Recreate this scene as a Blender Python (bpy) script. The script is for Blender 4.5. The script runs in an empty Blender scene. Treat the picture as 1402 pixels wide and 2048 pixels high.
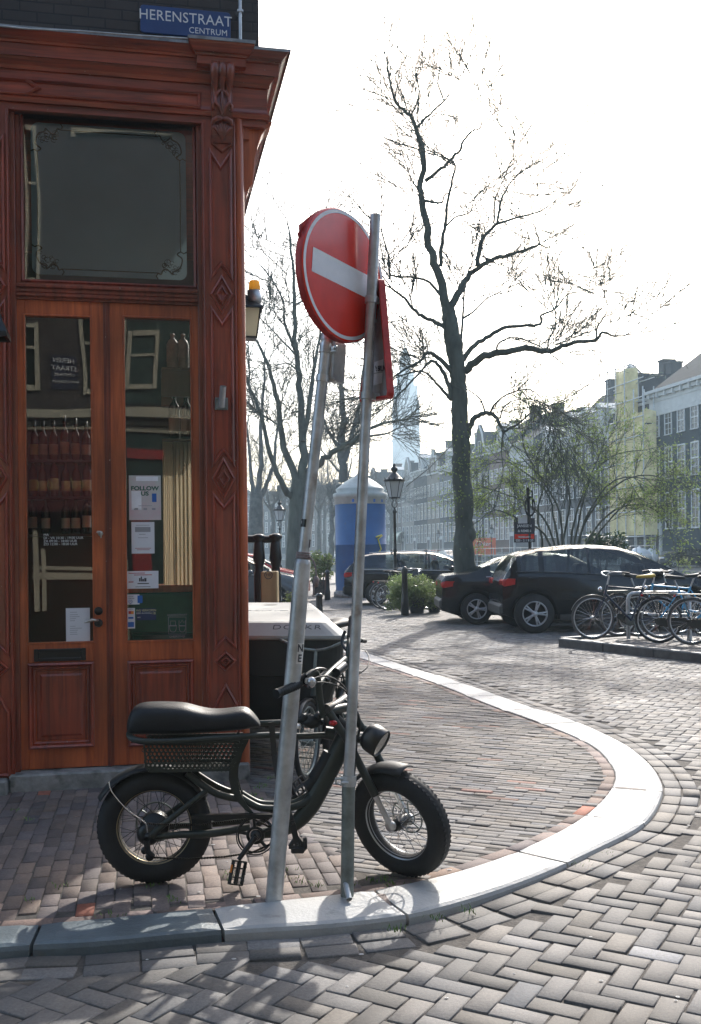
import bpy, math, random
import numpy as np
from mathutils import Vector, Matrix
rnd = random.Random(7)
S = bpy.context.scene
COL = S.collection
PI = math.pi
R = math.radians

# ---------------------------------------------------------------- camera, world, sun, exposure
FOC, HZ, CX, EYE = 2000.0, 1104.0, 701.0, 1.5
cd = bpy.data.cameras.new("camera"); cam = bpy.data.objects.new("camera", cd); COL.objects.link(cam)
cam.location = (0, 0, EYE); ROLL = .0105; cam.rotation_euler = (R(90), ROLL, 0)
cd.sensor_fit = 'VERTICAL'; cd.sensor_height = 36; cd.sensor_width = 24.64
cd.lens = 36 * FOC / 2048; cd.shift_y = 80 / 2048; cd.clip_start = 0.05; cd.clip_end = 3000
S.camera = cam
SUN_EL, SUN_AZ = R(33), math.atan2(0.29, 1.0)        # sun ahead of the camera, a little to the right
world = bpy.data.worlds.new("World"); S.world = world; world.use_nodes = True
wn = world.node_tree.nodes; wl = world.node_tree.links; wn.clear()
sky = wn.new('ShaderNodeTexSky'); sky.sky_type = 'NISHITA'; sky.sun_disc = False
sky.sun_elevation = SUN_EL; sky.sun_rotation = SUN_AZ; sky.air_density = 1.0; sky.dust_density = 3.0; sky.ozone_density = 1.0
bg = wn.new('ShaderNodeBackground'); bg.inputs[1].default_value = 0.15
wo = wn.new('ShaderNodeOutputWorld'); wl.new(sky.outputs[0], bg.inputs[0]); wl.new(bg.outputs[0], wo.inputs[0])
sl = bpy.data.lights.new("sun", 'SUN'); sun = bpy.data.objects.new("sun", sl); COL.objects.link(sun)
sl.energy = 2.85; sl.angle = R(0.9); sl.color = (1.0, 0.95, 0.88)
sd = Vector((math.sin(SUN_AZ) * math.cos(SUN_EL), math.cos(SUN_AZ) * math.cos(SUN_EL), math.sin(SUN_EL)))
sun.rotation_euler = sd.to_track_quat('Z', 'Y').to_euler(); sun.location = (0, 0, 50)
S.view_settings.view_transform = 'Standard'; S.view_settings.look = 'None'
S.view_settings.exposure = 1.46; S.view_settings.gamma = 1
cy = S.cycles
cy.use_denoising = True; cy.max_bounces = 8; cy.diffuse_bounces = 3; cy.glossy_bounces = 4; cy.transmission_bounces = 6
cy.transparent_max_bounces = 16; cy.volume_bounces = 1; cy.sample_clamp_indirect = 8; cy.caustics_reflective = False; cy.caustics_refractive = False

# ---------------------------------------------------------------- helpers
def UR(px, py):                         # undo the slight roll of the camera: level slopes
    dx, dy = px - CX, py - HZ
    return (dx - ROLL * dy) / FOC, -(dy + ROLL * dx) / FOC
def W(px, py, Y):                       # a point at depth Y behind picture point (px, py)
    t, q = UR(px, py); return Vector((t * Y, Y, EYE + q * Y))
def G(px, py, z=0.0):                   # the ground point there
    t, q = UR(px, py); Y = (z - EYE) / q
    return Vector((t * Y, Y, z))
WM = {}
def tag(o, label=None, cat=None, group=None, kind=None):
    if label: o['label'] = label
    if cat: o['category'] = cat
    if group: o['group'] = group
    if kind: o['kind'] = kind
    return o
def thing(name, label, cat, loc=(0, 0, 0), rz=0.0, group=None):
    o = bpy.data.objects.new(name, None); COL.objects.link(o); o.empty_display_size = 0.1
    o.location = loc; o.rotation_euler = (0, 0, rz)
    WM[o.name] = Matrix.Translation(Vector(loc)) @ Matrix.Rotation(rz, 4, 'Z')
    return tag(o, label, cat, group)
def copy_tree(o, parent=None):
    c = o.copy(); COL.objects.link(c); c.parent = parent
    if parent: c.matrix_parent_inverse = o.matrix_parent_inverse.copy()
    for ch in list(o.children): copy_tree(ch, c)
    return c
def place(o, loc, rz=0.0, rx=0.0, ry=0.0, s=1.0):
    o.location = loc; o.rotation_euler = (rx, ry, rz); o.scale = (s, s, s)
    return o
def catmull(pts, sub):
    P = [Vector(p) for p in pts]; out = []
    n = len(P)
    for i in range(n - 1):
        p0 = P[max(i - 1, 0)]; p1 = P[i]; p2 = P[i + 1]; p3 = P[min(i + 2, n - 1)]
        for k in range(sub):
            t = k / sub
            out.append(0.5 * ((2 * p1) + (p2 - p0) * t + (2 * p0 - 5 * p1 + 4 * p2 - p3) * t * t + (3 * p1 - p0 - 3 * p2 + p3) * t ** 3))
    out.append(P[-1]); return out

def comps(nv, fs):
    par = list(range(nv))
    def fd(a):
        while par[a] != a: par[a] = par[par[a]]; a = par[a]
        return a
    for f in fs:
        a = fd(f[0])
        for b in f[1:]: par[fd(b)] = a
    return [fd(i) for i in range(nv)]
class MB:
    def __init__(s): s.v = []; s.f = []; s.sm = []; s.mi = []; s.cur = 0; s.m = Matrix.Identity(4)
    def add(s, vs, fs, smooth=False):
        b = len(s.v); m = s.m
        s.v.extend([tuple(m @ Vector(v)) for v in vs])
        s.f.extend([tuple(i + b for i in f) for f in fs]); s.sm.extend([smooth] * len(fs)); s.mi.extend([s.cur] * len(fs))
        return s
    def box(s, c, d, rot=None, bev=0.0):
        x, y, z = d[0] / 2, d[1] / 2, d[2] / 2
        M = Matrix.Translation(Vector(c)) @ (rot.to_4x4() if rot is not None else Matrix.Identity(4))
        if bev <= 0:
            vs = [M @ Vector((a * x, b * y, e * z)) for e in (-1, 1) for b in (-1, 1) for a in (-1, 1)]
            return s.add(vs, [(0, 2, 3, 1), (4, 5, 7, 6), (0, 1, 5, 4), (2, 6, 7, 3), (0, 4, 6, 2), (1, 3, 7, 5)])
        b_ = min(bev, x * .9, y * .9, z * .9); vs = []; idx = {}
        for e in (-1, 1):
            for b in (-1, 1):
                for a in (-1, 1):
                    for k in range(3):
                        p = [a * x, b * y, e * z]
                        for j in range(3):
                            if j != k: p[j] -= (a, b, e)[j] * b_
                        idx[(a, b, e, k)] = len(vs); vs.append(M @ Vector(p))
        fs = []
        q = [(-1, -1), (1, -1), (1, 1), (-1, 1)]
        for sg in (-1, 1):
            for k in range(3):
                f = []
                for (a, b) in q:
                    key = [0, 0, 0]; key[k] = sg; o = [j for j in range(3) if j != k]; key[o[0]] = a; key[o[1]] = b
                    f.append(idx[(key[0], key[1], key[2], k)])
                fs.append(tuple(f))
        for k in range(3):
            o = [j for j in range(3) if j != k]
            for a in (-1, 1):
                for b in (-1, 1):
                    k1 = [0, 0, 0]; k1[o[0]] = a; k1[o[1]] = b; k2 = list(k1); k1[k] = -1; k2[k] = 1
                    fs.append((idx[(*k1, o[0])], idx[(*k2, o[0])], idx[(*k2, o[1])], idx[(*k1, o[1])]))
        for e in (-1, 1):
            for b in (-1, 1):
                for a in (-1, 1): fs.append(tuple(idx[(a, b, e, k)] for k in range(3)))
        return s.add(vs, fs)
    def tube(s, pts, r, n=8, cap=True, smooth=True, flat=1.0):
        P = [Vector(p) for p in pts]; N = len(P)
        rr = r if isinstance(r, (list, tuple)) else [r] * N
        T = []
        for i in range(N):
            d = P[min(i + 1, N - 1)] - P[max(i - 1, 0)]
            T.append(d.normalized() if d.length > 1e-9 else Vector((0, 0, 1)))
        up = Vector((0, 0, 1)) if abs(T[0].z) < .9 else Vector((1, 0, 0))
        a = T[0].cross(up).normalized(); vs = []
        for i in range(N):
            a = (a - T[i] * a.dot(T[i]))
            a = a.normalized() if a.length > 1e-6 else T[i].orthogonal().normalized()
            b = T[i].cross(a)
            for k in range(n):
                t = 2 * PI * k / n
                vs.append(P[i] + a * (math.cos(t) * rr[i]) + b * (math.sin(t) * rr[i] * flat))
        fs = [(i * n + k, i * n + (k + 1) % n, (i + 1) * n + (k + 1) % n, (i + 1) * n + k) for i in range(N - 1) for k in range(n)]
        s.add(vs, fs, smooth)
        if cap:
            s.add([vs[k] for k in range(n)], [tuple(range(n))]); s.add([vs[(N - 1) * n + k] for k in range(n)], [tuple(range(n))[::-1]])
        return s
    def lathe(s, prof, n=24, M=None, smooth=True, a0=0.0, a1=2 * PI):
        M = M or Matrix.Identity(4); closed = abs(a1 - a0 - 2 * PI) < 1e-6; m = n if closed else n + 1
        vs = [M @ Vector((r * math.cos(a0 + (a1 - a0) * k / n), r * math.sin(a0 + (a1 - a0) * k / n), z)) for (r, z) in prof for k in range(m)]
        fs = []
        for i in range(len(prof) - 1):
            for k in range(n):
                k2 = (k + 1) % m
                fs.append((i * m + k, i * m + k2, (i + 1) * m + k2, (i + 1) * m + k))
        s.add(vs, fs, smooth); return s
    def torus(s, R0, r, n=40, m=8, M=None, sx=1.0, sz=1.0):          # in the local XZ plane, axis Y
        M = M or Matrix.Identity(4); vs = []
        for i in range(n):
            t = 2 * PI * i / n
            for k in range(m):
                u = 2 * PI * k / m; q = R0 + r * math.cos(u) * sz
                vs.append(M @ Vector((q * math.cos(t), r * math.sin(u) * sx, q * math.sin(t))))
        fs = [(i * m + k, ((i + 1) % n) * m + k, ((i + 1) % n) * m + (k + 1) % m, i * m + (k + 1) % m) for i in range(n) for k in range(m)]
        return s.add(vs, fs, True)
    def prism(s, poly, h, M=None, bev=0.0, caps=True):                # polygon in XY, thickness along Z
        M = M or Matrix.Identity(4); n = len(poly); P = [Vector((p[0], p[1])) for p in poly]
        if bev > 0: Q = offset(P, -bev)
        vs = [M @ Vector((p.x, p.y, 0)) for p in P]
        if bev > 0:
            vs += [M @ Vector((p.x, p.y, h - bev)) for p in P] + [M @ Vector((p.x, p.y, h)) for p in Q]; L = 3
        else: vs += [M @ Vector((p.x, p.y, h)) for p in P]; L = 2
        fs = [(l * n + i, l * n + (i + 1) % n, (l + 1) * n + (i + 1) % n, (l + 1) * n + i) for l in range(L - 1) for i in range(n)]
        if caps: fs += [tuple(range(n))[::-1], tuple(range((L - 1) * n, L * n))]
        return s.add(vs, fs)
    def ring(s, poly, prof, M=None, closed=True):                    # moulding along a polygon; prof = [(inset, height)]
        M = M or Matrix.Identity(4); P = [Vector((p[0], p[1])) for p in poly]; n = len(P); m = len(prof); vs = []
        cols = [offset(P, -a, closed) for a, _ in prof]
        for i in range(n):
            for j in range(m): q = cols[j][i]; vs.append(M @ Vector((q.x, q.y, prof[j][1])))
        fs = [(i * m + j, ((i + 1) % n) * m + j, ((i + 1) % n) * m + j + 1, i * m + j + 1) for i in range(n if closed else n - 1) for j in range(m - 1)]
        return s.add(vs, fs)
    def split(s, name, mat, parent=None):                              # every loose piece becomes a part of its own
        key = {}; rep = [key.setdefault((round(v[0], 4), round(v[1], 4), round(v[2], 4)), i) for i, v in enumerate(s.v)]
        c = comps(len(s.v), [tuple(rep[i] for i in f) for f in s.f]); g = {}
        for k, f in enumerate(s.f): g.setdefault(c[rep[f[0]]], []).append(k)
        out = []
        for ks in g.values():
            ids = sorted(set(i for k in ks for i in s.f[k])); mp = {a: b for b, a in enumerate(ids)}; m = MB()
            m.v = [s.v[i] for i in ids]; m.f = [tuple(mp[i] for i in s.f[k]) for k in ks]; m.sm = [s.sm[k] for k in ks]; m.mi = [s.mi[k] for k in ks]; out.append(m.build(name, mat, parent))
        return out
    def build(s, name, mat, parent=None, weld=False):
        me = bpy.data.meshes.new(name); me.from_pydata(s.v, [], s.f)
        me.polygons.foreach_set('use_smooth', s.sm)
        for m_ in (mat if isinstance(mat, (list, tuple)) else [mat]): me.materials.append(m_)
        if isinstance(mat, (list, tuple)): me.polygons.foreach_set('material_index', s.mi)
        me.update()
        o = bpy.data.objects.new(name, me); COL.objects.link(o)
        Wm = Matrix.Identity(4)
        if parent is not None:
            o.parent = parent; Wm = WM.get(parent.name, Matrix.Identity(4)); me.transform(Wm.inverted())
        WM[o.name] = Wm
        return o
def offset(P, d, closed=True):                                        # positive grows a counter-clockwise polygon
    n = len(P); A = sum(P[i].x * P[(i + 1) % n].y - P[(i + 1) % n].x * P[i].y for i in range(n)); sg = 1 if A > 0 else -1
    if not closed: sg = 1
    out = []
    for i in range(n):
        a = P[i - 1] if (closed or i > 0) else None; c = P[(i + 1) % n] if (closed or i < n - 1) else None; b = P[i]
        ns = []
        if a is not None: t = (b - a).normalized(); ns.append(Vector((t.y, -t.x)) * sg)
        if c is not None: t = (c - b).normalized(); ns.append(Vector((t.y, -t.x)) * sg)
        if len(ns) == 1: out.append(b + ns[0] * d)
        else:
            k = ns[0] + ns[1]; den = 1 + ns[0].dot(ns[1])
            out.append(b + k * (d / max(den, .15)))
    return out
def ico(center, r, mb, sub=1, jit=0.0, sc=(1, 1, 1)):
    n = 8; m = 5; vs = []; c = Vector(center)
    for i in range(m + 1):
        for k in range(n):
            th = PI * i / m; ph = 2 * PI * k / n; q = r * (1 + rnd.uniform(-jit, jit))
            vs.append(c + Vector((q * math.sin(th) * math.cos(ph) * sc[0], q * math.sin(th) * math.sin(ph) * sc[1], q * math.cos(th) * sc[2])))
    mb.add(vs, [(i * n + k, (i + 1) * n + k, (i + 1) * n + (k + 1) % n, i * n + (k + 1) % n) for i in range(m) for k in range(n)], True)
def text(s, size, mat, parent, M, name='lettering', align='CENTER', depth=0.0008, sx=1.0, shear=0.0, space=1.0, bold=0.0):
    cu = bpy.data.curves.new(name, 'FONT'); cu.body = s; cu.size = size; cu.align_x = align; cu.align_y = 'CENTER'; cu.extrude = depth
    cu.shear = shear; cu.space_character = space; cu.offset = bold; cu.resolution_u = 3; cu.fill_mode = 'BOTH'
    t = bpy.data.objects.new(name, cu); COL.objects.link(t)
    dg = bpy.context.evaluated_depsgraph_get(); dg.update()
    me = bpy.data.meshes.new_from_object(t.evaluated_get(dg)); bpy.data.objects.remove(t)
    me.transform(M @ Matrix.Diagonal((sx, 1, 1, 1))); me.materials.clear(); me.materials.append(mat)
    o = bpy.data.objects.new(name, me); COL.objects.link(o); Wm = WM.get(parent.name, Matrix.Identity(4))
    o.parent = parent; me.transform(Wm.inverted()); WM[o.name] = Wm
    return o

# ---------------------------------------------------------------- materials
def nodes(m): return m.node_tree.nodes, m.node_tree.links
def mat(name, col, rough=0.5, metal=0.0, var=0.0, scale=5.0, bump=0.0, bscale=40.0, coat=0.0, spec=0.5, stretch=(1, 1, 1), col2=None, rvar=0.0, coords='Object', alpha=1.0, dirt=None, emit=None):
    m = bpy.data.materials.new(name); m.use_nodes = True; N, L = nodes(m); b = N['Principled BSDF']
    b.inputs['Base Color'].default_value = (*col, 1); b.inputs['Roughness'].default_value = rough; b.inputs['Metallic'].default_value = metal
    b.inputs['Coat Weight'].default_value = coat; b.inputs['Coat Roughness'].default_value = 0.08; b.inputs['Specular IOR Level'].default_value = spec
    if alpha < 1: b.inputs['Alpha'].default_value = alpha
    if emit: b.inputs['Emission Color'].default_value = (*emit[0], 1); b.inputs['Emission Strength'].default_value = emit[1]
    if var > 0 or bump > 0 or rvar > 0 or dirt:
        tc = N.new('ShaderNodeTexCoord'); mp = N.new('ShaderNodeMapping'); mp.inputs['Scale'].default_value = stretch
        L.new(tc.outputs[coords], mp.inputs[0])
        nz = N.new('ShaderNodeTexNoise'); nz.inputs['Scale'].default_value = scale; nz.inputs['Detail'].default_value = 6; nz.inputs['Roughness'].default_value = .62
        L.new(mp.outputs[0], nz.inputs[0])
        c2 = col2 or tuple(max(0, c * (1 - var)) for c in col); c1 = tuple(min(1, c * (1 + var * .6)) for c in col) if not col2 else col
        rp = N.new('ShaderNodeValToRGB'); rp.color_ramp.elements[0].position = .33; rp.color_ramp.elements[1].position = .67
        rp.color_ramp.elements[0].color = (*c2, 1); rp.color_ramp.elements[1].color = (*c1, 1)
        L.new(nz.outputs[0], rp.inputs[0]); last = rp.outputs[0]
        if dirt:
            n2 = N.new('ShaderNodeTexNoise'); n2.inputs['Scale'].default_value = dirt[1]; n2.inputs['Detail'].default_value = 8; L.new(mp.outputs[0], n2.inputs[0])
            r2 = N.new('ShaderNodeValToRGB'); r2.color_ramp.elements[0].position = dirt[2]; r2.color_ramp.elements[1].position = dirt[2] + .12
            L.new(n2.outputs[0], r2.inputs[0]); mx = N.new('ShaderNodeMix'); mx.data_type = 'RGBA'
            L.new(r2.outputs[0], mx.inputs[0]); L.new(last, mx.inputs[6]); mx.inputs[7].default_value = (*dirt[0], 1); last = mx.outputs[2]
        L.new(last, b.inputs['Base Color'])
        if rvar > 0:
            mr = N.new('ShaderNodeMapRange'); mr.inputs[3].default_value = max(0, rough - rvar); mr.inputs[4].default_value = min(1, rough + rvar)
            L.new(nz.outputs[0], mr.inputs[0]); L.new(mr.outputs[0], b.inputs['Roughness'])
        if bump > 0:
            n3 = N.new('ShaderNodeTexNoise'); n3.inputs['Scale'].default_value = bscale; n3.inputs['Detail'].default_value = 5; L.new(mp.outputs[0], n3.inputs[0])
            bp = N.new('ShaderNodeBump'); bp.inputs['Strength'].default_value = bump; bp.inputs['Distance'].default_value = .01
            L.new(n3.outputs[0], bp.inputs['Height']); L.new(bp.outputs[0], b.inputs['Normal'])
    return m
def glassmat(name, tint=(1, 1, 1), rough=0.0, ior=1.5, warp=0.0):
    m = bpy.data.materials.new(name); m.use_nodes = True; N, L = nodes(m); N.clear()
    o = N.new('ShaderNodeOutputMaterial'); mx = N.new('ShaderNodeMixShader'); tr = N.new('ShaderNodeBsdfTransparent'); gl = N.new('ShaderNodeBsdfGlossy')
    fr = N.new('ShaderNodeFresnel'); fr.inputs[0].default_value = ior; tr.inputs[0].default_value = (*tint, 1); gl.inputs['Roughness'].default_value = rough
    mt = N.new('ShaderNodeMath'); mt.operation = 'MULTIPLY'; mt.inputs[1].default_value = 1.5; mt.use_clamp = True     # both faces of the pane reflect
    L.new(fr.outputs[0], mt.inputs[0]); L.new(mt.outputs[0], mx.inputs[0]); L.new(tr.outputs[0], mx.inputs[1]); L.new(gl.outputs[0], mx.inputs[2]); L.new(mx.outputs[0], o.inputs[0])
    if warp > 0:
        tc = N.new('ShaderNodeTexCoord'); nz = N.new('ShaderNodeTexNoise'); nz.inputs['Scale'].default_value = 1.6; nz.inputs['Detail'].default_value = 0
        bp = N.new('ShaderNodeBump'); bp.inputs['Strength'].default_value = warp; bp.inputs['Distance'].default_value = .02
        L.new(tc.outputs['Object'], nz.inputs[0]); L.new(nz.outputs[0], bp.inputs['Height']); L.new(bp.outputs[0], gl.inputs['Normal']); L.new(bp.outputs[0], fr.inputs['Normal'])
    return m
def wood(name, c1, c2, rough=.34, coat=.4, st=(14, 14, .9)):
    m = bpy.data.materials.new(name); m.use_nodes = True; N, L = nodes(m); b = N['Principled BSDF']
    tc = N.new('ShaderNodeTexCoord'); mp = N.new('ShaderNodeMapping'); mp.inputs['Scale'].default_value = st
    L.new(tc.outputs['Object'], mp.inputs[0])
    nz = N.new('ShaderNodeTexNoise'); nz.inputs['Scale'].default_value = 2.2; nz.inputs['Detail'].default_value = 7; nz.inputs['Roughness'].default_value = .6; nz.inputs['Distortion'].default_value = .6
    L.new(mp.outputs[0], nz.inputs[0]); rp = N.new('ShaderNodeValToRGB')
    rp.color_ramp.elements[0].position = .34; rp.color_ramp.elements[1].position = .66; rp.color_ramp.elements[0].color = (*c2, 1); rp.color_ramp.elements[1].color = (*c1, 1)
    L.new(nz.outputs[0], rp.inputs[0])
    n2 = N.new('ShaderNodeTexNoise'); n2.inputs['Scale'].default_value = 1.3; n2.inputs['Detail'].default_value = 3; L.new(tc.outputs['Object'], n2.inputs[0])
    mr = N.new('ShaderNodeMapRange'); mr.inputs[1].default_value = .3; mr.inputs[2].default_value = .7; mr.inputs[3].default_value = .55; mr.inputs[4].default_value = 1.35; L.new(n2.outputs[0], mr.inputs[0])
    vm = N.new('ShaderNodeVectorMath'); vm.operation = 'SCALE'; L.new(rp.outputs[0], vm.inputs[0]); L.new(mr.outputs[0], vm.inputs['Scale'])
    # chips of pale primer
    n3 = N.new('ShaderNodeTexNoise'); n3.inputs['Scale'].default_value = 38; n3.inputs['Detail'].default_value = 3; L.new(tc.outputs['Object'], n3.inputs[0])
    r3 = N.new('ShaderNodeValToRGB'); r3.color_ramp.elements[0].position = .745; r3.color_ramp.elements[1].position = .76; L.new(n3.outputs[0], r3.inputs[0])
    mx = N.new('ShaderNodeMix'); mx.data_type = 'RGBA'; L.new(r3.outputs[0], mx.inputs[0]); L.new(vm.outputs[0], mx.inputs[6]); mx.inputs[7].default_value = (.45, .33, .25, 1)
    L.new(mx.outputs[2], b.inputs['Base Color'])
    b.inputs['Coat Weight'].default_value = coat; b.inputs['Coat Roughness'].default_value = .18
    r4 = N.new('ShaderNodeMapRange'); r4.inputs[3].default_value = rough - .1; r4.inputs[4].default_value = rough + .2; L.new(n2.outputs[0], r4.inputs[0]); L.new(r4.outputs[0], b.inputs['Roughness'])
    bp = N.new('ShaderNodeBump'); bp.inputs['Strength'].default_value = .25; bp.inputs['Distance'].default_value = .003; L.new(nz.outputs[0], bp.inputs['Height']); L.new(bp.outputs[0], b.inputs['Normal'])
    return m
def brickmat(name, c1, c2, mortar, bw=.21, bh=.062, rough=.8, vec='XZ'):
    m = bpy.data.materials.new(name); m.use_nodes = True; N, L = nodes(m); b = N['Principled BSDF']
    tc = N.new('ShaderNodeTexCoord'); sp = N.new('ShaderNodeSeparateXYZ'); cb = N.new('ShaderNodeCombineXYZ'); L.new(tc.outputs['Object'], sp.inputs[0])
    L.new(sp.outputs[0], cb.inputs[0]); L.new(sp.outputs[2 if vec == 'XZ' else 1], cb.inputs[1])
    br = N.new('ShaderNodeTexBrick'); br.inputs['Scale'].default_value = 1; br.inputs['Brick Width'].default_value = bw; br.inputs['Row Height'].default_value = bh
    br.inputs['Mortar Size'].default_value = .006; br.inputs['Mortar Smooth'].default_value = .3; br.inputs['Bias'].default_value = 0
    br.inputs['Color1'].default_value = (*c1, 1); br.inputs['Color2'].default_value = (*c2, 1); br.inputs['Mortar'].default_value = (*mortar, 1)
    L.new(cb.outputs[0], br.inputs[0])
    nz = N.new('ShaderNodeTexNoise'); nz.inputs['Scale'].default_value = 3; nz.inputs['Detail'].default_value = 8; L.new(tc.outputs['Object'], nz.inputs[0])
    mr = N.new('ShaderNodeMapRange'); mr.inputs[3].default_value = .55; mr.inputs[4].default_value = 1.35; L.new(nz.outputs[0], mr.inputs[0])
    vm = N.new('ShaderNodeVectorMath'); vm.operation = 'SCALE'; L.new(br.outputs[0], vm.inputs[0]); L.new(mr.outputs[0], vm.inputs['Scale']); L.new(vm.outputs[0], b.inputs['Base Color'])
    b.inputs['Roughness'].default_value = rough
    bp = N.new('ShaderNodeBump'); bp.inputs['Strength'].default_value = .6; bp.inputs['Distance'].default_value = .006; bp.invert = True
    L.new(br.outputs['Fac'], bp.inputs['Height']); L.new(bp.outputs[0], b.inputs['Normal'])
    return m
def leafmat(name, c, var=.35, trans=.35):
    m = bpy.data.materials.new(name); m.use_nodes = True; N, L = nodes(m); b = N['Principled BSDF']; b.inputs['Roughness'].default_value = .45
    tc = N.new('ShaderNodeTexCoord'); nz = N.new('ShaderNodeTexNoise'); nz.inputs['Scale'].default_value = 3.5; nz.inputs['Detail'].default_value = 4; L.new(tc.outputs['Object'], nz.inputs[0])
    rp_ = N.new('ShaderNodeValToRGB'); rp_.color_ramp.elements[0].position = .35; rp_.color_ramp.elements[1].position = .65; rp_.color_ramp.elements[0].color = (*[x * (1 - var) for x in c], 1); rp_.color_ramp.elements[1].color = (*[min(1, x * (1 + var)) for x in c], 1)
    L.new(nz.outputs[0], rp_.inputs[0]); L.new(rp_.outputs[0], b.inputs['Base Color']); tl = N.new('ShaderNodeBsdfTranslucent'); L.new(rp_.outputs[0], tl.inputs[0]); mx = N.new('ShaderNodeMixShader'); mx.inputs[0].default_value = trans
    o = N['Material Output']; L.new(b.outputs[0], mx.inputs[1]); L.new(tl.outputs[0], mx.inputs[2]); L.new(mx.outputs[0], o.inputs[0]); return m
M = {}
M['wood'] = wood('varnished_wood', (.36, .058, .022), (.15, .021, .009))
M['wood_dark'] = wood('dark_varnished_wood', (.26, .046, .017), (.11, .019, .008))
M['wood_flat'] = wood('varnished_wood_long_grain', (.38, .062, .022), (.13, .019, .008), st=(.9, 14, 14))
M['wood_orange'] = wood('orange_wood', (.54, .115, .028), (.28, .050, .013))
M['steel'] = mat('galvanised_steel', (.50, .52, .53), .42, .6, .35, 9, .15, 60, rvar=.15, dirt=((.20, .16, .13), 7, .66))
M['steel_dark'] = mat('weathered_steel', (.20, .23, .22), .5, .6, .4, 12, .2, 60, rvar=.15)
M['black'] = mat('black_paint', (.006, .008, .009), .35, 0, .3, 12, rvar=.1)
M['black_matte'] = mat('black_plastic', (.008, .010, .011), .6, 0, .3, 20, .1, 120)
M['rubber'] = mat('tyre_rubber', (.011, .012, .013), .75, 0, .35, 14, .2, 80)
M['rubber_grey'] = mat('dusty_tyre', (.09, .088, .085), .75, 0, .3, 14)
M['chrome'] = mat('chrome', (.7, .7, .7), .18, 1, .1, 20)
M['alu'] = mat('brushed_aluminium', (.55, .56, .57), .35, .9, .15, 20)
M['white'] = mat('white_paint', (.72, .72, .70), .5, 0, .12, 4)
M['cream'] = mat('cream_paint', (.60, .56, .43), .5, 0, .15, 4)
M['red'] = mat('sign_red', (.80, .026, .008), .25, 0, .15, 6, rvar=.08, coat=.6)
M['redrim'] = mat('sign_rim_red', (.48, .035, .030), .5, 0, .3, 20, dirt=((.35, .2, .19), 30, .66))
M['reflwhite'] = mat('reflective_white', (.82, .83, .86), .35, 0, .1, 8)
M['glass'] = glassmat('window_glass', (.93, .95, .94), warp=.12)
M['carglass'] = glassmat('car_glass', (.52, .56, .55), ior=1.5)
# ---------------------------------------------------------------- ground
M['dirt'] = mat('joint_sand', (.075, .066, .058), .95, 0, .4, 30, .4, 90)
M['far_paving'] = brickmat('distant_brick_paving', (.17, .155, .145), (.12, .108, .10), (.06, .055, .05), .2, .1, .75, 'XY')
def attrbrick(name, sat=1.0, rough=.62):
    m = bpy.data.materials.new(name); m.use_nodes = True; N, L = nodes(m); b = N['Principled BSDF']
    at = N.new('ShaderNodeAttribute'); at.attribute_name = 'brick_colour'
    tc = N.new('ShaderNodeTexCoord'); nz = N.new('ShaderNodeTexNoise'); nz.inputs['Scale'].default_value = 75; nz.inputs['Detail'].default_value = 9; nz.inputs['Roughness'].default_value = .7; L.new(tc.outputs['Object'], nz.inputs[0])
    mr = N.new('ShaderNodeMapRange'); mr.inputs[1].default_value = .3; mr.inputs[2].default_value = .7; mr.inputs[3].default_value = .58; mr.inputs[4].default_value = 1.3; L.new(nz.outputs[0], mr.inputs[0])
    n2 = N.new('ShaderNodeTexNoise'); n2.inputs['Scale'].default_value = .9; n2.inputs['Detail'].default_value = 5; L.new(tc.outputs['Object'], n2.inputs[0])
    m2 = N.new('ShaderNodeMapRange'); m2.inputs[1].default_value = .35; m2.inputs[2].default_value = .65; m2.inputs[3].default_value = .74; m2.inputs[4].default_value = 1.16; L.new(n2.outputs[0], m2.inputs[0])
    mu = N.new('ShaderNodeMath'); mu.operation = 'MULTIPLY'; L.new(mr.outputs[0], mu.inputs[0]); L.new(m2.outputs[0], mu.inputs[1])
    vm = N.new('ShaderNodeVectorMath'); vm.operation = 'SCALE'; L.new(at.outputs['Color'], vm.inputs[0]); L.new(mu.outputs[0], vm.inputs['Scale']); L.new(vm.outputs[0], b.inputs['Base Color'])
    rr = N.new('ShaderNodeMapRange'); rr.inputs[3].default_value = rough - .14; rr.inputs[4].default_value = rough + .2; L.new(nz.outputs[0], rr.inputs[0]); L.new(rr.outputs[0], b.inputs['Roughness'])
    bp = N.new('ShaderNodeBump'); bp.inputs['Strength'].default_value = .5; bp.inputs['Distance'].default_value = .004; L.new(nz.outputs[0], bp.inputs['Height']); L.new(bp.outputs[0], b.inputs['Normal'])
    return m
M['brick_road'] = attrbrick('road_bricks', rough=.74); M['brick_walk'] = attrbrick('pavement_bricks', rough=.78)
rng = np.random.default_rng(3)
OUT = [(-1500, 2330), (-700, 2050), (0, 1895), (190, 1884), (435, 1861), (600, 1851), (700, 1843), (860, 1819), (1050, 1760), (1205, 1692), (1290, 1645), (1322, 1595), (1323, 1562), (1295, 1522), (1240, 1482), (1150, 1442), (1050, 1410), (970, 1381), (890, 1355), (825, 1336), (725, 1303), (640, 1277), (560, 1255)]
INN = [(-1500, 2250), (-700, 1985), (0, 1857), (190, 1841), (350, 1826), (525, 1805), (700, 1789), (800, 1773), (965, 1731), (1130, 1660), (1205, 1602), (1232, 1563), (1232, 1545), (1215, 1519), (1180, 1488), (1085, 1448), (980, 1411), (885, 1372), (795, 1341), (725, 1318), (640, 1289), (560, 1266)]
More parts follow.
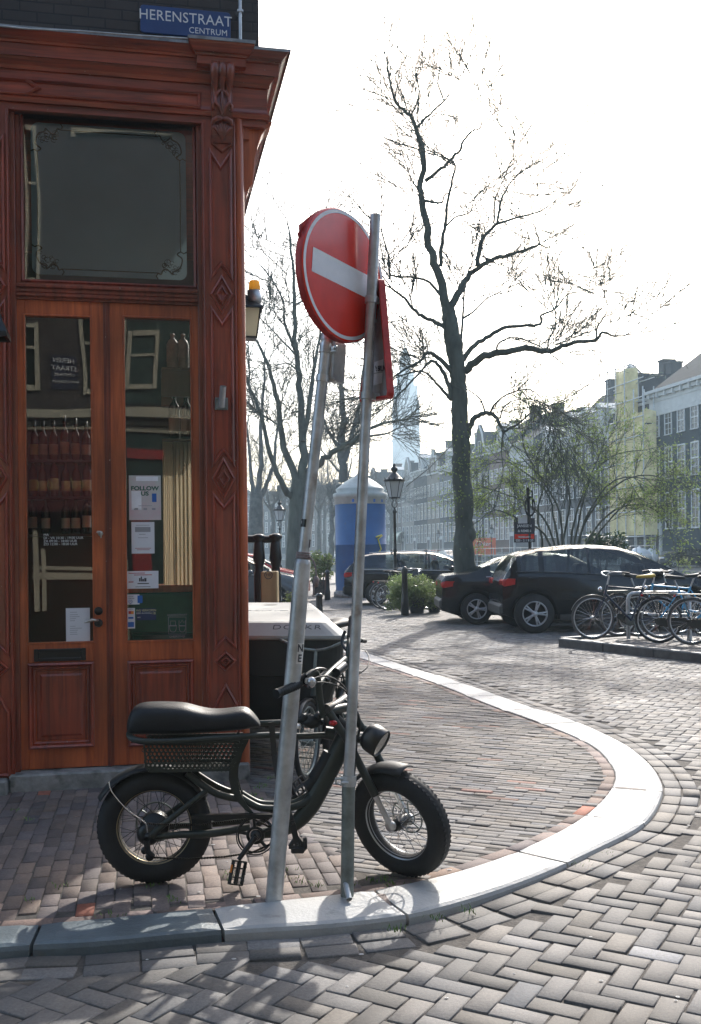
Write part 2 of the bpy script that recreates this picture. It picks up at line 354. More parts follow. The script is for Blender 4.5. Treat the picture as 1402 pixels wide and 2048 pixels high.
def chain(lst, n=400):
    P = catmull([G(*p) if p[0] > -500 else Vector(((p[0] + 1500) * 0 + (-2.2 if p[0] > -1000 else -5.5), (3.62 if p[0] > -1000 else 2.75) + (.32 if lst is INN else 0), 0)) for p in lst], 14)
    d = [0]
    for a, b in zip(P, P[1:]): d.append(d[-1] + (b - a).length)
    xs = np.linspace(0, d[-1], n); A = np.array([[p.x, p.y] for p in P])
    return np.stack([np.interp(xs, d, A[:, 0]), np.interp(xs, d, A[:, 1])], 1)
KO = chain(OUT); KI0 = chain(INN, 1200)
# pair every outer point with its nearest inner point so that joints run square
KI = np.array([KI0[np.argmin(((KI0 - p) ** 2).sum(1))] for p in KO])
for _ in range(30): KI[1:-1] = (KI[:-2] + KI[1:-1] * 2 + KI[2:]) / 4
KM = (KO + KI) / 2
def inside(P, poly):
    x, y = P[:, 0], P[:, 1]; r = np.zeros(len(P), bool); j = len(poly) - 1
    for i in range(len(poly)):
        xi, yi = poly[i]; xj, yj = poly[j]
        c = ((yi > y) != (yj > y)) & (x < (xj - xi) * (y - yi) / (yj - yi + 1e-12) + xi)
        r ^= c; j = i
    return r
WALK = [tuple(p) for p in KM] + [(-4.2, 26.0), (-9, 26), (-9, 1.5)]
def roadz(x, y):
    t = np.clip((x - .1) / 1.3, 0, 1); t = t * t * (3 - 2 * t)
    return -.044 + .028 * t
def bricks(name, C, ang, lx, ly, z, cols, matr, bev=.0028, tilt=.007, hj=.0013, jit=.002):
    n = len(C); a = ang + rng.normal(0, .012, n); ca, sa = np.cos(a), np.sin(a)
    lx = lx * (1 + rng.normal(0, .012, n)); ly = ly * (1 + rng.normal(0, .012, n))
    C = C + rng.normal(0, jit, C.shape); z0 = z + rng.normal(0, hj, n); tx = rng.normal(0, tilt, n); ty = rng.normal(0, tilt, n)
    V = np.zeros((n, 12, 3)); q = [(-1, -1), (1, -1), (1, 1), (-1, 1)]
    for l, (ins, dz) in enumerate([(-.03, -.035), (0, -bev), (bev * 1.3, 0)]):
        for k, (sx, sy) in enumerate(q):
            if l == 0: hx, hy = sx * lx / 2, sy * ly / 2
            else: hx, hy = sx * (lx / 2 - ins) + rng.normal(0, .0012, n), sy * (ly / 2 - ins) + rng.normal(0, .0012, n)
            V[:, l * 4 + k, 0] = C[:, 0] + ca * hx - sa * hy; V[:, l * 4 + k, 1] = C[:, 1] + sa * hx + ca * hy
            V[:, l * 4 + k, 2] = z0 + dz + tx * hx + ty * hy
    F1 = []
    for l in range(2):
        for k in range(4): F1.append((l * 4 + k, l * 4 + (k + 1) % 4, (l + 1) * 4 + (k + 1) % 4, (l + 1) * 4 + k))
    F1.append((8, 9, 10, 11)); F1 = np.array(F1)
    F = (F1[None] + (np.arange(n) * 12)[:, None, None]).reshape(-1, 4)
    return V.reshape(-1, 3), F, np.repeat(cols, 12, 0)
def pave(name, sets, matr, kind='structure'):
    V = np.concatenate([s[0] for s in sets]); off = 0; Fs = []
    for s in sets: Fs.append(s[1] + off); off += len(s[0])
    F = np.concatenate(Fs); Cc = np.concatenate([s[2] for s in sets])
    me = bpy.data.meshes.new(name); me.vertices.add(len(V)); me.vertices.foreach_set('co', V.ravel())
    me.loops.add(F.size); me.loops.foreach_set('vertex_index', F.ravel().astype(np.int32)); me.polygons.add(len(F))
    me.polygons.foreach_set('loop_start', np.arange(0, F.size, 4, dtype=np.int32)); me.update(calc_edges=True)
    ca = me.color_attributes.new('brick_colour', 'FLOAT_COLOR', 'POINT'); ca.data.foreach_set('color', np.concatenate([Cc, np.ones((len(Cc), 1))], 1).ravel())
    me.materials.append(matr); o = bpy.data.objects.new(name, me); COL.objects.link(o); o['kind'] = kind; return o
def palette(n, base, spread=.22, tint=.05, odd=None):
    k = np.exp(rng.normal(0, spread, n))[:, None]; t = rng.normal(0, tint, (n, 1))
    c = np.array(base)[None] * k * (1 + np.concatenate([t, t * .2, -t], 1))
    if odd is not None:
        m = rng.random(n) < odd[1]; c[m] = np.array(odd[0]) * k[m]
    return np.clip(c, .01, .6)
def dist_poly(P, L):
    return np.sqrt(((P[:, None, :] - L[None, ::2]) ** 2).sum(2)).min(1)
def view(P, m=.4):                                                    # what the picture could show, with a margin at the sides
    return (P[:, 1] > 2.6) & (np.abs(P[:, 0]) < P[:, 1] * .37 + .8 + m)
# road in herringbone
a0 = R(-30); w = .0955; ii = np.arange(-420, 420); jj = np.arange(-210, 210); I, J = np.meshgrid(ii, jj, indexing='ij'); I = I.ravel(); J = J.ravel()
bx_, by_ = I + 2 * J, I - 2 * J
H = np.stack([bx_ + 1, by_ + .5], 1) * w; Vv = np.stack([bx_ + .5, by_ + 2], 1) * w
def rot2(P, a): return np.stack([P[:, 0] * math.cos(a) - P[:, 1] * math.sin(a), P[:, 0] * math.sin(a) + P[:, 1] * math.cos(a)], 1)
sets = []
for P, aa in ((H, a0), (Vv, a0 + PI / 2)):
    P = rot2(P, a0) + np.array([0, 6]); P = P[view(P) & (P[:, 1] < 27)]; P = P[~inside(P, WALK)]
    near = P[P[:, 1] < 14]; far = P[P[:, 1] >= 14]
    dk = dist_poly(near, KO); near = near[dk > .25]
    if len(far): far = far[dist_poly(far, KO) > .25]
    P = np.concatenate([near, far])
    sets.append(bricks('b', P, aa, w * 2 - .006, w - .006, roadz(P[:, 0], P[:, 1]), palette(len(P), (.128, .120, .113), .22, .035), None))
def along(L, offs, step, sign):                                      # a course of bricks following the kerb
    d = np.r_[0, np.cumsum(np.sqrt((np.diff(L, axis=0) ** 2).sum(1)))]; t = np.arange(step / 2, d[-1], step)
    x = np.interp(t, d, L[:, 0]); y = np.interp(t, d, L[:, 1]); x2 = np.interp(t + .03, d, L[:, 0]); y2 = np.interp(t + .03, d, L[:, 1])
    x1 = np.interp(t - .03, d, L[:, 0]); y1 = np.interp(t - .03, d, L[:, 1])
    an = np.arctan2(y2 - y1, x2 - x1); return np.stack([x + np.sin(an) * offs * sign, y - np.cos(an) * offs * sign], 1), an
for k in range(2):
    P, an = along(KO, .058 + k * .105 , .209, 1); m = view(P, 1.0); P = P[m]; an = an[m]
    sets.append(bricks('b', P, an, .2, .097, roadz(P[:, 0], P[:, 1]) + .001, palette(len(P), (.126, .118, .111), .20, .035), None))
pave('road', sets, M['brick_road'])
# pavement: two fields of brick and a border course
sets = []
FD = math.atan2(.1961, .9806)                                        # direction of the shop front
def field(ang, L, w_, cond, base, odd):
    out = []
    n1 = np.arange(-200, 200); n2 = np.arange(-200, 200); A, B = np.meshgrid(n1, n2, indexing='ij'); A = A.ravel(); B = B.ravel()
    P = np.stack([(A + .5 * (B % 2)) * L, B * w_], 1); P = rot2(P, ang) + np.array([-.3, 6.0])
    P = P[view(P) & (P[:, 1] < 24)]; P = P[inside(P, WALK)]; P = P[cond(P)]
    m = (P[:, 1] < 14); d = np.ones(len(P)); d[m] = dist_poly(P[m], KI); P = P[d > .085]
    ok = ((P[:, 0] + .724) * .1961 - (P[:, 1] - 6.70) * .9806) > -.3
    ok |= ((P[:, 0] + .724) * .9806 + (P[:, 1] - 6.70) * .1961) > -.3
    P = P[ok]
    return bricks('b', P, ang, L - .005, w_ - .005, np.full(len(P), -.003), palette(len(P), base, .17, .05, odd), None, .0025, .008, .0016)
split = lambda P: (P[:, 0] + .705) * 2.18 - (6.685 - P[:, 1]) * .80 < 0
sets.append(field(FD + PI / 2, .165, .078, split, (.150, .118, .106), ((.30, .10, .06), .012)))
sets.append(field(R(-24), .195, .060, lambda P: ~split(P), (.150, .137, .127), ((.24, .13, .10), .02)))
P, an = along(KI, -.045, .209, 1); m = view(P, 1.0); P = P[m]; an = an[m]
sets.append(bricks('b', P, an, .2, .075, np.full(len(P), -.003), palette(len(P), (.20, .140, .118), .18, .08, ((.34, .11, .06), .03)), None))
pave('pavement', sets, M['brick_walk'])
g = MB(); xs_ = [-60, -9, -2, .1, .3, .5, .7, .9, 1.1, 1.4, 4, 12, 80]; ys_ = [-25, 0, 3, 5, 8, 26]
g.add([(x, y, float(roadz(x, y)) - .0065) for y in ys_ for x in xs_], [(j * 13 + i, j * 13 + i + 1, j * 13 + i + 14, j * 13 + i + 13) for j in range(5) for i in range(12)])
tag(g.build('road_bedding', M['dirt']), kind='structure')
# joint sand of the pavement lies higher than that of the road
g = MB(); pp = [(p[0], p[1], -.0070) for p in KI[::4]] + [(-4.2, 26, -.0070), (-9, 26, -.0070), (-9, 1.5, -.0070)]
g.add(pp, [tuple(range(len(pp)))]); tag(g.build('pavement_bedding', M['dirt']), kind='structure')
# kerb: separate stones
M['kerb'] = mat('kerb_stone', (.40, .40, .39), .65, 0, .12, 5, .25, 70, rvar=.15, dirt=((.20, .195, .185), 7, .60))
M['kerb_shaded'] = mat('shaded_grey_kerb_stone', (.115, .145, .16), .5, 0, .25, 4, .3, 60, rvar=.15, dirt=((.12, .12, .11), 9, .64))  # left stones: the bicycle's shade is put into this darker blue-grey
d = np.r_[0, np.cumsum(np.sqrt((np.diff(KM, axis=0) ** 2).sum(1)))]; tot = d[-1]
def at(L, t): return np.array([np.interp(t, d, L[:, 0]), np.interp(t, d, L[:, 1])])
mbs = [MB(), MB()]; t = .43
while t < tot - .3:
    ln = rnd.uniform(.7, 1.0); t1 = min(t + ln, tot); n = 10; g_ = .007; mid = at(KM, (t + t1) / 2)
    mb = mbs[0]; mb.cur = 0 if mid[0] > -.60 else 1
    dz = rnd.uniform(-.002, .002); rows = []; sl_ = rnd.uniform(-.004, .004)
    for i in range(n + 1):
        tt = t + g_ + (t1 - t - 2 * g_) * i / n; a = at(KI, tt); b = at(KO, tt); e = (b - a) / np.linalg.norm(b - a)
        bz = float(roadz(b[0], b[1])) - .06; j = rnd.uniform(-.003, .003)
        endd = .010 if i in (0, n) else 0
        rows.append([(*(a), -.05), (*(a + e * .001), .000 + dz), (*(a + e * .008), .0065 + dz - endd), (*(b - e * (.022 + j)), .0065 + dz - endd), (*(b - e * .006), -.002 + dz), (*b, -.018), (*(b + e * .004), bz)])
    m_ = len(rows[0]); vs = [p for r_ in rows for p in r_]
    fs = [(i * m_ + k, (i + 1) * m_ + k, (i + 1) * m_ + k + 1, i * m_ + k + 1) for i in range(n) for k in range(m_ - 1)]
    fs += [tuple(range(m_))[::-1], tuple(range(n * m_, (n + 1) * m_))]
    mb.add(vs, fs); t = t1
tag(mbs[0].build('kerb', [M['kerb'], M['kerb_shaded']]), kind='structure')
# weeds in the joints
M['weed'] = mat('weed_green', (.14, .25, .05), .7, 0, .4, 30)
g = MB()
spots = [G(px_, py_) for px_, py_ in ((455, 1745), (463, 1755), (470, 1765), (505, 1590), (520, 1600), (530, 1570), (580, 1740), (590, 1755), (605, 1765), (700, 1770), (350, 1800), (345, 1795), (750, 1760), (770, 1755), (790, 1768), (635, 1770), (300, 1770), (120, 1770), (60, 1800), (230, 1830), (55, 1640), (30, 1620), (792, 1846), (870, 1832), (1160, 1722), (1215, 1702), (940, 1812), (540, 1555), (515, 1575))]
for c in spots:
    for _ in range(18):
        b = c + Vector((rnd.gauss(0, .02), rnd.gauss(0, .02), -.03 if c.x > .4 or c.y < 4.1 else -.012)); h = rnd.uniform(.012, .03); a = rnd.uniform(0, 6.28); dx, dy = math.cos(a), math.sin(a); l = rnd.uniform(.2, .9) * h
        g.add([b, b + Vector((-dy * .003, dx * .003, 0)), b + Vector((dx * l, dy * l, h)), b + Vector((dx * l * .5 + dy * .003, dy * l * .5 - dx * .003, h * .6))], [(0, 1, 2, 3)])
tag(g.build('weeds', M['weed']), kind='stuff')

g = MB(); M['gum'] = mat('pale_litter', (.45, .44, .42), .8, 0, .2, 30)
for _ in range(70):
    Y = rnd.uniform(3.3, 9); x = rnd.uniform(-.3 * Y, .36 * Y); r = rnd.uniform(.004, .013)
    if ((x + .724) * .1961 - (Y - 6.70) * .9806) < .1 and x < -.7: continue
    z = .0015 if inside(np.array([[x, Y]]), WALK)[0] else float(roadz(x, Y)) + .0025; k = rnd.uniform(.5, 1)
    g.add([(x + r * math.cos(a) * rnd.uniform(.7, 1.2), Y + r * k * math.sin(a), z) for a in np.linspace(0, 2 * PI, 8)[:-1]] + [(x, Y, z + .002)], [(i, (i + 1) % 7, 7) for i in range(7)])
tag(g.build('litter', M['gum']), kind='stuff')
# ---------------------------------------------------------------- corner shop
EU = Vector((.9806, .1961, 0)).normalized(); EN = Vector((EU.y, -EU.x, 0)); FO = Vector((-.724, 6.70, 0))
FM = Matrix(((EU.x, 0, EN.x, FO.x), (EU.y, 0, EN.y, FO.y), (0, 1, 0, 0), (0, 0, 0, 1)))          # (u, z, v) -> world
FP = Matrix(((EU.x, EN.x, 0, FO.x), (EU.y, EN.y, 0, FO.y), (0, 0, 1, 0), (0, 0, 0, 1)))          # (u, v, z) -> world
def F(px, py, v=0.0):
    t, q = UR(px, py)
    u = (t * (FO.y + v * EN.y) - FO.x - v * EN.x) / (EU.x - t * EU.y)
    Y = FO.y + u * EU.y + v * EN.y
    return u, EYE + q * Y
def FR(x0, y0, x1, y1, v=0.0):                                        # upright rectangle (u0, z0, u1, z1)
    u0, u1 = F(x0, (y0 + y1) / 2, v)[0], F(x1, (y0 + y1) / 2, v)[0]; m = (x0 + x1) / 2
    return u0, F(m, y1, v)[1], u1, F(m, y0, v)[1]
def rp(r): return [(r[0], r[1]), (r[2], r[1]), (r[2], r[3]), (r[0], r[3])]
def FB(mb, r, v0, v1, bev=0.0):                                       # box on the front
    c = FM @ Vector(((r[0] + r[2]) / 2, (r[1] + r[3]) / 2, (v0 + v1) / 2))
    mb.box(c, (abs(r[2] - r[0]), abs(r[3] - r[1]), abs(v1 - v0)), Matrix((FM.col[0].to_3d(), FM.col[1].to_3d(), FM.col[2].to_3d())).transposed(), bev)
def atv(v): return FM @ Matrix.Translation((0, 0, v))
RIDGE = [(-.003, 0), (.001, .017), (.009, .021), (.017, .012), (.021, -.001), (.024, .001)]
BOLD = [(0, 0), (.001, .020), (.012, .029), (.022, .020), (.026, .006), (.036, .010), (.042, .006), (.046, -.010)]
shop = thing('corner_shop', 'dark brick corner shop with a carved reddish wooden front and glazed double door', 'shop building', FO, FD)
M['shopbrick'] = brickmat('dark_brown_brick', (.052, .040, .034), (.034, .028, .026), (.016, .015, .014), .215, .066, .75)
M['bluestone'] = mat('worn_bluestone', (.24, .235, .22), .75, 0, .5, 8, .5, 40, dirt=((.06, .06, .055), 6, .55))
M['lead'] = mat('lead_flashing', (.30, .33, .36), .5, .4, .4, 10, .3, 30)
ZT = F(535, 95, -.02)[1]
w_ = MB(); H_ = 12.5
w_.m = FP
w_.box((-3.92, -5.03, (ZT + H_) / 2), (8.14, 10, H_ - ZT))
w_.build('brick_wall', M['shopbrick'], shop); 
w_ = MB(); w_.m = FP                                                 # ground floor: side wall with openings, back, left, floor, ceiling
def wb(x0, x1, y0, y1, z0, z1): w_.box(((x0 + x1) / 2, (y0 + y1) / 2, (z0 + z1) / 2), (x1 - x0, y1 - y0, z1 - z0))
wb(-.10, -.008, -.55, -.10, .0, ZT - .35); wb(-.10, -.008, -2.6, -.553, 0, .8); wb(-.10, -.008, -2.6, -.553, 4.12, ZT - .35); wb(-.10, -.008, -9.5, -2.603, 0, ZT - .35)
w_.build('side_wall', M['wood_dark'], shop)
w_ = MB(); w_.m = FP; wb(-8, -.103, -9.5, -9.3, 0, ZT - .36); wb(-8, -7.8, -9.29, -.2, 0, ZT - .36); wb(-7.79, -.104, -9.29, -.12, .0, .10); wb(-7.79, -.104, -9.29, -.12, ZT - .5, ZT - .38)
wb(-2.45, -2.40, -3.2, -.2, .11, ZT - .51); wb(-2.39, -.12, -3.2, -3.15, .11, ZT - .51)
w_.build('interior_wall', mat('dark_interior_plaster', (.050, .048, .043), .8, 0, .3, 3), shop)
# entablature running round the corner
zz = lambda y, v=.12: F(540, y, v)[1]
def cornice(mb, extra, up, path):
    pr = [(v, F(540, y, v)[1]) for v, y in ((.02, 243), (.040, 240), (.045, 232), (.034, 228), (.03, 222), (.03, 180), (.042, 178), (.048, 170), (.070, 158), (.075, 153),
          (.100, 152), (.102, 129), (.112, 127), (.116, 122), (.122, 120), (.128, 116), (.146, 108), (.162, 101), (.168, 98))]
    mb.ring(path, pr, FP, closed=False); return pr
c_ = MB(); UE = .165
path = [(-7.5, -.0), (UE, -.0), (UE, -9)]
pr = cornice(c_, 0, 0, path); ztop = pr[-1][1]
fl = MB(); fl.ring(path, [(.173, ztop - .012), (.175, ztop + .006), (.03, ztop + .05), (.0, ztop + .055)], FP, closed=False)
c_.m = FP; zs_ = zz(243); c_.box(((UE + .02 - 7.5) / 2, -4.48, zs_ + .19), (UE + .02 + 7.5, 9.0, .38)); c_.build('cornice', M['wood_flat'], shop)
# break in the cornice over the console
c_ = MB(); ux0, ux1 = F(394, 120, .15)[0], F(491, 120, .15)[0]
bp_ = [(ux0, -.0), (ux0, .001), (ux1, .001), (ux1, 0)]
e = .05
P_ = [(v + e, F(443, y, v + e)[1]) for v, y in ((.100, 130), (.102, 114), (.112, 112), (.116, 107), (.128, 104), (.150, 95), (.168, 87), (.174, 80))]
def breakbox(mb, rings, M_):
    vs = []; n = len(rings)
    for (o, z) in rings: s_ = (o - .15) * .75; vs += [(ux0 - s_, .0, z), (ux0 - s_, o, z), (ux1 + s_, o, z), (ux1 + s_, .0, z)]
    fs = [(i * 4 + k, i * 4 + (k + 1) % 4, (i + 1) * 4 + (k + 1) % 4, (i + 1) * 4 + k) for i in range(n - 1) for k in range(4)] + [(3, 2, 1, 0), tuple(range(n * 4 - 4, n * 4))]
    mb.m = M_; mb.add(vs, fs)
breakbox(c_, P_, FP); c_.build('cornice_block', M['wood_flat'], shop)
breakbox(fl, [(.178 + e, F(443, 81, .228)[1]), (.180 + e, F(443, 75, .228)[1]), (.13, F(443, 70, .2)[1])], FP); fl.m = Matrix.Identity(4)
fl.build('lead_flashing', M['lead'], shop)
f_ = MB(); fz0, fz1 = zz(222), zz(180)                                    # frieze panels
uu = lambda x, v=.03: F(x, 170, v)[0]
def fpanel(u0, u1, sharp0):
    m_ = (fz0 + fz1) / 2; k = .016; a = fz0 + k; b = fz1 - k
    return [(u0, a), (u1, a), (u1, b), (u0, b), (u0 + .075, m_)] if sharp0 else [(u0 - .01, a), (u1 - .075, a), (u1, m_), (u1 - .075, b), (u0 - .01, b)]
f_.ring(fpanel(uu(45), uu(401), True), RIDGE, atv(.03)); f_.ring(fpanel(uu(-300), uu(82), False), RIDGE, atv(.03))
f_.build('frieze_moulding', M['wood_flat'], shop)
# side bracket under the corner
b_ = MB(); zb = zz(243)
prof = [(-.05, zb)] + [(F(x, 240, -.02)[0], F(x, y, -.02)[1]) for x, y in ((545, 243), (541, 252), (531, 258), (523, 270), (516, 290), (511, 312), (508, 340), (506, 360), (506, 366), (499, 372), (495, 382))] + [(-.05, F(490, 392, -.02)[1])]
b_.prism([p for p in prof][::-1], .16, atv(-.18), .006)
bt = MB(); bt.m = FP; bt.box((.018, -.10, .13 + (F(490, 372)[1] - .13) / 2), (.030, .12, F(490, 372)[1] - .13), None, .004)
b_.build('side_bracket', M['wood_orange'], shop); bt.build('side_pilaster', M['wood'], shop)
# pilasters
ZP = F(445, 1548, .04)[1]
def pilaster(du, name):
    p = MB(); r0 = F(406, 600, .03)[0] + du; r1 = F(474, 600, .03)[0] + du; top = zz(238)
    FB(p, (r0, ZP, r1, top), -.05, .03); o = p.build(name, M['wood'], shop)
    q = MB()
    for (x, wd, v) in ((410, .012, .012), (471, .012, .014)):
        uc = F(x, 600, .03)[0] + du; FB(q, (uc - wd / 2, ZP + .1, uc + wd / 2, top - .02), .029, .03 + v, .004)
    L_, Rr, Mx = F(421, 600, .03)[0] + du, F(466, 600, .03)[0] + du, F(443.5, 600, .03)[0] + du
    zy = lambda y: F(443, y, .03)[1]
    for (tl, tv, br, bv) in ((298, 332, 563, 532), (612, 645, 934, 905), (984, 1012, 1300, 1279)):
        q.ring([(L_, zy(tl)), (L_, zy(br)), (Mx, zy(bv)), (Rr, zy(br)), (Rr, zy(tl)), (Mx, zy(tv))], RIDGE, atv(.03))
    q.ring([(L_, zy(1530)), (Rr, zy(1530)), (Rr, zy(1408)), (Mx, zy(1366)), (L_, zy(1408))], RIDGE, atv(.03))
    for (cy_, hw, hh, iw, ih) in ((590, .078, .135, .042, .07), (957, .078, .145, .042, .066), (1322, .076, .070, .040, .035)):
        z_ = zy(cy_)
        q.ring([(Mx - hw, z_), (Mx, z_ - hh), (Mx + hw, z_), (Mx, z_ + hh)], [(0, 0), (.003, .022), (.012, .026), (.020, .006)], atv(.03))
        q.ring([(Mx - iw, z_), (Mx, z_ - ih), (Mx + iw, z_), (Mx, z_ + ih)], [(0, .002), (.003, .024), (.011, .027), (.016, .008), (.03, .003)], atv(.03))
    q.build('moulding', M['wood'], o); return o
pl_ = pilaster(0, 'pilaster'); LD = F(20, 800, .03)[0] - F(474, 800, .03)[0]; pilaster(LD, 'pilaster')
rl0 = F(406, 600, .03)[0] + LD - .004; q = MB()                    # the front goes on to the left, out of the picture
for a in range(3):
    x1 = rl0 - a * 1.8; x0 = x1 - 1.796; FB(q, (x0, ZP, x1, ZP + .8), -.12, -.02); FB(q, (x0, zz(243) - .25, x1, zz(243) - .002), -.12, -.02); FB(q, (x0, ZP + .8, x0 + .12, zz(243) - .25), -.12, -.02); FB(q, (x1 - .12, ZP + .8, x1, zz(243) - .25), -.12, -.02)
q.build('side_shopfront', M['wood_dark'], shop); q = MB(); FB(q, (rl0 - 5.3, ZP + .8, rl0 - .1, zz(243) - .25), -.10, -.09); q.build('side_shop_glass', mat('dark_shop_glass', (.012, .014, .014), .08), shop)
q = MB(); uc = F(481, 700, .0)[0]
q.m = FP; q.lathe([(.036, ZP), (.036, F(480, 236, 0)[1])], 20, Matrix.Translation((uc, -.004, 0)))
FBm = MB(); q.box((uc + .01, -.06, (ZP + zz(243)) / 2), (.055, .07, zz(243) - ZP)); q.m = Matrix.Identity(4); FB(q, (uc - .05, zz(243) - .08, uc + .07, zz(243) + .02), -.16, .0); q.build('corner_column', M['wood_orange'], shop)
# console
k_ = MB(); z1 = F(443, 136, .1)[1]; z0 = F(443, 284, .06)[1]; uc = F(443.5, 200, .07)[0]; hh = z1 - z0
side = [(v, z0 + t * hh) for v, t in ((.03, 1), (.135, 1), (.155, .95), (.150, .86), (.115, .78), (.095, .68), (.10, .58), (.108, .48), (.095, .36), (.078, .28), (.085, .18), (.075, .08), (.045, .0), (.03, 0))]
def conx(x0, x1, grow=0.0):
    vs = [FM @ Vector((x, z, v + (grow if v > .031 else 0))) for x in (x0, x1) for v, z in side]; n = len(side)
    k_.add(vs, [(i, (i + 1) % n, n + (i + 1) % n, n + i) for i in range(n)] + [tuple(range(n)), tuple(range(n, 2 * n))[::-1]])
conx(uc - .068, uc + .068)
for dx in (-.05, 0, .05):                                            # beads that follow the scroll
    k_.tube([FM @ Vector((uc + dx * (1 - .25 * (1 - (z - z0) / hh)), z, v + .004)) for v, z in side[1:8]], [.030, .033, .030, .024, .018, .015, .012], 8)
for sx in (-1, 1):                                                   # leaves
    k_.tube([FM @ Vector((uc + sx * a, z0 + hh * t, v)) for a, t, v in ((.006, .34, .105), (.02, .44, .12), (.045, .50, .118), (.062, .47, .108), (.060, .41, .105), (.046, .41, .108))], [.008, .012, .014, .013, .010, .006], 7)
    k_.tube([FM @ Vector((uc + sx * a, z0 + hh * t, v)) for a, t, v in ((.004, .70, .10), (.022, .66, .112), (.04, .60, .112), (.052, .56, .105))], [.008, .012, .010, .004], 7)
    k_.tube([FM @ Vector((uc + sx * a, z0 + hh * t, v)) for a, t, v in ((.0, .30, .09), (.03, .29, .10), (.056, .27, .092), (.064, .22, .08))], [.014, .02, .018, .012], 7)
for i in range(7):                                                   # shell
    a = (i - 3) / 3; k_.tube([FM @ Vector((uc, z0 + hh * .02, .062)), FM @ Vector((uc + a * .03, z0 + hh * .12, .088)), FM @ Vector((uc + a * .052, z0 + hh * (.235 - .06 * a * a), .084))], [.004, .010, .009], 7)
k_.tube([FM @ Vector((uc, z0 + hh * t, v)) for t, v in ((.33, .10), (.45, .122), (.56, .12), (.7, .108), (.74, .11))], [.006, .012, .009, .008, .012], 7)
k_.ring([(uc - .075, z0 + .045), (uc - .072, z0 - .01), (uc, z0 - .065), (uc + .072, z0 - .01), (uc + .075, z0 + .045)], [(0, 0), (.004, .018), (.012, .02), (.018, .004)], atv(.03), closed=False)
k_.build('console', M['wood_dark'], shop)
# plinth and sills
p_ = MB(); r = FR(18, 1533, 492, 1582, .06); zs = F(150, 1540, .0)[1]
FB(p_, (r[0], -.05, .03, zs), -.16, .07, .012); FB(p_, (r[0] - .5, -.05, r[0] - .004, zs - .02), -.1, .13, .012)
p_.build('stone_plinth', M['bluestone'], shop)
# jambs, head and transom of the opening
VJ = -.02
j_ = MB(); ul0 = F(20, 700, .0)[0]; ul1 = F(33, 700, VJ)[0]; ur0 = F(397, 700, VJ)[0]; ur1 = F(407, 700, 0)[0]; zh = zz(243)
FB(j_, (ul0 - .02, zs, ul1, zh), -.12, VJ, .004); FB(j_, (ur0, zs, ur1 + .01, zh), -.12, VJ, .004)
zw1 = F(215, 236, -.05)[1]; FB(j_, (ul1, zw1 + .02, ur0, zh), -.12, VJ + .004, .004)
FB(j_, (ul1, F(215, 604, -.03)[1], ur0, F(215, 571, -.03)[1]), -.12, -.03)
for yy, dv in ((574, .018), (583, .008), (592, .020)):
    z_ = F(215, yy, 0)[1]; FB(j_, (ul1, z_ - .016, ur0, z_ + .006), -.031, -.03 + dv, .004)
FB(j_, (ul1 - .6, zs + .2, ul0 - .01, zh), -.3, -.12)
j_.build('door_surround', M['wood_dark'], shop)
# transom window
VG = -.085
tw = MB(); r = FR(48, 240, 386, 567, VG); ro = (ul1, F(215, 571, -.05)[1], ur0, zw1 + .02)
def frame(mb, ro, ri, v0, v1, bev=.003):
    FB(mb, (ro[0], ro[1], ri[0], ro[3]), v0, v1, bev); FB(mb, (ri[2], ro[1], ro[2], ro[3]), v0, v1, bev)
    FB(mb, (ri[0], ro[1], ri[2], ri[1]), v0, v1, bev); FB(mb, (ri[0], ri[3], ri[2], ro[3]), v0, v1, bev)
frame(tw, ro, r, -.11, -.055); tw.ring(rp(r)[::-1], [(-.02, -.054), (-.012, -.044), (-.004, -.052), (0, -.07), (.001, -.084)], FM)
tw = tw.build('window_frame', M['wood'], shop)
gl = MB(); FB(gl, r, VG - .004, VG); gl.build('window_glass', M['glass'], tw)
M['frost'] = mat('etched_glass', (.36, .54, .74), .42, 0, .10, 3, spec=.5)
N, L = nodes(M['frost']); tl = N.new('ShaderNodeBsdfTranslucent'); tl.inputs[0].default_value = (.50, .58, .58, 1); mx = N.new('ShaderNodeMixShader'); mx.inputs[0].default_value = .32
L.new(N['Principled BSDF'].outputs[0], mx.inputs[1]); L.new(tl.outputs[0], mx.inputs[2]); L.new(mx.outputs[0], N['Material Output'].inputs[0])
M['etch'] = mat('etching_line', (.012, .018, .018), .5)
def rr(r, i, rad, n=6):
    x0, y0, x1, y1 = r[0] + i, r[1] + i, r[2] - i, r[3] - i; P = []
    for cx_, cy__, a in ((x1 - rad, y0 + rad, -90), (x1 - rad, y1 - rad, 0), (x0 + rad, y1 - rad, 90), (x0 + rad, y0 + rad, 180)):
        for k in range(n + 1): t = R(a + 90 * k / n); P.append((cx_ + rad * math.cos(t), cy__ + rad * math.sin(t)))
    return P
fr_ = MB(); fr_.prism(rr(r, .045, .05), .002, atv(VG - .012)); fr_ = fr_.build('etched_field', M['frost'], tw)
et = MB(); vv = VG - .0085
x0, y0, x1, y1 = r[0] + .085, r[1] + .085, r[2] - .085, r[3] - .085; cg = .15
def eline(pts, rad=.0042): et.tube([FM @ Vector((a, b, vv)) for a, b in pts], rad, 5, smooth=False)
eline([(x0, y0 + cg), (x0, y1 - cg)]); eline([(x1, y0 + cg), (x1, y1 - cg)]); eline([(x0 + cg, y0), (x1 - cg, y0)]); eline([(x0 + cg, y1), (x1 - cg, y1)])
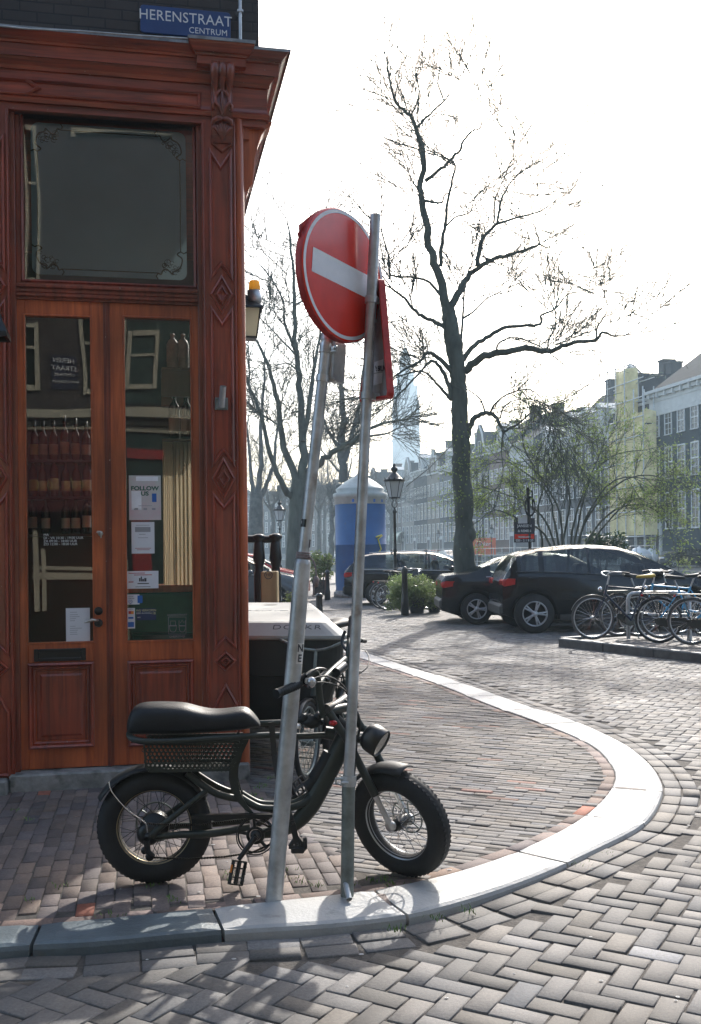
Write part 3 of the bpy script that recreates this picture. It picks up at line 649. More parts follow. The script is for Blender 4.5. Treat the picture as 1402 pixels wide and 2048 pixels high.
for sx, X in ((1, x0), (-1, x1)):
    for sy, Yy in ((1, y0), (-1, y1)):
        crv = catmull([(X + sx * a, Yy + sy * b, 0) for a, b in ((0, cg), (.022, .13), (-.01, .10), (.006, .04), (.05, .012), (.055, -.002), (.095, .03), (.12, .015), (.13, -.006), (cg, 0))], 6)
        eline([(p.x, p.y) for p in crv], .005)
        for _ in range(16):
            a = rnd.uniform(.01, .12); b = rnd.uniform(.01, .13 - a * .6); q = rnd.uniform(.008, .02)
            eline([(X + sx * a + q * math.cos(t), Yy + sy * b + q * math.sin(t)) for t in np.linspace(0, 5.4, 10)], .002)
        eline([(X - sx * .04, Yy + sy * (cg + .0)), (X - sx * .02, Yy + sy * (cg - .012)), (X, Yy + sy * cg)], .0042)
        eline([(X + sx * cg, Yy - sy * .04), (X + sx * (cg + .012), Yy - sy * .02), (X + sx * cg, Yy)], .0042)
et.build('etched_border', M['etch'], tw)
# doors
VD = -.05
def leaf(x0, x1, gx0, gx1, gy0, gy1, px0, px1, py0, py1):
    d = MB(); ro = FR(x0, 606, x1, 1530, VD); ro = (ro[0], zs + .006, ro[2], F(215, 605, VD)[1]); g = FR(gx0, gy0, gx1, gy1, VD); p = FR(px0, py0, px1, py1, VD)
    FB(d, (ro[0], ro[1], g[0], ro[3]), VD - .05, VD, .003); FB(d, (g[2], ro[1], ro[2], ro[3]), VD - .05, VD, .003)
    FB(d, (g[0], g[3], g[2], ro[3]), VD - .05, VD, .003); FB(d, (g[0], p[3], g[2], g[1]), VD - .05, VD, .003); FB(d, (g[0], ro[1], g[2], p[1]), VD - .05, VD, .003)
    FB(d, (g[0], p[1], g[2], p[3]), VD - .045, VD - .012)
    d.ring(rp(g)[::-1], [(-.012, .0), (-.008, .007), (-.001, .006), (.0, -.02)], atv(VD))
    d = d.build('door', M['wood_orange'], shop)
    pn = MB(); pr_ = rp((g[0] - .004, p[1], g[2] + .004, p[3])); pn.ring(pr_, BOLD, atv(VD)); a = .075
    pn.ring(pr_, [(.048, -.012), (.056, -.004), (a, -.004), (a + .012, .003), (a + .016, .004)], atv(VD - .004))
    pi = (pr_[0][0] + a + .014, pr_[0][1] + a + .014, pr_[2][0] - a - .014, pr_[2][1] - a - .014); FB(pn, pi, VD - .02, VD + .0005)
    pn.build('door_panel', M['wood'], d)
    gm = MB(); FB(gm, g, VD - .032, VD - .028); gm.build('door_glass', M['glass'], d)
    return d, g
dl, gL = leaf(30, 213, 53, 183, 633, 1284, 50, 183, 1325, 1496)
dr, gR = leaf(223, 402, 252, 383, 637, 1280, 254, 385, 1320, 1490)
m_ = MB(); r = FR(211, 606, 224, 1530, VD); r = (r[0], zs + .006, r[2], F(215, 605, VD)[1])
FB(m_, (r[0], r[1], r[2], r[3]), VD - .03, VD + .010, .004); FB(m_, (r[0] + .012, r[1], r[2] - .012, r[3]), VD + .009, VD + .022, .006); m_.build('meeting_strip', M['wood_dark'], dl)
lb = MB(); r = FR(68, 1297, 172, 1322, VD); frame(lb, r, (r[0] + .03, r[1] + .022, r[2] - .03, r[3] - .022), VD - .002, VD + .012, .004); FB(lb, (r[0] + .03, r[1] + .022, r[2] - .03, r[3] - .022), VD - .001, VD + .004)
lb.build('letterbox', M['black'], dl)
M['brass_dark'] = mat('tarnished_lock', (.03, .026, .022), .4, .7, .3, 30); M['nickel'] = mat('worn_nickel', (.55, .52, .46), .28, .9, .2, 20)
lk = MB(); u_, z_ = F(196, 1225, VD)
for y in (1222, 1246): u_, z_ = F(197, y, VD); lk.lathe([(.0, .018), (.022, .016), (.027, .008), (.028, 0)], 20, atv(VD) @ Matrix.Translation((u_, z_, 0)))
lk = lk.build('lock_rosette', M['brass_dark'], dl)
hd = MB(); u_, z_ = F(186, 1240, VD); hd.tube([FM @ Vector((u_ + .03, z_, VD + .02)), FM @ Vector((u_ + .025, z_, VD + .05)), FM @ Vector((u_, z_ + .004, VD + .062)), FM @ Vector((u_ - .035, z_ - .006, VD + .06)), FM @ Vector((u_ - .05, z_ - .012, VD + .056))], [.009, .012, .016, .012, .006], 10, flat=.7)
hd.build('door_handle', M['nickel'], dl)
kk = MB(); u_, z_ = F(201, 1067, VD); kk.lathe([(0, .016), (.014, .014), (.017, 0)], 16, atv(VD) @ Matrix.Translation((u_, z_, 0))); kk.tube([FM @ Vector((u_, z_ + .01, VD + .02)), FM @ Vector((u_ - .015, z_ + .012, VD + .025)), FM @ Vector((u_ - .022, z_ + .004, VD + .025))], .006, 8)
kk.tube([FM @ Vector((u_ + .003, z_, VD + .018)), FM @ Vector((u_ + .004, z_ - .03, VD + .02))], [.009, .004], 8); kk.build('cylinder_lock', M['nickel'], dl)
# pipes and cables above the cornice
pp = MB(); a = Vector((F(479, 30, .02)[0], 6.5, .03)); a.y = 5
ua = F(480, 40, .02)[0]; zt0 = F(480, 76, .02)[1]
pp.tube([FM @ Vector((ua, zt0 - .03, .035)), FM @ Vector((ua, zt0 + 3, .035))], .011, 8)
for dz in (.16, .9, 1.7): FB(pp, (ua - .02, zt0 + dz, ua + .02, zt0 + dz + .02), -.02, .05, .004)
pp.build('conduit', M['steel'], shop)
cb_ = MB(); cb_.tube([FM @ Vector((F(x, y, .2)[0], F(x, y, .2)[1], .2)) for x, y in ((-60, 44), (0, 52), (60, 58), (160, 62), (260, 70), (375, 77))], .006, 6); cb_.build('cable', M['steel'], shop)
# street name plate
M['enamel'] = mat('blue_enamel', (.012, .048, .17), .35, 0, .15, 8)
u0, zb0 = F(281, 68, .02); u1, zt1 = F(461, 24, .02); ztl = F(370, 16, .02)[1]; zbl = F(370, 71, .02)[1]
sp_ = thing('street_name_plate', 'blue enamel street name plate on the brick wall above the cornice', 'street sign', FM @ Vector(((u0 + u1) / 2, zbl, -.02)), FD)
pm = MB(); pm.prism(rr((u0, zbl, u1, ztl), 0, .022), .012, atv(.003), .003); pm.build('plate', M['enamel'], sp_)
wm = (u1 - u0)
text("HERENSTRAAT", .096, M['white'], sp_, atv(.016) @ Matrix.Translation((u0 + wm * .5, zbl + (ztl - zbl) * .64, 0)), sx=.92, space=1.04)
text("CENTRUM", .056, M['white'], sp_, atv(.016) @ Matrix.Translation((u0 + wm * .965, zbl + (ztl - zbl) * .22, 0)), align='RIGHT', sx=.95, space=1.04)
# flag holder
u_, z_ = F(443, 805, .045); fh = thing('flagpole_holder', 'empty grey metal flagpole holder screwed to the wooden pilaster', 'flagpole holder', FM @ Vector((u_, z_, .03)), FD)
p = MB(); FB(p, (u_ - .042, z_ - .05, u_ + .042, z_ + .032), .045, .052, .002)
for a in (-1, 1):
    for b in (-1, 1): p.lathe([(0, .006), (.005, .004), (.006, 0)], 8, atv(.052) @ Matrix.Translation((u_ + a * .03, z_ - .009 + b * .03, 0)))
p.build('plate', M['steel_dark'], fh)
p = MB(); A = FM @ Vector((u_, z_ - .03, .055)); B = FM @ Vector((u_ + .006, z_ + .095, .12)); p.tube([A, B], .021, 14, cap=False); p.tube([B, A], .016, 14, cap=False); p.build('socket', M['steel'], fh)
# wall lantern at the left edge
u_, z_ = F(13, 662, .35); ln = thing('wall_lantern', 'black metal wall lantern cut by the left edge of the picture', 'lantern', FM @ Vector((u_ - .1, z_, .0)), FD)
p = MB(); p.m = FP @ Matrix.Translation((u_ - .08, .35, z_)); p.lathe([(.0, .14), (.05, .12), (.13, -.02), (.135, -.05), (.11, -.05)], 4, Matrix.Rotation(PI / 4, 4, 'Z'), smooth=False); p.build('roof', M['black'], ln)
p = MB(); p.m = FP; p.tube([(u_ - .08, .0, z_ + .16), (u_ - .08, .35, z_ + .16), (u_ - .08, .35, z_ + .12)], .012, 8); p.build('bracket', M['black'], ln)
# ---------------------------------------------------------------- things in and on the shop windows
def sheet(name, label, cat, r, v, m, group=None, th=.001):
    t = thing(name, label, cat, FM @ Vector(((r[0] + r[2]) / 2, r[1], v)), FD, group); p = MB(); FB(p, r, v, v + th); p.build('sheet', m, t); return t
M['paper'] = mat('white_paper', (.70, .71, .74), .6, 0, .04, 4); M['ink'] = mat('dark_ink', (.05, .05, .06), .6); M['greyink'] = mat('grey_ink', (.30, .30, .32), .6)
M['inkgreen'] = mat('green_ink', (.05, .13, .09), .6); M['inkred'] = mat('red_ink', (.40, .05, .05), .6); M['inkblue'] = mat('blue_ink', (.02, .12, .42), .5)
VS = VD - .0275
def PT(s, size, m, t, x, y, v=VS + .0016, **k):
    u, z = F(x, y, v); return text(s, size, m, t, atv(v) @ Matrix.Translation((u, z, 0)), depth=.0003, **k)
def bars(t, m, lst, name='print', v=VS + .0012):
    b = MB()
    for x0, y0, x1, y1 in lst: FB(b, FR(x0, y0, x1, y1, v), v, v + .0003)
    b.build(name, m, t)
t = sheet('follow_us_poster', 'pale green and pink poster headed FOLLOW US inside the right door glass', 'poster', FR(258, 951, 322, 1040, VS), VS, mat('pastel_poster', (.50, .60, .55), .4, 0, .2, 3.5, col2=(.62, .42, .46)))
PT("FOLLOW", .038, M['inkgreen'], t, 289.5, 977, sx=1.15, bold=.0016); PT("US", .038, M['inkgreen'], t, 289.5, 987.5, sx=1.15, bold=.0016)
bars(t, M['reflwhite'], [(263, 982, 283, 1020), (272, 953, 316, 962)], 'picture'); bars(t, M['inkblue'], [(304, 987, 313, 1004)], 'picture_bottle'); bars(t, M['greyink'], [(277, 1011, 304, 1012), (268, 1016, 276, 1020), (287, 1016, 294, 1020), (304, 1016, 311, 1020)])
t = sheet('printed_notice', 'white printed notice hanging under the pastel poster in the right door', 'notice', FR(263, 1044, 309, 1107, VS), VS, M['paper'])
bars(t, M['greyink'], [(270, 1054, 301, 1064), (278, 1068, 291, 1069.2), (272, 1050, 299, 1051), (276, 1075, 296, 1076)]); bars(t, M['inkred'], [(270, 1096, 302, 1097), (274, 1099, 299, 1100)], 'red_print')
t = sheet('business_card_sign', 'wide white sign with red heading and small town skyline in the right door', 'notice', FR(254, 1142, 317, 1177, VS), VS, M['paper'])
bars(t, M['inkred'], [(257, 1145.5, 290, 1147), (268, 1149, 304, 1150.5), (257, 1163, 267, 1165)], 'red_print'); bars(t, M['ink'], [(278, 1156, 281, 1163), (281.5, 1153, 284, 1163), (284.5, 1158, 288, 1163), (288.5, 1156, 293, 1163), (275, 1166, 298, 1168), (271, 1173, 301, 1174)])
t = sheet('payment_sticker', 'small white sticker with a blue heart low in the right door glass', 'sticker', FR(254, 1189, 279, 1209, VS), VS, M['paper'])
PT("BOOM", .011, M['ink'], t, 262, 1193); PT("LOKAAL", .011, M['ink'], t, 263, 1197); bars(t, M['inkblue'], [(275, 1191, 285, 1206)], 'blue_badge', VS + .002)
hb = MB(); u, z = F(261, 1204, VS); hb.tube([FM @ Vector((u + .010 * math.sin(a) ** 3 * 1.2, z + .0008 * (13 * math.cos(a) - 5 * math.cos(2 * a) - 2 * math.cos(3 * a)), VS + .003)) for a in np.linspace(0, 6.28, 20)], .0015, 5); hb.build('heart', M['inkblue'], t)
t = sheet('card_sticker', 'tall white sticker with card payment marks at the lower left of the right door glass', 'sticker', FR(254, 1216, 270, 1257, VS), VS, M['paper'])
bars(t, M['inkred'], [(257, 1222, 262.5, 1228)], 'red_mark'); bars(t, mat('orange_ink', (.7, .25, .03), .5), [(262.5, 1222, 267.5, 1228)], 'orange_mark'); bars(t, M['inkblue'], [(256.5, 1234, 267, 1237.5), (256, 1244, 268, 1254)], 'blue_mark'); PT("MAESTRO", .007, M['ink'], t, 262, 1219)
t = sheet('age_limit_sticker', 'dark blue sticker about selling no alcohol under 18 beside the card sticker', 'sticker', FR(273, 1217, 312, 1240, VS), VS, mat('navy_sticker', (.012, .025, .08), .4))
ylw = mat('pale_yellow_ink', (.6, .58, .30), .5)
PT("WIJ VERKOPEN", .021, ylw, t, 292.5, 1221, sx=.92); PT("GEEN ALCOHOL", .014, M['white'], t, 287, 1226.5, sx=.9); PT("<18", .022, ylw, t, 306, 1226.8); PT("NIX", .012, M['white'], t, 278, 1235)
t = sheet('letter_notice', 'plain white letter taped low inside the left door glass beside the handle', 'notice', FR(132, 1216, 180, 1283, VS), VS, M['paper'])
bars(t, M['greyink'], [(140, y, 140 + w__, y + .9) for y, w__ in ((1224, 14), (1229, 16), (1233, 19), (1237, 12), (1241, 10), (1252, 11), (1256, 24), (1260, 16), (1264, 14), (1268, 15))])
u, z = F(87, 1079, VS); oh = thing('opening_hours_lettering', 'small white opening hours lettering on the left door glass', 'lettering', FM @ Vector((u, z - .05, VD - .027)), FD)
M['vinyl'] = mat('white_vinyl', (.75, .75, .75), .5)
for i, s in enumerate(("MA", "DI - VR 10:30 - 19:00 UUR", "ZA 09:30 - 18:00 UUR", "ZO 12:00 - 18:00 UUR")): PT(s, .0225, M['vinyl'], oh, 87, 1070 + i * 6.2, v=VD - .0268, align='LEFT', sx=1.02)
# etched badge bottom right of the right door glass
u, z = F(353, 1230, VS); bd = thing('pub_badge_etching', 'faint white badge with a hat and a crown etched low on the right door glass', 'window badge', FM @ Vector((u, z - .12, VD - .027)), FD)
p = MB()
def ol(pts, close=True):
    Q = [FM @ Vector((*F(x, y, VD - .027), VD - .0265)) for x, y in pts]; p.tube(Q + ([Q[0]] if close else []), .0016, 4, smooth=False)
ol([(337, 1234), (372, 1234), (372, 1268), (337, 1268)]); ol([(339, 1252), (353, 1252), (352, 1260), (349, 1264), (343, 1264), (340, 1260)]); ol([(338, 1251), (354, 1251)], False); ol([(341, 1251), (341, 1242), (351, 1242), (351, 1251)], False)
ol([(358, 1252), (371, 1252), (370, 1260), (367, 1264), (362, 1264), (359, 1260)]); ol([(358, 1251), (358, 1241), (361, 1246), (364.5, 1240), (368, 1246), (371, 1241), (371, 1251)])
p.build('outline', M['greyink'], bd)
PT("HUIDENSTRAAT", .018, M['greyink'], bd, 354.5, 1230, v=VD - .0265); PT("CHEERSTHIJS", .018, M['greyink'], bd, 354.5, 1273, v=VD - .0265)
# shelves and bottles
M['winered'] = mat('dark_red_wall', (.055, .008, .010), .5, 0, .3, 2); M['shelfwood'] = mat('brown_board', (.16, .085, .045), .5, 0, .3, 6, stretch=(1, 1, .2)); M['pale_board'] = mat('pale_curtain', (.55, .42, .24), .7, 0, .25, 5, stretch=(3, 3, .3)); N, L = nodes(M['pale_board']); tl = N.new('ShaderNodeBsdfTranslucent'); tl.inputs[0].default_value = (.50, .42, .31, 1); mx = N.new('ShaderNodeMixShader'); mx.inputs[0].default_value = .5; L.new(N['Principled BSDF'].outputs[0], mx.inputs[1]); L.new(tl.outputs[0], mx.inputs[2]); L.new(mx.outputs[0], N['Material Output'].inputs[0])
M['bottle_glass'] = mat('dark_bottle_glass', (.012, .018, .012), .12, 0, spec=.6); M['bottle_rose'] = mat('rose_bottle', (.10, .02, .016), .15); M['labelp'] = mat('bottle_label', (.48, .30, .24), .6, 0, .15, 20); M['labelw'] = mat('white_bottle_label', (.55, .55, .53), .6); M['labely'] = mat('yellow_bottle_label', (.45, .34, .10), .6)
M['stoneware'] = mat('stoneware', (.30, .23, .19), .5, 0, .3, 20); M['curtain'] = mat('cream_curtain', (.50, .40, .25), .8, 0, .15, 3)
VB = -.42
def unit(name, label, r, v0, v1, m, ths, mod=None):
    t = thing(name, label, 'shelf', FM @ Vector(((r[0] + r[2]) / 2, r[1], v0)), FD); p = MB(); FB(p, (r[0], mod or r[1], r[2], r[3]), v0, v0 + .02); p.build('back_board', m, t)
    for z_ in ths: q = MB(); FB(q, (r[0], z_ - .018, r[2], z_), v0 + .02, v1, .002); q.build('shelf_board', m, t)
    return t
rL = FR(40, 855, 215, 1290, VB - .15); zsh = [F(118, y, VB)[1] for y in (921, 994, 1068)]
unit('bottle_shelf', 'dark red shelf unit of bottles behind the left door glass', rL, VB - .15, VB + .06, M['winered'], zsh)
def bottle(kind, label, x, zb, v, m, lab, group, h=.30, r=.037, capm=None):
    u = F(x, 900, v)[0]; t = thing(kind, label, 'bottle', FM @ Vector((u, zb, v)), FD, group)
    T = FP @ Matrix.Translation((u, v, zb)); p = MB()
    p.lathe([(0, 0), (r * .9, 0), (r, .01), (r, h * .56), (r * .9, h * .63), (r * .42, h * .72), (r * .36, h * .9), (r * .4, h * .91), (r * .4, h), (0, h)], 16, T); p.build('glass_body', m, t)
    p = MB(); p.lathe([(r + .0008, h * .14), (r + .0008, h * .40)], 16, T); p.build('label', lab, t)
    p = MB(); p.lathe([(r * .41, h * .86), (r * .43, h * 1.004), (0, h * 1.006)], 12, T); p.build('cap', capm or M['black'], t)
gp = 'bottles on the red shelf'; names = ['first', 'second', 'third', 'fourth', 'fifth', 'sixth']; lbs = [M['labely'], M['labelp'], M['labelp'], M['labelp'], M['labelp'], M['labelp']]
for row, (z_, xs) in enumerate(zip(zsh, ((69, 86, 107, 129, 151, 172), (66, 84, 108, 131, 152, 173), (64, 90, 130, 150, 172)))):
    for i, x in enumerate(xs):
        big = 'top' if row == 0 else 'middle' if row == 1 else 'bottom'
        bottle('wine_bottle', f'{names[i]} bottle from the left on the {big} row of the dark red shelf', x, z_ + .001, VB + rnd.uniform(-.01, .01), M['bottle_rose'] if row < 2 else M['bottle_glass'], lbs[i] if row < 2 else M['labelw'], gp, h=rnd.choice((.27, .29, .31)), r=.029)
rR = FR(323, 690, 395, 800, VB); zj = F(355, 739, VB)[1]
t = unit('side_cupboard', 'brown board cupboard with pale lower boards behind the right door glass', (rR[0], F(355, 1182, VB)[1], rR[2] + .05, zj), VB - .3, VB + .08, M['shelfwood'], [zj, F(355, 880, VB)[1]], F(355, 800, VB)[1])
p = MB(); FB(p, (rR[0], F(355, 797, VB)[1], rR[2] + .05, zj - .02), VB + .06, VB + .08); p.build('front_board', M['shelfwood'], t)
for x, w2, am in ((325, 21, .006), (347, 46, .016)):
    p = MB(); u0_, u1_ = F(x, 900, VB + .08)[0], F(x + w2, 900, VB + .08)[0]; zb0, zb1 = F(355, 1182, VB)[1], F(355, 884, VB)[1]; vs = []
    for k in range(41): uq = u0_ + (u1_ - u0_) * k / 40; vq = VB + .055 + am * math.sin(k * .9) * (1 + .4 * math.sin(k * .37)); vs += [FM @ Vector((uq, zb0, vq)), FM @ Vector((uq, zb1, vq - .006))]
    p.add(vs, [(2 * k, 2 * k + 2, 2 * k + 3, 2 * k + 1) for k in range(40)], True); p.build('pale_curtain', M['pale_board'], t)
for i, x in enumerate((345, 366)):
    u = F(x, 700, VB)[0]; j = thing('stoneware_jug', f"{'left' if i == 0 else 'right'} brown stoneware jug on top of the cupboard", 'jug', FM @ Vector((u, zj, VB)), FD, 'stoneware jugs'); p = MB()
    p.lathe([(0, 0), (.04, 0), (.042, .01), (.042, .17), (.03, .20), (.014, .215), (.014, .235), (.018, .24), (.012, .25), (0, .25)], 18, FP @ Matrix.Translation((u, VB, zj + .001))); p.build('body', M['stoneware'], j)
zb2 = F(355, 879, VB)[1] + .001
for i, x in enumerate((349, 373)): bottle('red_wine_bottle', f"{'left' if i == 0 else 'right'} tall dark wine bottle standing in the brown cupboard", x, zb2, VB + .03, M['bottle_glass'], M['labelw'], 'bottles in the cupboard', h=.36, r=.038, capm=M['ink'])
gb = thing('green_chest', 'low green painted chest behind the right door glass', 'chest', FM @ Vector((F(318, 1280, VB)[0], .14, VB)), FD); r = FR(235, 1184, 405, 1300, VB); r = (r[0], .11, r[2], r[3])
M['chestgreen'] = mat('green_paint', (.035, .15, .105), .35, 0, .25, 4)
p = MB(); FB(p, r, VB - .2, VB + .12, .01); p.build('body', M['chestgreen'], gb); p = MB(); FB(p, (r[0], r[3] + .001, r[2], r[3] + .05), VB - .2, VB + .13, .005); p.build('top', M['wood_orange'], gb)
p = MB(); zq = F(318, 1262, VB)[1]; p.ring(rp((r[0] + .1, .2, r[2] - .05, zq)), RIDGE, atv(VB + .12)); p.build('moulding', M['chestgreen'], gb)
# ---------------------------------------------------------------- the house over the street: it shows in the panes
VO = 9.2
M['cream2'] = mat('dull_cream_paint', (.36, .34, .26), .6, 0, .15, 3)  # darker cream for the house mirrored in the panes
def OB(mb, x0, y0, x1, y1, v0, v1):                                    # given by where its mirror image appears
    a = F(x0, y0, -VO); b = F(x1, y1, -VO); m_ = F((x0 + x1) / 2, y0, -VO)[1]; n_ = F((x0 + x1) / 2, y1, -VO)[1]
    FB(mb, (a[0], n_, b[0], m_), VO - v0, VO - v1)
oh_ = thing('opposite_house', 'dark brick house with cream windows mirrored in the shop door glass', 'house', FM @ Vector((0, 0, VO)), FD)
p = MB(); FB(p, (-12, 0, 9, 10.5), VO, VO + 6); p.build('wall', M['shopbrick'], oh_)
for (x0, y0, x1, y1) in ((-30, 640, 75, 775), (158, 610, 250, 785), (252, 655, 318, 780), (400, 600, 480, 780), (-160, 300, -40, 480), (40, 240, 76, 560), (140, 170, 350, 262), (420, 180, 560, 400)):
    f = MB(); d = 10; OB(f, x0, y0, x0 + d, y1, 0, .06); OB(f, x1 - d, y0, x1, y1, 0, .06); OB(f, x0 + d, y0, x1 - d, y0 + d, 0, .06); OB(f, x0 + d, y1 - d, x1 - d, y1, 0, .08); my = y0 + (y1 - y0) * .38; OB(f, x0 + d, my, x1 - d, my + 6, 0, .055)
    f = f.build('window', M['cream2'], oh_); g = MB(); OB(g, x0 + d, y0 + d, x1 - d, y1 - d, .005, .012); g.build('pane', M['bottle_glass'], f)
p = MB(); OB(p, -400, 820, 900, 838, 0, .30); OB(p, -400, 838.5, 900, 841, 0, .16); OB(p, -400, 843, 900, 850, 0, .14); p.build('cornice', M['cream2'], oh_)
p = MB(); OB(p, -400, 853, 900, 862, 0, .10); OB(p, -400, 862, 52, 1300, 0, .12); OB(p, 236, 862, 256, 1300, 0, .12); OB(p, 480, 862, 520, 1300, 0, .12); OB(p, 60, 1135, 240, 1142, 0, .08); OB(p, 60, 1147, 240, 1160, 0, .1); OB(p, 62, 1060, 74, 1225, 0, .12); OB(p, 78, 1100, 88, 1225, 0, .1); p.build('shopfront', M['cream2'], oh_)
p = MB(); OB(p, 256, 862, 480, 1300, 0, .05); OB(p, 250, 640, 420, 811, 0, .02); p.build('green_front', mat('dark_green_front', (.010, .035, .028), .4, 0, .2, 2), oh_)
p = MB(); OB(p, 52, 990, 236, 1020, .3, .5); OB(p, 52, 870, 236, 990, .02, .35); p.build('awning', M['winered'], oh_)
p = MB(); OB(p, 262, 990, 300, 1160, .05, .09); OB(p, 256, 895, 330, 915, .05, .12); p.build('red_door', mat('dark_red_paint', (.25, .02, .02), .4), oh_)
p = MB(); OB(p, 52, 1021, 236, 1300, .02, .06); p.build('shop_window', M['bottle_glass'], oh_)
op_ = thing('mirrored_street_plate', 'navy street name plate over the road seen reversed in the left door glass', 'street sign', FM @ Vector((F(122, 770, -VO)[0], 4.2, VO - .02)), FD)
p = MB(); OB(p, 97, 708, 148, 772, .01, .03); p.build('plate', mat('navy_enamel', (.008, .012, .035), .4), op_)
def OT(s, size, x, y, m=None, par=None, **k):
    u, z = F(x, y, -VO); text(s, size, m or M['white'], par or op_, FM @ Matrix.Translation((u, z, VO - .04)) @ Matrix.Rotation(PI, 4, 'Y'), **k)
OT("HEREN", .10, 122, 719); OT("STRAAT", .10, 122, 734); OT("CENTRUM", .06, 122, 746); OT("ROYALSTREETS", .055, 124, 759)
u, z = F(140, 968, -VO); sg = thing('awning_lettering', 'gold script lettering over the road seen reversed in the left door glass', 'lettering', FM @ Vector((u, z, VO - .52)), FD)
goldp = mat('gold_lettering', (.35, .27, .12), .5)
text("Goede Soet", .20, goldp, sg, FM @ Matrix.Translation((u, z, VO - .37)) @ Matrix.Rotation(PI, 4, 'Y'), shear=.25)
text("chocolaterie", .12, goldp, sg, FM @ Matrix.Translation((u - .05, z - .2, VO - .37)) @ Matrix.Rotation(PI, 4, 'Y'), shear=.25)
# ---------------------------------------------------------------- sign posts
def frm(o, ex, ey):                                                   # frame with given X and Y axes
    ex = Vector(ex).normalized(); ez = ex.cross(Vector(ey)).normalized(); ey = ez.cross(ex)
    return Matrix(((ex.x, ey.x, ez.x, o[0]), (ex.y, ey.y, ez.y, o[1]), (ex.z, ey.z, ez.z, o[2]), (0, 0, 0, 1)))
def clamp(mb, c, ax, r, h, arm=None):
    ax = Vector(ax).normalized(); Mx = ax.to_track_quat('Z', 'Y').to_matrix().to_4x4(); Mx.translation = Vector(c)
    mb.lathe([(r, -h / 2), (r + .005, -h / 2 + .001), (r + .005, h / 2 - .001), (r, h / 2)], 20, Mx, smooth=False)
    if arm is not None:
        a = Vector(arm); mb.box(Vector(c) + a * .5, (a.length, .012, h * .9), Matrix.Rotation(math.atan2(a.y, a.x), 3, 'Z'), .002)
        mb.tube([Vector(c) + a * .8 - Vector((a.y, -a.x, 0)).normalized() * .012, Vector(c) + a * .8 + Vector((a.y, -a.x, 0)).normalized() * .02], .006, 6)
PA = G(547, 1800); PA.z = -.02; PB = W(605, 1128, 4.33); PC = W(655, 668, 4.36)
lp = thing('sign_post', 'leaning galvanised sign post, thick below and thin above, behind the motorbike style bicycle seat', 'sign post', (PA.x, PA.y, 0), 0, 'sign posts at the kerb')
lp['label'] = 'leaning galvanised post with a thick lower half that carries the round no entry sign'
p = MB(); PB2 = PB + (PB - PA).normalized() * -.01
p.tube([PA, PA.lerp(PB, .3), PA.lerp(PB, .7), PB], [.037, .0365, .036, .0355], 24, cap=False); up_ = (PB - PA).normalized()
p.tube([PB, PB + up_ * .012, PB + up_ * .022, PB + up_ * .03], [.0355, .033, .028, .024], 24, cap=False)
p.tube([PB + up_ * .028, PB.lerp(PC, .5), PC], [.0245, .0245, .0245], 24); p.build('pole', M['steel'], lp)
p = MB()
for k, (dz, r) in enumerate(((.026, .030), (.034, .029), (.040, .029), (.048, .028))): c = PB + up_ * dz; Mx = (up_ + Vector((rnd.uniform(-.1, .1), rnd.uniform(-.1, .1), 0))).to_track_quat('Y', 'Z').to_matrix().to_4x4(); Mx.translation = c; p.torus(r, .0035, 20, 6, Mx)
p.tube(catmull([PB + Vector((.02, -.02, .035)), PB + Vector((.05, -.02, .01)), PB + Vector((.06, -.02, -.06)), PB + Vector((.052, -.02, -.09)), PB + Vector((.045, -.02, -.14))], 5), .004, 6)
ico(PB + Vector((.058, -.02, -.075)), .014, p, sc=(1, 1, 1.8), jit=.15)
p.build('tied_string', mat('grey_string', (.30, .25, .25), .9, 0, .3, 60), lp)
stk = thing('black_sticker', 'small black sticker on the thin part of the leaning post', 'sticker', W(607, 1042, 4.3)); p = MB(); c = PB.lerp(PC, .155); Mx = frm(c, (1, 0, -.08), (0, 0, 1)); Mx.translation = c
up2 = (PC - PB).normalized(); Mz = up2.to_track_quat('Z', 'Y').to_matrix().to_4x4(); Mz.translation = PB.lerp(PC, .172)
def wrap(mb, P0, P1, t, h, r, a0, a1):
    ax = (P1 - P0).normalized(); ex = Vector((1, 0, 0)); ex = (ex - ax * ex.dot(ax)).normalized(); ey = ax.cross(ex); c = P0.lerp(P1, t); Mx = Matrix(((ex.x, ey.x, ax.x, c.x), (ex.y, ey.y, ax.y, c.y), (ex.z, ey.z, ax.z, c.z), (0, 0, 0, 1)))
    mb.lathe([(r, -h / 2), (r, h / 2)], 8, Mx, a0=R(a0), a1=R(a1)); return Mx
wrap(p, PB, PC, .175, .034, .0256, 185, 265); p.build('sheet', M['black'], stk)
p = MB(); wrap(p, PB, PC, .178, .012, .0259, 196, 215); p.build('mark', M['white'], stk)
stk = thing('oval_sticker', 'dark round sticker curling off the right edge of the leaning post', 'sticker', W(618, 1085, 4.3)); p = MB(); wrap(p, PB, PC, .09, .035, .0256, 320, 350); p.build('sheet', M['ink'], stk)
stk = thing('letter_sticker', 'white strip sticker with black letters N E on the thick part of the leaning post', 'sticker', W(603, 1303, 4.3)); p = MB(); Mx = wrap(p, PA, PB, .74, .09, .0375, 285, 340); p.build('sheet', M['white'], stk)
for s, dz in (("N", .022), ("E", -.022)): text(s, .045, M['ink'], stk, Mx @ Matrix.Rotation(R(308 + 90), 4, 'Z') @ Matrix.Translation((0, -.0385, dz)) @ Matrix.Rotation(PI / 2, 4, 'X'), sx=.9, bold=.001, depth=.0004)
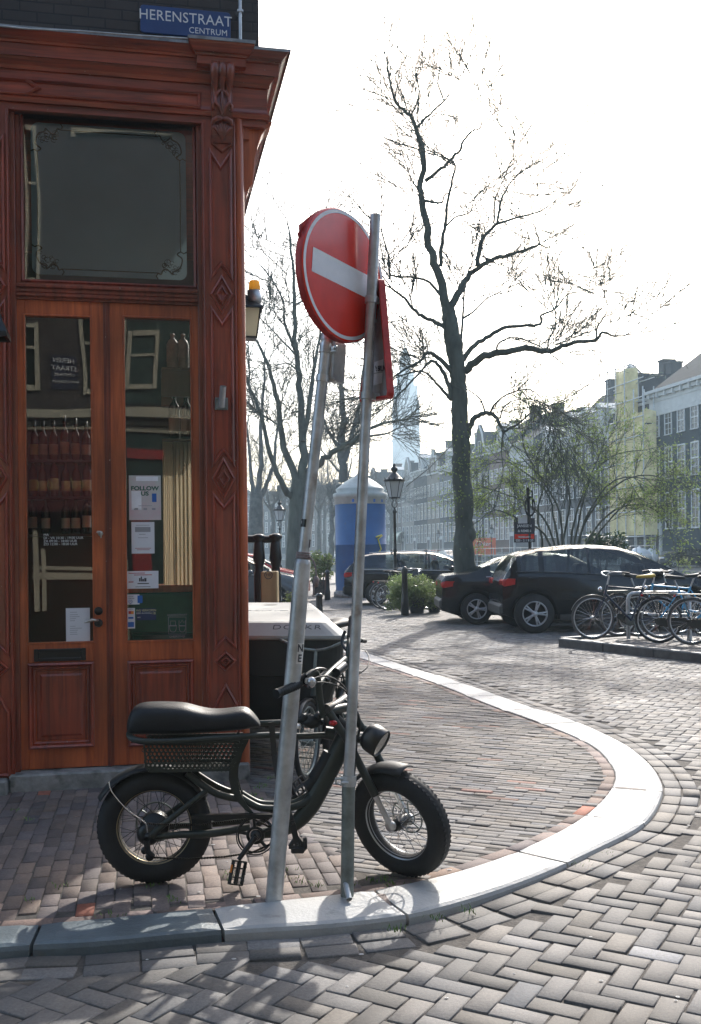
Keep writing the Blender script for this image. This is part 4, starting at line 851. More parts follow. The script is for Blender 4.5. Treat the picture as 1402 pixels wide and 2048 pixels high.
# round no entry sign
aa, rho = R(52), R(6); hx = Vector((math.cos(aa), math.sin(aa), 0)); zz_ = Vector((0, 0, 1)); hX = hx * math.cos(rho) - zz_ * math.sin(rho); hY = zz_ * math.cos(rho) + hx * math.sin(rho)
SC = W(690, 551, 4.33); SM = frm(SC, hX, hY)                            # +Z of SM looks at the camera side
ne = thing('no_entry_sign', 'round red no entry sign with a white bar on the leaning post', 'road sign', (SC.x, SC.y, SC.z - .3)); RS = .284
p = MB(); p.lathe([(0, .0), (RS - .004, .0), (RS, -.003)], 96, SM, smooth=False); p.build('face', M['red'], ne)
p = MB(); p.lathe([(RS, -.003), (RS + .003, -.01), (RS + .003, -.036), (RS - .004, -.038), (RS - .008, -.036), (RS - .008, -.012), (0, -.011)], 96, SM, smooth=False)
tp = [(math.cos(R(a)) * q, math.sin(R(a)) * q) for a, q in ((166, RS), (163, RS + .020), (160, RS + .014), (156, RS + .028), (148, RS + .014), (138, RS + .006), (132, RS))]
tp += [(math.cos(R(a)) * (RS - .003), math.sin(R(a)) * (RS - .003)) for a in (138, 152, 166)]; p.prism(tp, .003, SM @ Matrix.Translation((0, 0, -.030))); p.build('rim', M['redrim'], ne)
p = MB(); p.lathe([(.262, .0012), (.277, .0012)], 96, SM); p.build('ring_line', M['reflwhite'], ne)
p = MB(); b = .052; p.prism(rr((-.220, -b, .220, b), 0, .004), .0012, SM @ Matrix.Translation((0, 0, .0002))); p.build('white_bar', M['reflwhite'], ne)
p = MB(); d_ = (PC - PB).normalized()
for t in (.93, .985): p = MB(); clamp(p, PB.lerp(PC, t), d_, .0245, .03, Vector((.05, -.03, 0))); p.build('clamp', M['steel'], ne)
# small plate under it, seen from behind
sp2 = thing('sub_plate', 'small grey sign plate seen from behind, clamped under the round red sign', 'road sign', W(668, 768, 4.36)); p = MB()
MX = frm(W(679, 724, 4.40), (.40, .90, 0.0), (.08, 0, 1)); wv, hv, dv = .115, .085, .045       # local X along the plate, Y up, Z = X x Y towards +x side
p.box((0, 0, 0), (.001, .001, .001)); p = MB(); p.m = MX
p.box((0, 0, .0), (wv, hv * 2, .003)); p.box((0, hv, -dv / 2), (wv, .004, dv)); p.box((0, -hv, -dv / 2), (wv, .004, dv)); p.box((wv / 2, 0, -dv / 2), (.004, hv * 2, dv)); p.box((-wv / 2, 0, -dv / 2), (.004, hv * 2, dv)); p.build('plate', M['steel'], sp2)
p = MB()
for y in (693, 757): c = PB + (PC - PB) * ((EYE + (HZ - y) * 4.36 / FOC - PB.z) / (PC.z - PB.z)); clamp(p, c, d_, .0245, .030, Vector((.050, .02, 0))); p.build('clamp', M['alu'], sp2); p = MB()

# right post
QA = G(694, 1794); QA.z = -.02; QB = W(697, 1566, 4.34); QC = W(751, 430, 4.40)
rpst = thing('sign_post', 'thin leaning galvanised post with a dark sleeve at its foot, nearer to the front wheel', 'sign post', (QA.x, QA.y, 0), 0, 'sign posts at the kerb')
p = MB(); p.tube([QA, QB], [.0285, .0285], 24); p.build('sleeve', M['steel_dark'], rpst)
p = MB(); qd = (QC - QB).normalized(); p.tube([QB - qd * .01, QB.lerp(QC, .5), QC - qd * .02], [.0232, .0232, .0232], 24); p.tube([QC - qd * .02, QC], [.0238, .0238], 24, smooth=True)
for t in (.905, .82, .93): c = QB.lerp(QC, t); p.tube([c, c + qd * .002], .0238, 20)
p.build('pole', M['steel'], rpst)
p = MB(); clamp(p, QB + qd * .01, qd, .0285, .045); c = QB + qd * .01; p.tube([c + Vector((-.02, -.02, .015)), c + Vector((-.055, -.01, .012)), c + Vector((-.055, .01, -.012)), c + Vector((-.03, -.03, -.012))], .005, 6)
p.tube([c + Vector((-.03, -.036, 0)), c + Vector((.0, -.04, 0))], .006, 8); p.build('collar', M['steel'], rpst)
p = MB(); a = QA + Vector((-.005, -.02, .085)); b = G(697, 1800) + Vector((.004, -.05, .02)); p.tube([a, b], .0125, 14, cap=False); p.tube([b, a], .0095, 14, cap=False); p.build('stub_tube', M['steel'], rpst)
# triangular sign seen from behind
A_, Br, Bl = W(768, 550, 4.42), W(790, 797, 4.24), W(729, 806, 4.66)
ts = thing('triangular_sign', 'red edged triangular road sign seen from its grey back on the thin post', 'road sign', (Br + Bl) / 2)
nrm = (Br - A_).cross(Bl - A_).normalized(); nrm = nrm if nrm.y < 0 else -nrm
ce = (A_ + Br + Bl) / 3; ex = (Br - Bl).normalized(); TM = frm(ce, ex, (A_ - (Br + Bl) / 2))
if TM.col[2].y > 0: TM = frm(ce, -ex, (A_ - (Br + Bl) / 2))
inv = TM.inverted(); tri = [(inv @ q) for q in (Bl, Br, A_)]
def rtri(gr, rad):
    P = [Vector((q.x, q.y)) for q in tri]; c = sum(P, Vector((0, 0))) / 3; out = []
    for i in range(3):
        a, b, d_ = P[i - 1], P[i], P[(i + 1) % 3]; bi = ((a - b).normalized() + (d_ - b).normalized()).normalized(); b2 = b - bi * gr * 2; C_ = b2 + bi * rad * 2
        v1 = (a - b).normalized(); v2 = (d_ - b).normalized(); n1 = Vector((v1.y, -v1.x)); n1 = n1 if n1.dot(bi) < 0 else -n1; n2 = Vector((v2.y, -v2.x)); n2 = n2 if n2.dot(bi) < 0 else -n2
        t0 = math.atan2(n1.y, n1.x); t1 = math.atan2(n2.y, n2.x); dt = (t1 - t0 + PI) % (2 * PI) - PI
        out += [(C_.x + rad * math.cos(t0 + dt * k / 5), C_.y + rad * math.sin(t0 + dt * k / 5)) for k in range(6)]
    return out
pt = rtri(0, .022); p = MB(); p.prism(pt, .003, TM); p.build('plate', M['steel'], ts)
p = MB(); p.ring(pt, [(0, 0), (-.002, .002), (-.002, .028), (.002, .030), (.010, .030), (.012, .028), (.012, .024)], TM); p.build('rim', M['redrim'], ts)
def onplane(px, py, off=.006):
    o = Vector((0, 0, EYE)); dr = W(px, py, 1) - o; n = TM.col[2].to_3d(); t = (TM.translation + n * off - o).dot(n) / dr.dot(n); return o + dr * t
def quad(mb, pts, off=.006):
    mb.add([onplane(x, y, off) for x, y in pts], [tuple(range(len(pts)))])
p = MB(); quad(p, [(749, 724), (766.5, 718), (765, 742), (748, 746)]); p.build('label_plate', M['reflwhite'], ts); p = MB(); quad(p, [(748, 748), (765, 745), (764, 766), (747, 771)], .0065); p.build('label_plate', M['reflwhite'], ts)
p = MB(); quad(p, [(774, 760), (780, 759), (779.5, 782), (773, 784)]); p.build('arrow_label', M['reflwhite'], ts); p = MB(); quad(p, [(775.5, 777), (777.2, 765), (778.6, 776)], .008); p.build('arrow', M['ink'], ts)
o1 = onplane(750.5, 738, .0075); exx = (onplane(766, 737, .0075) - o1).normalized(); text("'t BRUNO", .032, M['ink'], ts, frm(o1, exx, (0, 0, 1)), align='LEFT', sx=1.35, bold=.0012, depth=.0003)
p = MB(); c1 = QB.lerp(QC, (EYE + (HZ - 599) * 4.38 / FOC - QB.z) / (QC.z - QB.z)); clamp(p, c1, qd, .0235, .032, Vector((.055, .03, 0))); p.build('clamp', M['steel'], ts); p = MB()
c1 = QB.lerp(QC, (EYE + (HZ - 792) * 4.38 / FOC - QB.z) / (QC.z - QB.z)); clamp(p, c1, qd, .0235, .032, Vector((.055, .03, 0))); p.build('clamp', M['steel'], ts)
# ---------------------------------------------------------------- fat tyred electric bicycle
M['olive'] = mat('olive_frame_paint', (.024, .032, .027), .45, .1, .15, 6, rvar=.08)
M['seat'] = mat('black_vinyl', (.010, .012, .015), .45, 0, .2, 30, .25, 220, spec=.35)
M['rim_sunlit'] = mat('sunlit_rim', (.46, .38, .24), .35, .7, .2, 8); M['rim_alu'] = mat('rim_aluminium', (.42, .44, .46), .35, .8, .2, 8)  # rear rim: warm sunlight put into the metal colour
M['stripe'] = mat('tyre_stripe', (.42, .36, .24), .6); M['redlens'] = mat('red_lens', (.45, .01, .01), .2); M['orangelens'] = mat('orange_lens', (.75, .2, .02), .3)
K0 = .095
def B(px, py, w=0.0):
    t, q = UR(px, py); Y = (4.57 + K0 * .89) / (1 - K0 * t); z = EYE + q * Y
    return Vector((t * Y + w * .0945, Y - w * .9955, z))
BD = Vector((1, K0, 0)).normalized(); BN = Vector((.0945, -.9955, 0))
def fatwheel(name, parent, Mx, rimm, R0=.208, r=.052, spokes=18, hub=.05, disc=0.07):
    t = MB(); t.torus(R0, r, 64, 14, Mx, sx=1.05)
    for i in range(64):                                              # shallow tread blocks
        a = 2 * PI * (i + .5) / 64
        for sy in (-1, 1): t.m = Mx @ Matrix.Rotation(-a, 4, 'Y') @ Matrix.Translation((R0 + r * .90, sy * .017, 0)) @ Matrix.Rotation(sy * .6, 4, 'X'); t.box((0, 0, 0), (.005, .020, .0125))
    t.m = Matrix.Identity(4); w_ = t.build(name, M['rubber'], parent)
    s = MB()
    for sy in (-1, 1): s.torus(.193, .0016, 72, 4, Mx @ Matrix.Translation((0, sy * .049, 0)))
    s.build('tyre_stripe', M['stripe'], w_)
    g = MB(); PM = Mx @ Matrix.Rotation(PI / 2, 4, 'X')
    g.lathe([(.176, -.036), (.168, -.034), (.160, -.02), (.159, 0), (.160, .02), (.168, .034), (.176, .036), (.172, .02), (.172, -.02), (.176, -.036)], 64, PM); g.build('rim', rimm, w_)
    h = MB(); h.lathe([(0, -.055), (.02, -.055), (.022, -.045), (hub, -.035), (hub + .004, -.02), (hub, 0), (hub + .004, .02), (hub, .035), (.022, .045), (.02, .055), (0, .055)], 28, PM); h.build('hub', M['black'], w_)
    sp = MB()
    for i in range(spokes * 2):
        a = 2 * PI * i / (spokes * 2); sy = 1 if i % 2 else -1; a2 = a + (.5 if (i // 2) % 2 else -.5)
        sp.tube([Mx @ Vector((hub * .95 * math.cos(a2), sy * .03, hub * .95 * math.sin(a2))), Mx @ Vector((.161 * math.cos(a), sy * .008, .161 * math.sin(a)))], .0013, 4, cap=False, smooth=False)
    sp.build('spoke_set', M['chrome'] if rimm is M['rim_alu'] else M['black_matte'], w_)
    d = MB(); yd = .062
    for q, w2 in ((disc, .008), (disc * .5, .006)): d.torus(q, w2 / 2, 30, 6, Mx @ Matrix.Translation((0, yd, 0)), sx=.25)
    for i in range(6): a = i * PI / 3; d.tube([Mx @ Vector((.02 * math.cos(a), yd, .02 * math.sin(a))), Mx @ Vector((disc * math.cos(a + .35), yd, disc * math.sin(a + .35)))], .0035, 5)
    d.build('brake_disc', M['steel_dark'], w_)
    return w_
eb = thing('electric_bicycle', 'dark olive fat tyred electric bicycle with a long black seat locked to the leaning posts', 'electric bicycle', G(560, 1765))
HR = B(310, 1656); MR = frm(HR, BD, BN.cross(BD) * -1); MR = Matrix(((BD.x, -BN.x, 0, HR.x), (BD.y, -BN.y, 0, HR.y), (0, 0, 1, HR.z), (0, 0, 0, 1)))
HR.z = .2605; MR.translation = HR
fatwheel('rear_wheel', eb, MR, M['rim_sunlit'], hub=.062, disc=.09)
st = R(-37); HF = W(800, 1649, 4.60); HF.z = .254; MFw = Matrix.Translation(HF) @ Matrix.Rotation(st, 4, 'Z') @ Matrix.Rotation(R(13), 4, 'X')
fatwheel('front_wheel', eb, MFw, M['rim_alu'], hub=.026, disc=.08)
def T(name, m, lst, par=None, n=10):
    p = MB()
    for pts, r, *o in lst: p.tube(catmull(pts, 5) if len(pts) > 2 else pts, r if not isinstance(r, list) else (r if len(pts) == 2 else list(np.interp(np.linspace(0, len(r) - 1, (len(pts) - 1) * 5 + 1), range(len(r)), r))), n)
    return p.build(name, m, par or eb)
# seat: loft
p = MB(); stn = [(255, 1447, 1462, .05), (260, 1425, 1464, .082), (270, 1410, 1466, .100), (290, 1404, 1466, .110), (330, 1404, 1466, .113), (358, 1405, 1466, .112), (376, 1407, 1465, .108), (400, 1415, 1463, .104), (430, 1420, 1461, .100), (460, 1417, 1459, .096), (485, 1413, 1457, .090), (497, 1416, 1455, .084), (508, 1427, 1453, .074), (518, 1440, 1451, .058), (521, 1448, 1451, .04)]
n = 20; vs = []
for (x, yt, yb, hw) in stn:
    c = B(x, (yt + yb) / 2); hh = (B(x, yt).z - B(x, yb).z) / 2
    for k in range(n):
        a = 2 * PI * k / n; ca, sa = math.cos(a), math.sin(a); e = .5 if sa > 0 else .3
        vs.append(c + BN * (hw * (abs(ca) ** .6) * (1 if ca > 0 else -1) * (1 - .12 * max(sa, 0))) + Vector((0, 0, hh * (abs(sa) ** .62) * (1 if sa > 0 else -1))))
fs = [(i * n + k, i * n + (k + 1) % n, (i + 1) * n + (k + 1) % n, (i + 1) * n + k) for i in range(len(stn) - 1) for k in range(n)] + [tuple(range(n))[::-1], tuple(range((len(stn) - 1) * n, len(stn) * n))]
p.add(vs, fs, True); o = p.build('seat', M['seat'], eb); md = o.modifiers.new('sub', 'SUBSURF'); md.levels = 1; md.render_levels = 2
FW = .055
loop = [B(648, 1466, FW), B(600, 1468, FW), B(540, 1466, FW), B(450, 1468, .095), B(360, 1473, .11), B(300, 1474, .11), B(272, 1471, .09), B(261, 1467, .04), B(260, 1465, -.04), B(270, 1463, -.09), B(300, 1463, -.11), B(450, 1456, -.095), B(540, 1450, -FW), B(600, 1448, -FW), B(648, 1448, -FW)]
T('frame', M['olive'], [
    (loop, .0145),
    ([B(668, 1468), B(650, 1465)], .03),
    ([B(375, 1541, .05), B(402, 1562, .05), B(430, 1580, .05), B(458, 1590, .04), B(480, 1594, .03)], .0165), ([B(375, 1541, -.05), B(402, 1560, -.05), B(430, 1577, -.05), B(458, 1588, -.04), B(480, 1592, -.03)], .0165),
    ([B(482, 1592, .03), B(500, 1603, .03), B(520, 1612, .03), B(545, 1614, .03), B(575, 1613, .03), B(600, 1606, .03), B(618, 1596, .025), B(640, 1578, .02)], .0165),
    ([B(482, 1590, -.03), B(500, 1601, -.03), B(520, 1610, -.03), B(545, 1612, -.03), B(575, 1611, -.03), B(600, 1604, -.03), B(640, 1576, -.02)], .0165),
    ([B(690, 1474), B(668, 1520), B(640, 1575), B(620, 1612), B(598, 1640), B(575, 1656), B(545, 1664), B(515, 1666)], [.042, .046, .046, .044, .036, .030, .026, .024]),
    ([B(672, 1426), B(694, 1485)], .028),
    ([B(312, 1665, .075), B(360, 1660, .075), B(405, 1660, .07), B(450, 1656, .06), B(500, 1648, .05)], [.012, .016, .018, .018, .014]), ([B(312, 1665, -.075), B(360, 1660, -.075), B(405, 1658, -.07), B(500, 1646, -.05)], .015),
    ([B(306, 1662, .078), B(330, 1640, .078), B(415, 1575, .055)], [.018, .014, .013]), ([B(306, 1662, -.078), B(330, 1640, -.078), B(415, 1575, -.055)], [.016, .013, .012]),
], n=14)
p = MB()                                                             # seat plate that sweeps down to the crank
cv = [(486, 1472, 12), (476, 1500, 9), (468, 1530, 9), (467, 1555, 9), (473, 1580, 9), (484, 1600, 9), (498, 1616, 8), (512, 1626, 6)]
for w in (.05, -.05):
    vs = []
    for (x, y, hw) in cv:
        for dx in (-hw, hw):
            for dw in (-.004, .004): vs.append(B(x + dx, y + (dx * .3), w + dw))
    fs = []
    for i in range(len(cv) - 1):
        a = i * 4; fs += [(a, a + 4, a + 6, a + 2), (a + 1, a + 3, a + 7, a + 5), (a, a + 1, a + 5, a + 4), (a + 2, a + 6, a + 7, a + 3)]
    p.add(vs, fs)
p.build('seat_plate', M['olive'], eb)
def inpoly(x, y, P): return bool(inside(np.array([[x, y]], float), P)[0])
for w in (.085, -.085):                                              # perforated basket sides
    p = MB(); PO = [(290, 1477), (486, 1472), (474, 1510), (462, 1534), (304, 1537), (294, 1526)]; hr = 5.0
    for i in range(-2, 30):
        for j in range(-2, 14):
            x = 292 + i * hr * 1.74 + (hr * .87 if j % 2 else 0); y = 1478 + j * hr * 1.5
            if not inpoly(x, y, PO): continue
            o_ = [B(x + hr * math.sin(R(60 * k)), y + hr * math.cos(R(60 * k)), w) for k in range(6)]; q = hr * (.66 if y < 1518 else .5); i_ = [B(x + q * math.sin(R(60 * k)), y + q * math.cos(R(60 * k)), w) for k in range(6)]
            i2 = [v + BN * -.004 for v in i_]
            p.add(o_ + i_ + i2, [(k, (k + 1) % 6, 6 + (k + 1) % 6, 6 + k) for k in range(6)] + [(6 + k, 6 + (k + 1) % 6, 12 + (k + 1) % 6, 12 + k) for k in range(6)])
    n = len(PO); cen = (388, 1505)
    oo = [B(x, y, w + .002) for x, y in PO]; ii_ = [B(cen[0] + (x - cen[0]) * .955, cen[1] + (y - cen[1]) * .80, w + .002) for x, y in PO]; ob = [v - BN * .006 for v in oo]
    p.add(oo + ii_ + ob, [(k, (k + 1) % n, n + (k + 1) % n, n + k) for k in range(n)] + [(k, (k + 1) % n, 2 * n + (k + 1) % n, 2 * n + k) for k in range(n)])
    for x, y in ((298, 1481), (478, 1477), (302, 1530), (458, 1528)): p.lathe([(0, .004), (.005, .002), (.006, 0)], 8, frm(B(x, y, w + .002), BD, (0, 0, 1)))
    p.build('basket_side', M['olive'], eb)
p = MB(); q = [B(300, 1537, .085), B(462, 1534, .085), B(462, 1534, -.085), B(300, 1537, -.085)]; p.add(q + [v + Vector((0, 0, .004)) for v in q], [(0, 1, 2, 3), (4, 5, 6, 7), (0, 1, 5, 4), (2, 3, 7, 6), (1, 2, 6, 5), (0, 3, 7, 4)]); p.build('basket_floor', M['olive'], eb)
def fender(name, Mx, r, a0, a1, hw, m, n=18, th=.003):
    p = MB(); vs = []; k = 7
    for i in range(n + 1):
        a = R(a0 + (a1 - a0) * i / n)
        for j in range(k):
            s_ = -1 + 2 * j / (k - 1); q = r - .022 * s_ * s_; vs.append(Mx @ Vector((q * math.cos(a), s_ * hw, q * math.sin(a))))
    nn = len(vs)
    for i in range(n + 1):
        a = R(a0 + (a1 - a0) * i / n)
        for j in range(k):
            s_ = -1 + 2 * j / (k - 1); q = r - .022 * s_ * s_ - th; vs.append(Mx @ Vector((q * math.cos(a), s_ * hw * .97, q * math.sin(a))))
    fs = [(i * k + j, i * k + j + 1, (i + 1) * k + j + 1, (i + 1) * k + j) for i in range(n) for j in range(k - 1)]
    fs += [tuple(nn + v for v in f)[::-1] for f in fs]
    fs += [(i * k, (i + 1) * k, nn + (i + 1) * k, nn + i * k) for i in range(n)] + [(i * k + k - 1, (i + 1) * k + k - 1, nn + (i + 1) * k + k - 1, nn + i * k + k - 1) for i in range(n)]
    fs += [tuple(range(k)) + tuple(nn + j for j in range(k))[::-1], tuple(n * k + j for j in range(k)) + tuple(nn + n * k + j for j in range(k))[::-1]]
    p.add(vs, fs, True); return p.build(name, m, eb)
fender('rear_fender', MR @ Matrix.Translation((-.008, 0, 0)), .285, 150, 28, .062, M['black_matte'])
fender('front_fender', MFw, .292, 134, 74, .062, M['black_matte'], 10)
T('fender_wire', M['chrome'], [([B(222, 1557, .06), B(226, 1572, .07), B(240, 1590, .08), B(262, 1612, .085), B(290, 1632, .085), B(297, 1640, .085), B(299, 1655, .085)], .0028)], n=6)
p = MB()                                                             # derailleur and sprocket
Ms = frm(B(300, 1660, .085), BD, (0, 0, 1)); p.lathe([(0, .0), (.03, .0), (.042, -.01), (.052, -.02), (.052, -.024), (0, -.024)], 24, Ms)
p.tube([B(298, 1668, .1), B(300, 1690, .1), B(312, 1700, .1)], .014, 8); p.lathe([(0, .006), (.018, .006), (.02, 0), (.018, -.006), (0, -.006)], 14, frm(B(304, 1700, .1), BD, (0, 0, 1))); p.lathe([(0, .006), (.016, .006), (.016, -.006), (0, -.006)], 14, frm(B(294, 1688, .1), BD, (0, 0, 1)))
p.lathe([(0, .03), (.012, .03), (.014, 0)], 10, Ms); p.build('derailleur', M['black'], eb)
p = MB(); Mc = frm(B(511, 1663, .06), BD, (0, 0, 1)); p.torus(.078, .0045, 48, 6, Mc @ Matrix.Rotation(PI / 2, 4, 'X')); p.torus(.086, .003, 48, 5, Mc @ Matrix.Translation((0, 0, .012)) @ Matrix.Rotation(PI / 2, 4, 'X')); p.torus(.035, .008, 24, 6, Mc @ Matrix.Rotation(PI / 2, 4, 'X'))
for i in range(5): a = i * 2 * PI / 5 + .4; p.tube([Mc @ Vector((.03 * math.cos(a), .03 * math.sin(a), 0)), Mc @ Vector((.078 * math.cos(a), .078 * math.sin(a), 0))], .008, 6)
p.lathe([(0, .02), (.02, .02), (.026, 0)], 16, Mc); cr = p.build('chainring', M['black'], eb)
p = MB(); p.tube([B(511, 1663, .085), B(478, 1706, .10)], [.014, .010], 10); p.tube([B(511, 1663, -.085), B(596, 1600, -.09)], [.014, .010], 10); p.build('crank', M['black'], eb)
def pedal(c, ax, upv):
    p = MB(); Mp = frm(c, ax, upv); L, Wd = .05, .034
    p.m = Mp
    for s_ in (-1, 1): p.box((0, s_ * Wd, 0), (L * 2, .006, .018)); p.box((s_ * L, 0, 0), (.006, Wd * 2, .018))
    p.box((0, 0, 0), (L * 2, .014, .014)); p.box((.02, 0, 0), (.006, Wd * 2, .008)); p.box((-.02, 0, 0), (.006, Wd * 2, .008))
    for s_ in (-1, 1):
        for k in (-.03, 0, .03): p.box((k, s_ * Wd, .012), (.004, .004, .006))
    q = p.build('pedal', M['black'], eb); r_ = MB(); r_.m = Mp; r_.box((-L * .3, -Wd - .004, 0), (.034, .003, .012)); r_.build('reflector', M['orangelens'], q); return q
pedal(B(476, 1727, .135), (-.18, -.25, -.95), (.75, .66, -.1)); pedal(B(600, 1588, -.14), (.5, .85, .25), (-.4, 0, .9))
p = MB(); ch = [B(300, 1702, .092), B(380, 1706, .09), B(450, 1703, .08), B(505, 1697, .06), B(542, 1680, .06), B(545, 1650, .06), B(505, 1630, .06), B(400, 1640, .085), B(300, 1637, .092)]
for i in range(200):
    t = i / 199 * 8; k = min(int(t), 7); c = ch[k].lerp(ch[k + 1], t - k); p.box(c, (.007, .006, .006 if i % 2 else .009))
p.build('chain', M['brass_dark'], eb)
p = MB(); q = [(385, 1622), (455, 1619), (545, 1619), (548, 1625), (470, 1628), (440, 1633), (385, 1628)]; vs = [B(x, y, w) for w in (.085, .06) for x, y in q]; n = len(q); p.add(vs, [tuple(range(n)), tuple(range(n, 2 * n))[::-1]] + [(k, (k + 1) % n, n + (k + 1) % n, n + k) for k in range(n)]); p.build('chain_guard', M['black'], eb)
# cockpit
HT = B(668, 1420); hax = (B(668, 1420) - B(700, 1500)).normalized(); fk = Vector((math.cos(st), math.sin(st), 0)); fs_ = Vector((math.sin(st), -math.cos(st), 0))   # heading, and the side nearest the camera
cr0 = W(722, 1500, 4.60)
def leg(side, nm):
    o = fs_ * (.075 * side)
    a = W(716, 1478, 4.60) + o; b = HF + o + (a - HF - o) * .36 ; c = HF + o
    p = MB(); p.tube([a + (a - b).normalized() * .05, b], [.0185, .0195], 14); g = p.build('fork_leg', M['olive'], eb); q = MB(); q.tube([b, c], .0135, 14); q.lathe([(0, -.012), (.024, -.01), (.024, .01), (0, .012)], 12, Matrix.Translation(c) @ Matrix.Rotation(st, 4, 'Z') @ Matrix.Rotation(PI / 2, 4, 'X')); q.build('stanchion', M['alu'], g)
    return a
l1 = leg(1, 'n'); l2 = leg(-1, 'f')
p = MB(); p.tube([l1, (l1 + l2) / 2 + Vector((0, 0, .01)), l2], [.022, .026, .022], 12); top = (l1 + l2) / 2; st_top = B(672, 1424); u3 = (l1 - HF).normalized()
p.tube([l1 + u3 * .17, l1 + u3 * .175 * .5 + (l2 - l1) * .5 + u3 * .08, l2 + u3 * .17], [.018, .022, .018], 12); p.tube([l1, l1 + u3 * .18], .018, 12); p.tube([l2, l2 + u3 * .18], .018, 12); p.build('fork_crown', M['olive'], eb)
# high handlebar: two risers, a cross tube and grips
near0, near1 = W(646, 1428, 4.52), W(636, 1362, 4.44); bendn = W(630, 1345, 4.42); gn0 = W(598, 1369, 4.32); gn1 = W(556, 1386, 4.22)
far0, far1 = W(698, 1395, 4.78), W(697, 1300, 4.84); gf0 = W(700, 1277, 4.92); gf1 = W(704, 1236, 5.06)
T('handlebar', M['olive'], [([near0, W(640, 1400, 4.49), near1, bendn, W(615, 1352, 4.38), gn0, W(575, 1379, 4.26)], .0155), ([far0, W(696, 1350, 4.81), far1, gf0], .0135), ([near0, W(668, 1420, 4.62), far0], .017), ([W(638, 1368, 4.45), W(660, 1345, 4.58), W(690, 1318, 4.78)], .014)], n=14)
T('stem_clamp', M['black'], [([W(652, 1418, 4.5), W(676, 1408, 4.62), W(690, 1398, 4.7)], .022), ([W(672, 1345, 4.58), W(688, 1332, 4.66)], .022), ([W(650, 1362, 4.5), W(655, 1357, 4.52)], .02), ([W(668, 1438, 4.56), W(684, 1452, 4.6)], .03)], n=12)
g = T('grip', M['black_matte'], [([gn0, gn1], .0185)], n=14); q = MB()
dg_ = (gn1 - gn0).normalized()
for i in range(9): c = gn0.lerp(gn1, .1 + i * .1); q.tube([c, c + dg_ * .004], .020, 14)
q.tube([gn1, gn1 + dg_ * .012], .0205, 14); q.build('grip_rib', M['black'], g)
T('grip', M['black_matte'], [([gf0, gf1], .017)], n=12)
p = MB(); c = W(614, 1363, 4.33); ico(c, .022, p, sc=(1, .8, .8)); p.tube([W(590, 1362, 4.32), W(604, 1356, 4.33), W(612, 1350, 4.34)], .014, 8); p.build('brake_lever_mount', M['black'], eb)
p = MB(); Mt = frm(W(623, 1363, 4.315), (1, -.1, 0), (0, .3, 1)); p.m = Mt; p.lathe([(.0, .016), (.012, .016), (.014, .012), (.019, .010), (.019, -.012), (0, -.014)], 20); p.box((-.015, .003, 0), (.03, .026, .016), None, .005); p.build('control_dial', M['alu'], eb)
for q_ in (([W(612, 1352, 4.32), W(634, 1338, 4.38), W(652, 1340, 4.46), W(640, 1352, 4.40)], .006), ([W(690, 1262, 4.9), W(684, 1284, 4.88), W(692, 1300, 4.84)], .008)): T('brake_lever', M['black'], [q_], n=8)
T('cables', M['black_matte'], [([W(625, 1358, 4.32), W(650, 1352, 4.38), W(675, 1362, 4.44), W(695, 1385, 4.5), W(697, 1420, 4.54), W(700, 1470, 4.55)], .004), ([W(625, 1366, 4.32), W(650, 1365, 4.38), W(680, 1374, 4.44), W(698, 1395, 4.5), W(706, 1450, 4.5)], .004),
    ([W(730, 1300, 4.9), W(738, 1315, 4.8), W(734, 1335, 4.7), W(715, 1350, 4.65)], .003), ([W(714, 1470, 4.5), W(712, 1520, 4.5), W(706, 1575, 4.5), W(712, 1600, 4.5)], .004), ([W(690, 1400, 4.6), W(712, 1420, 4.56), W(720, 1450, 4.55), W(714, 1480, 4.55)], .006)], n=6)
p = MB(); hc = W(748, 1478, 4.50); hd_ = Vector((.72, -.35, -.42)).normalized(); MH = frm(hc, hd_.orthogonal(), hd_.cross(hd_.orthogonal()))
p.lathe([(0, -.050), (.035, -.049), (.054, -.04), (.064, -.02), (.067, 0), (.067, .04), (.063, .046), (.060, .044), (.060, .038)], 40, MH); hl = p.build('headlight', M['black'], eb)
q = MB(); q.lathe([(0, .040), (.060, .040)], 40, MH); q.build('lens', mat('headlamp_lens', (.10, .10, .095), .15, 0, coat=.5), hl)
T('headlight_bracket', M['black'], [([W(714, 1478, 4.56), W(735, 1480, 4.54)], .018)], n=8)
p = MB(); ico(W(622, 1442, 4.56), .042, p, jit=.25, sc=(1.1, .8, .7)); ico(W(606, 1436, 4.56), .025, p, jit=.3); ico(W(636, 1432, 4.55), .02, p, jit=.3); p.build('saddle_cloth', M['black_matte'], eb)
p = MB(); p.box(W(597, 1452, 4.52), (.02, .05, .02), None, .004); p.build('rear_badge', M['alu'], eb)
p = MB(); ico(W(666, 1446, 4.50), .018, p, sc=(1.1, .7, .7)); p.build('red_lamp', M['redlens'], eb)
T('frame_pack', M['black_matte'], [([B(628, 1560, .0), B(648, 1530, 0), B(660, 1505, 0)], .034), ([B(612, 1575, 0), B(632, 1560, 0)], .03)], n=8)
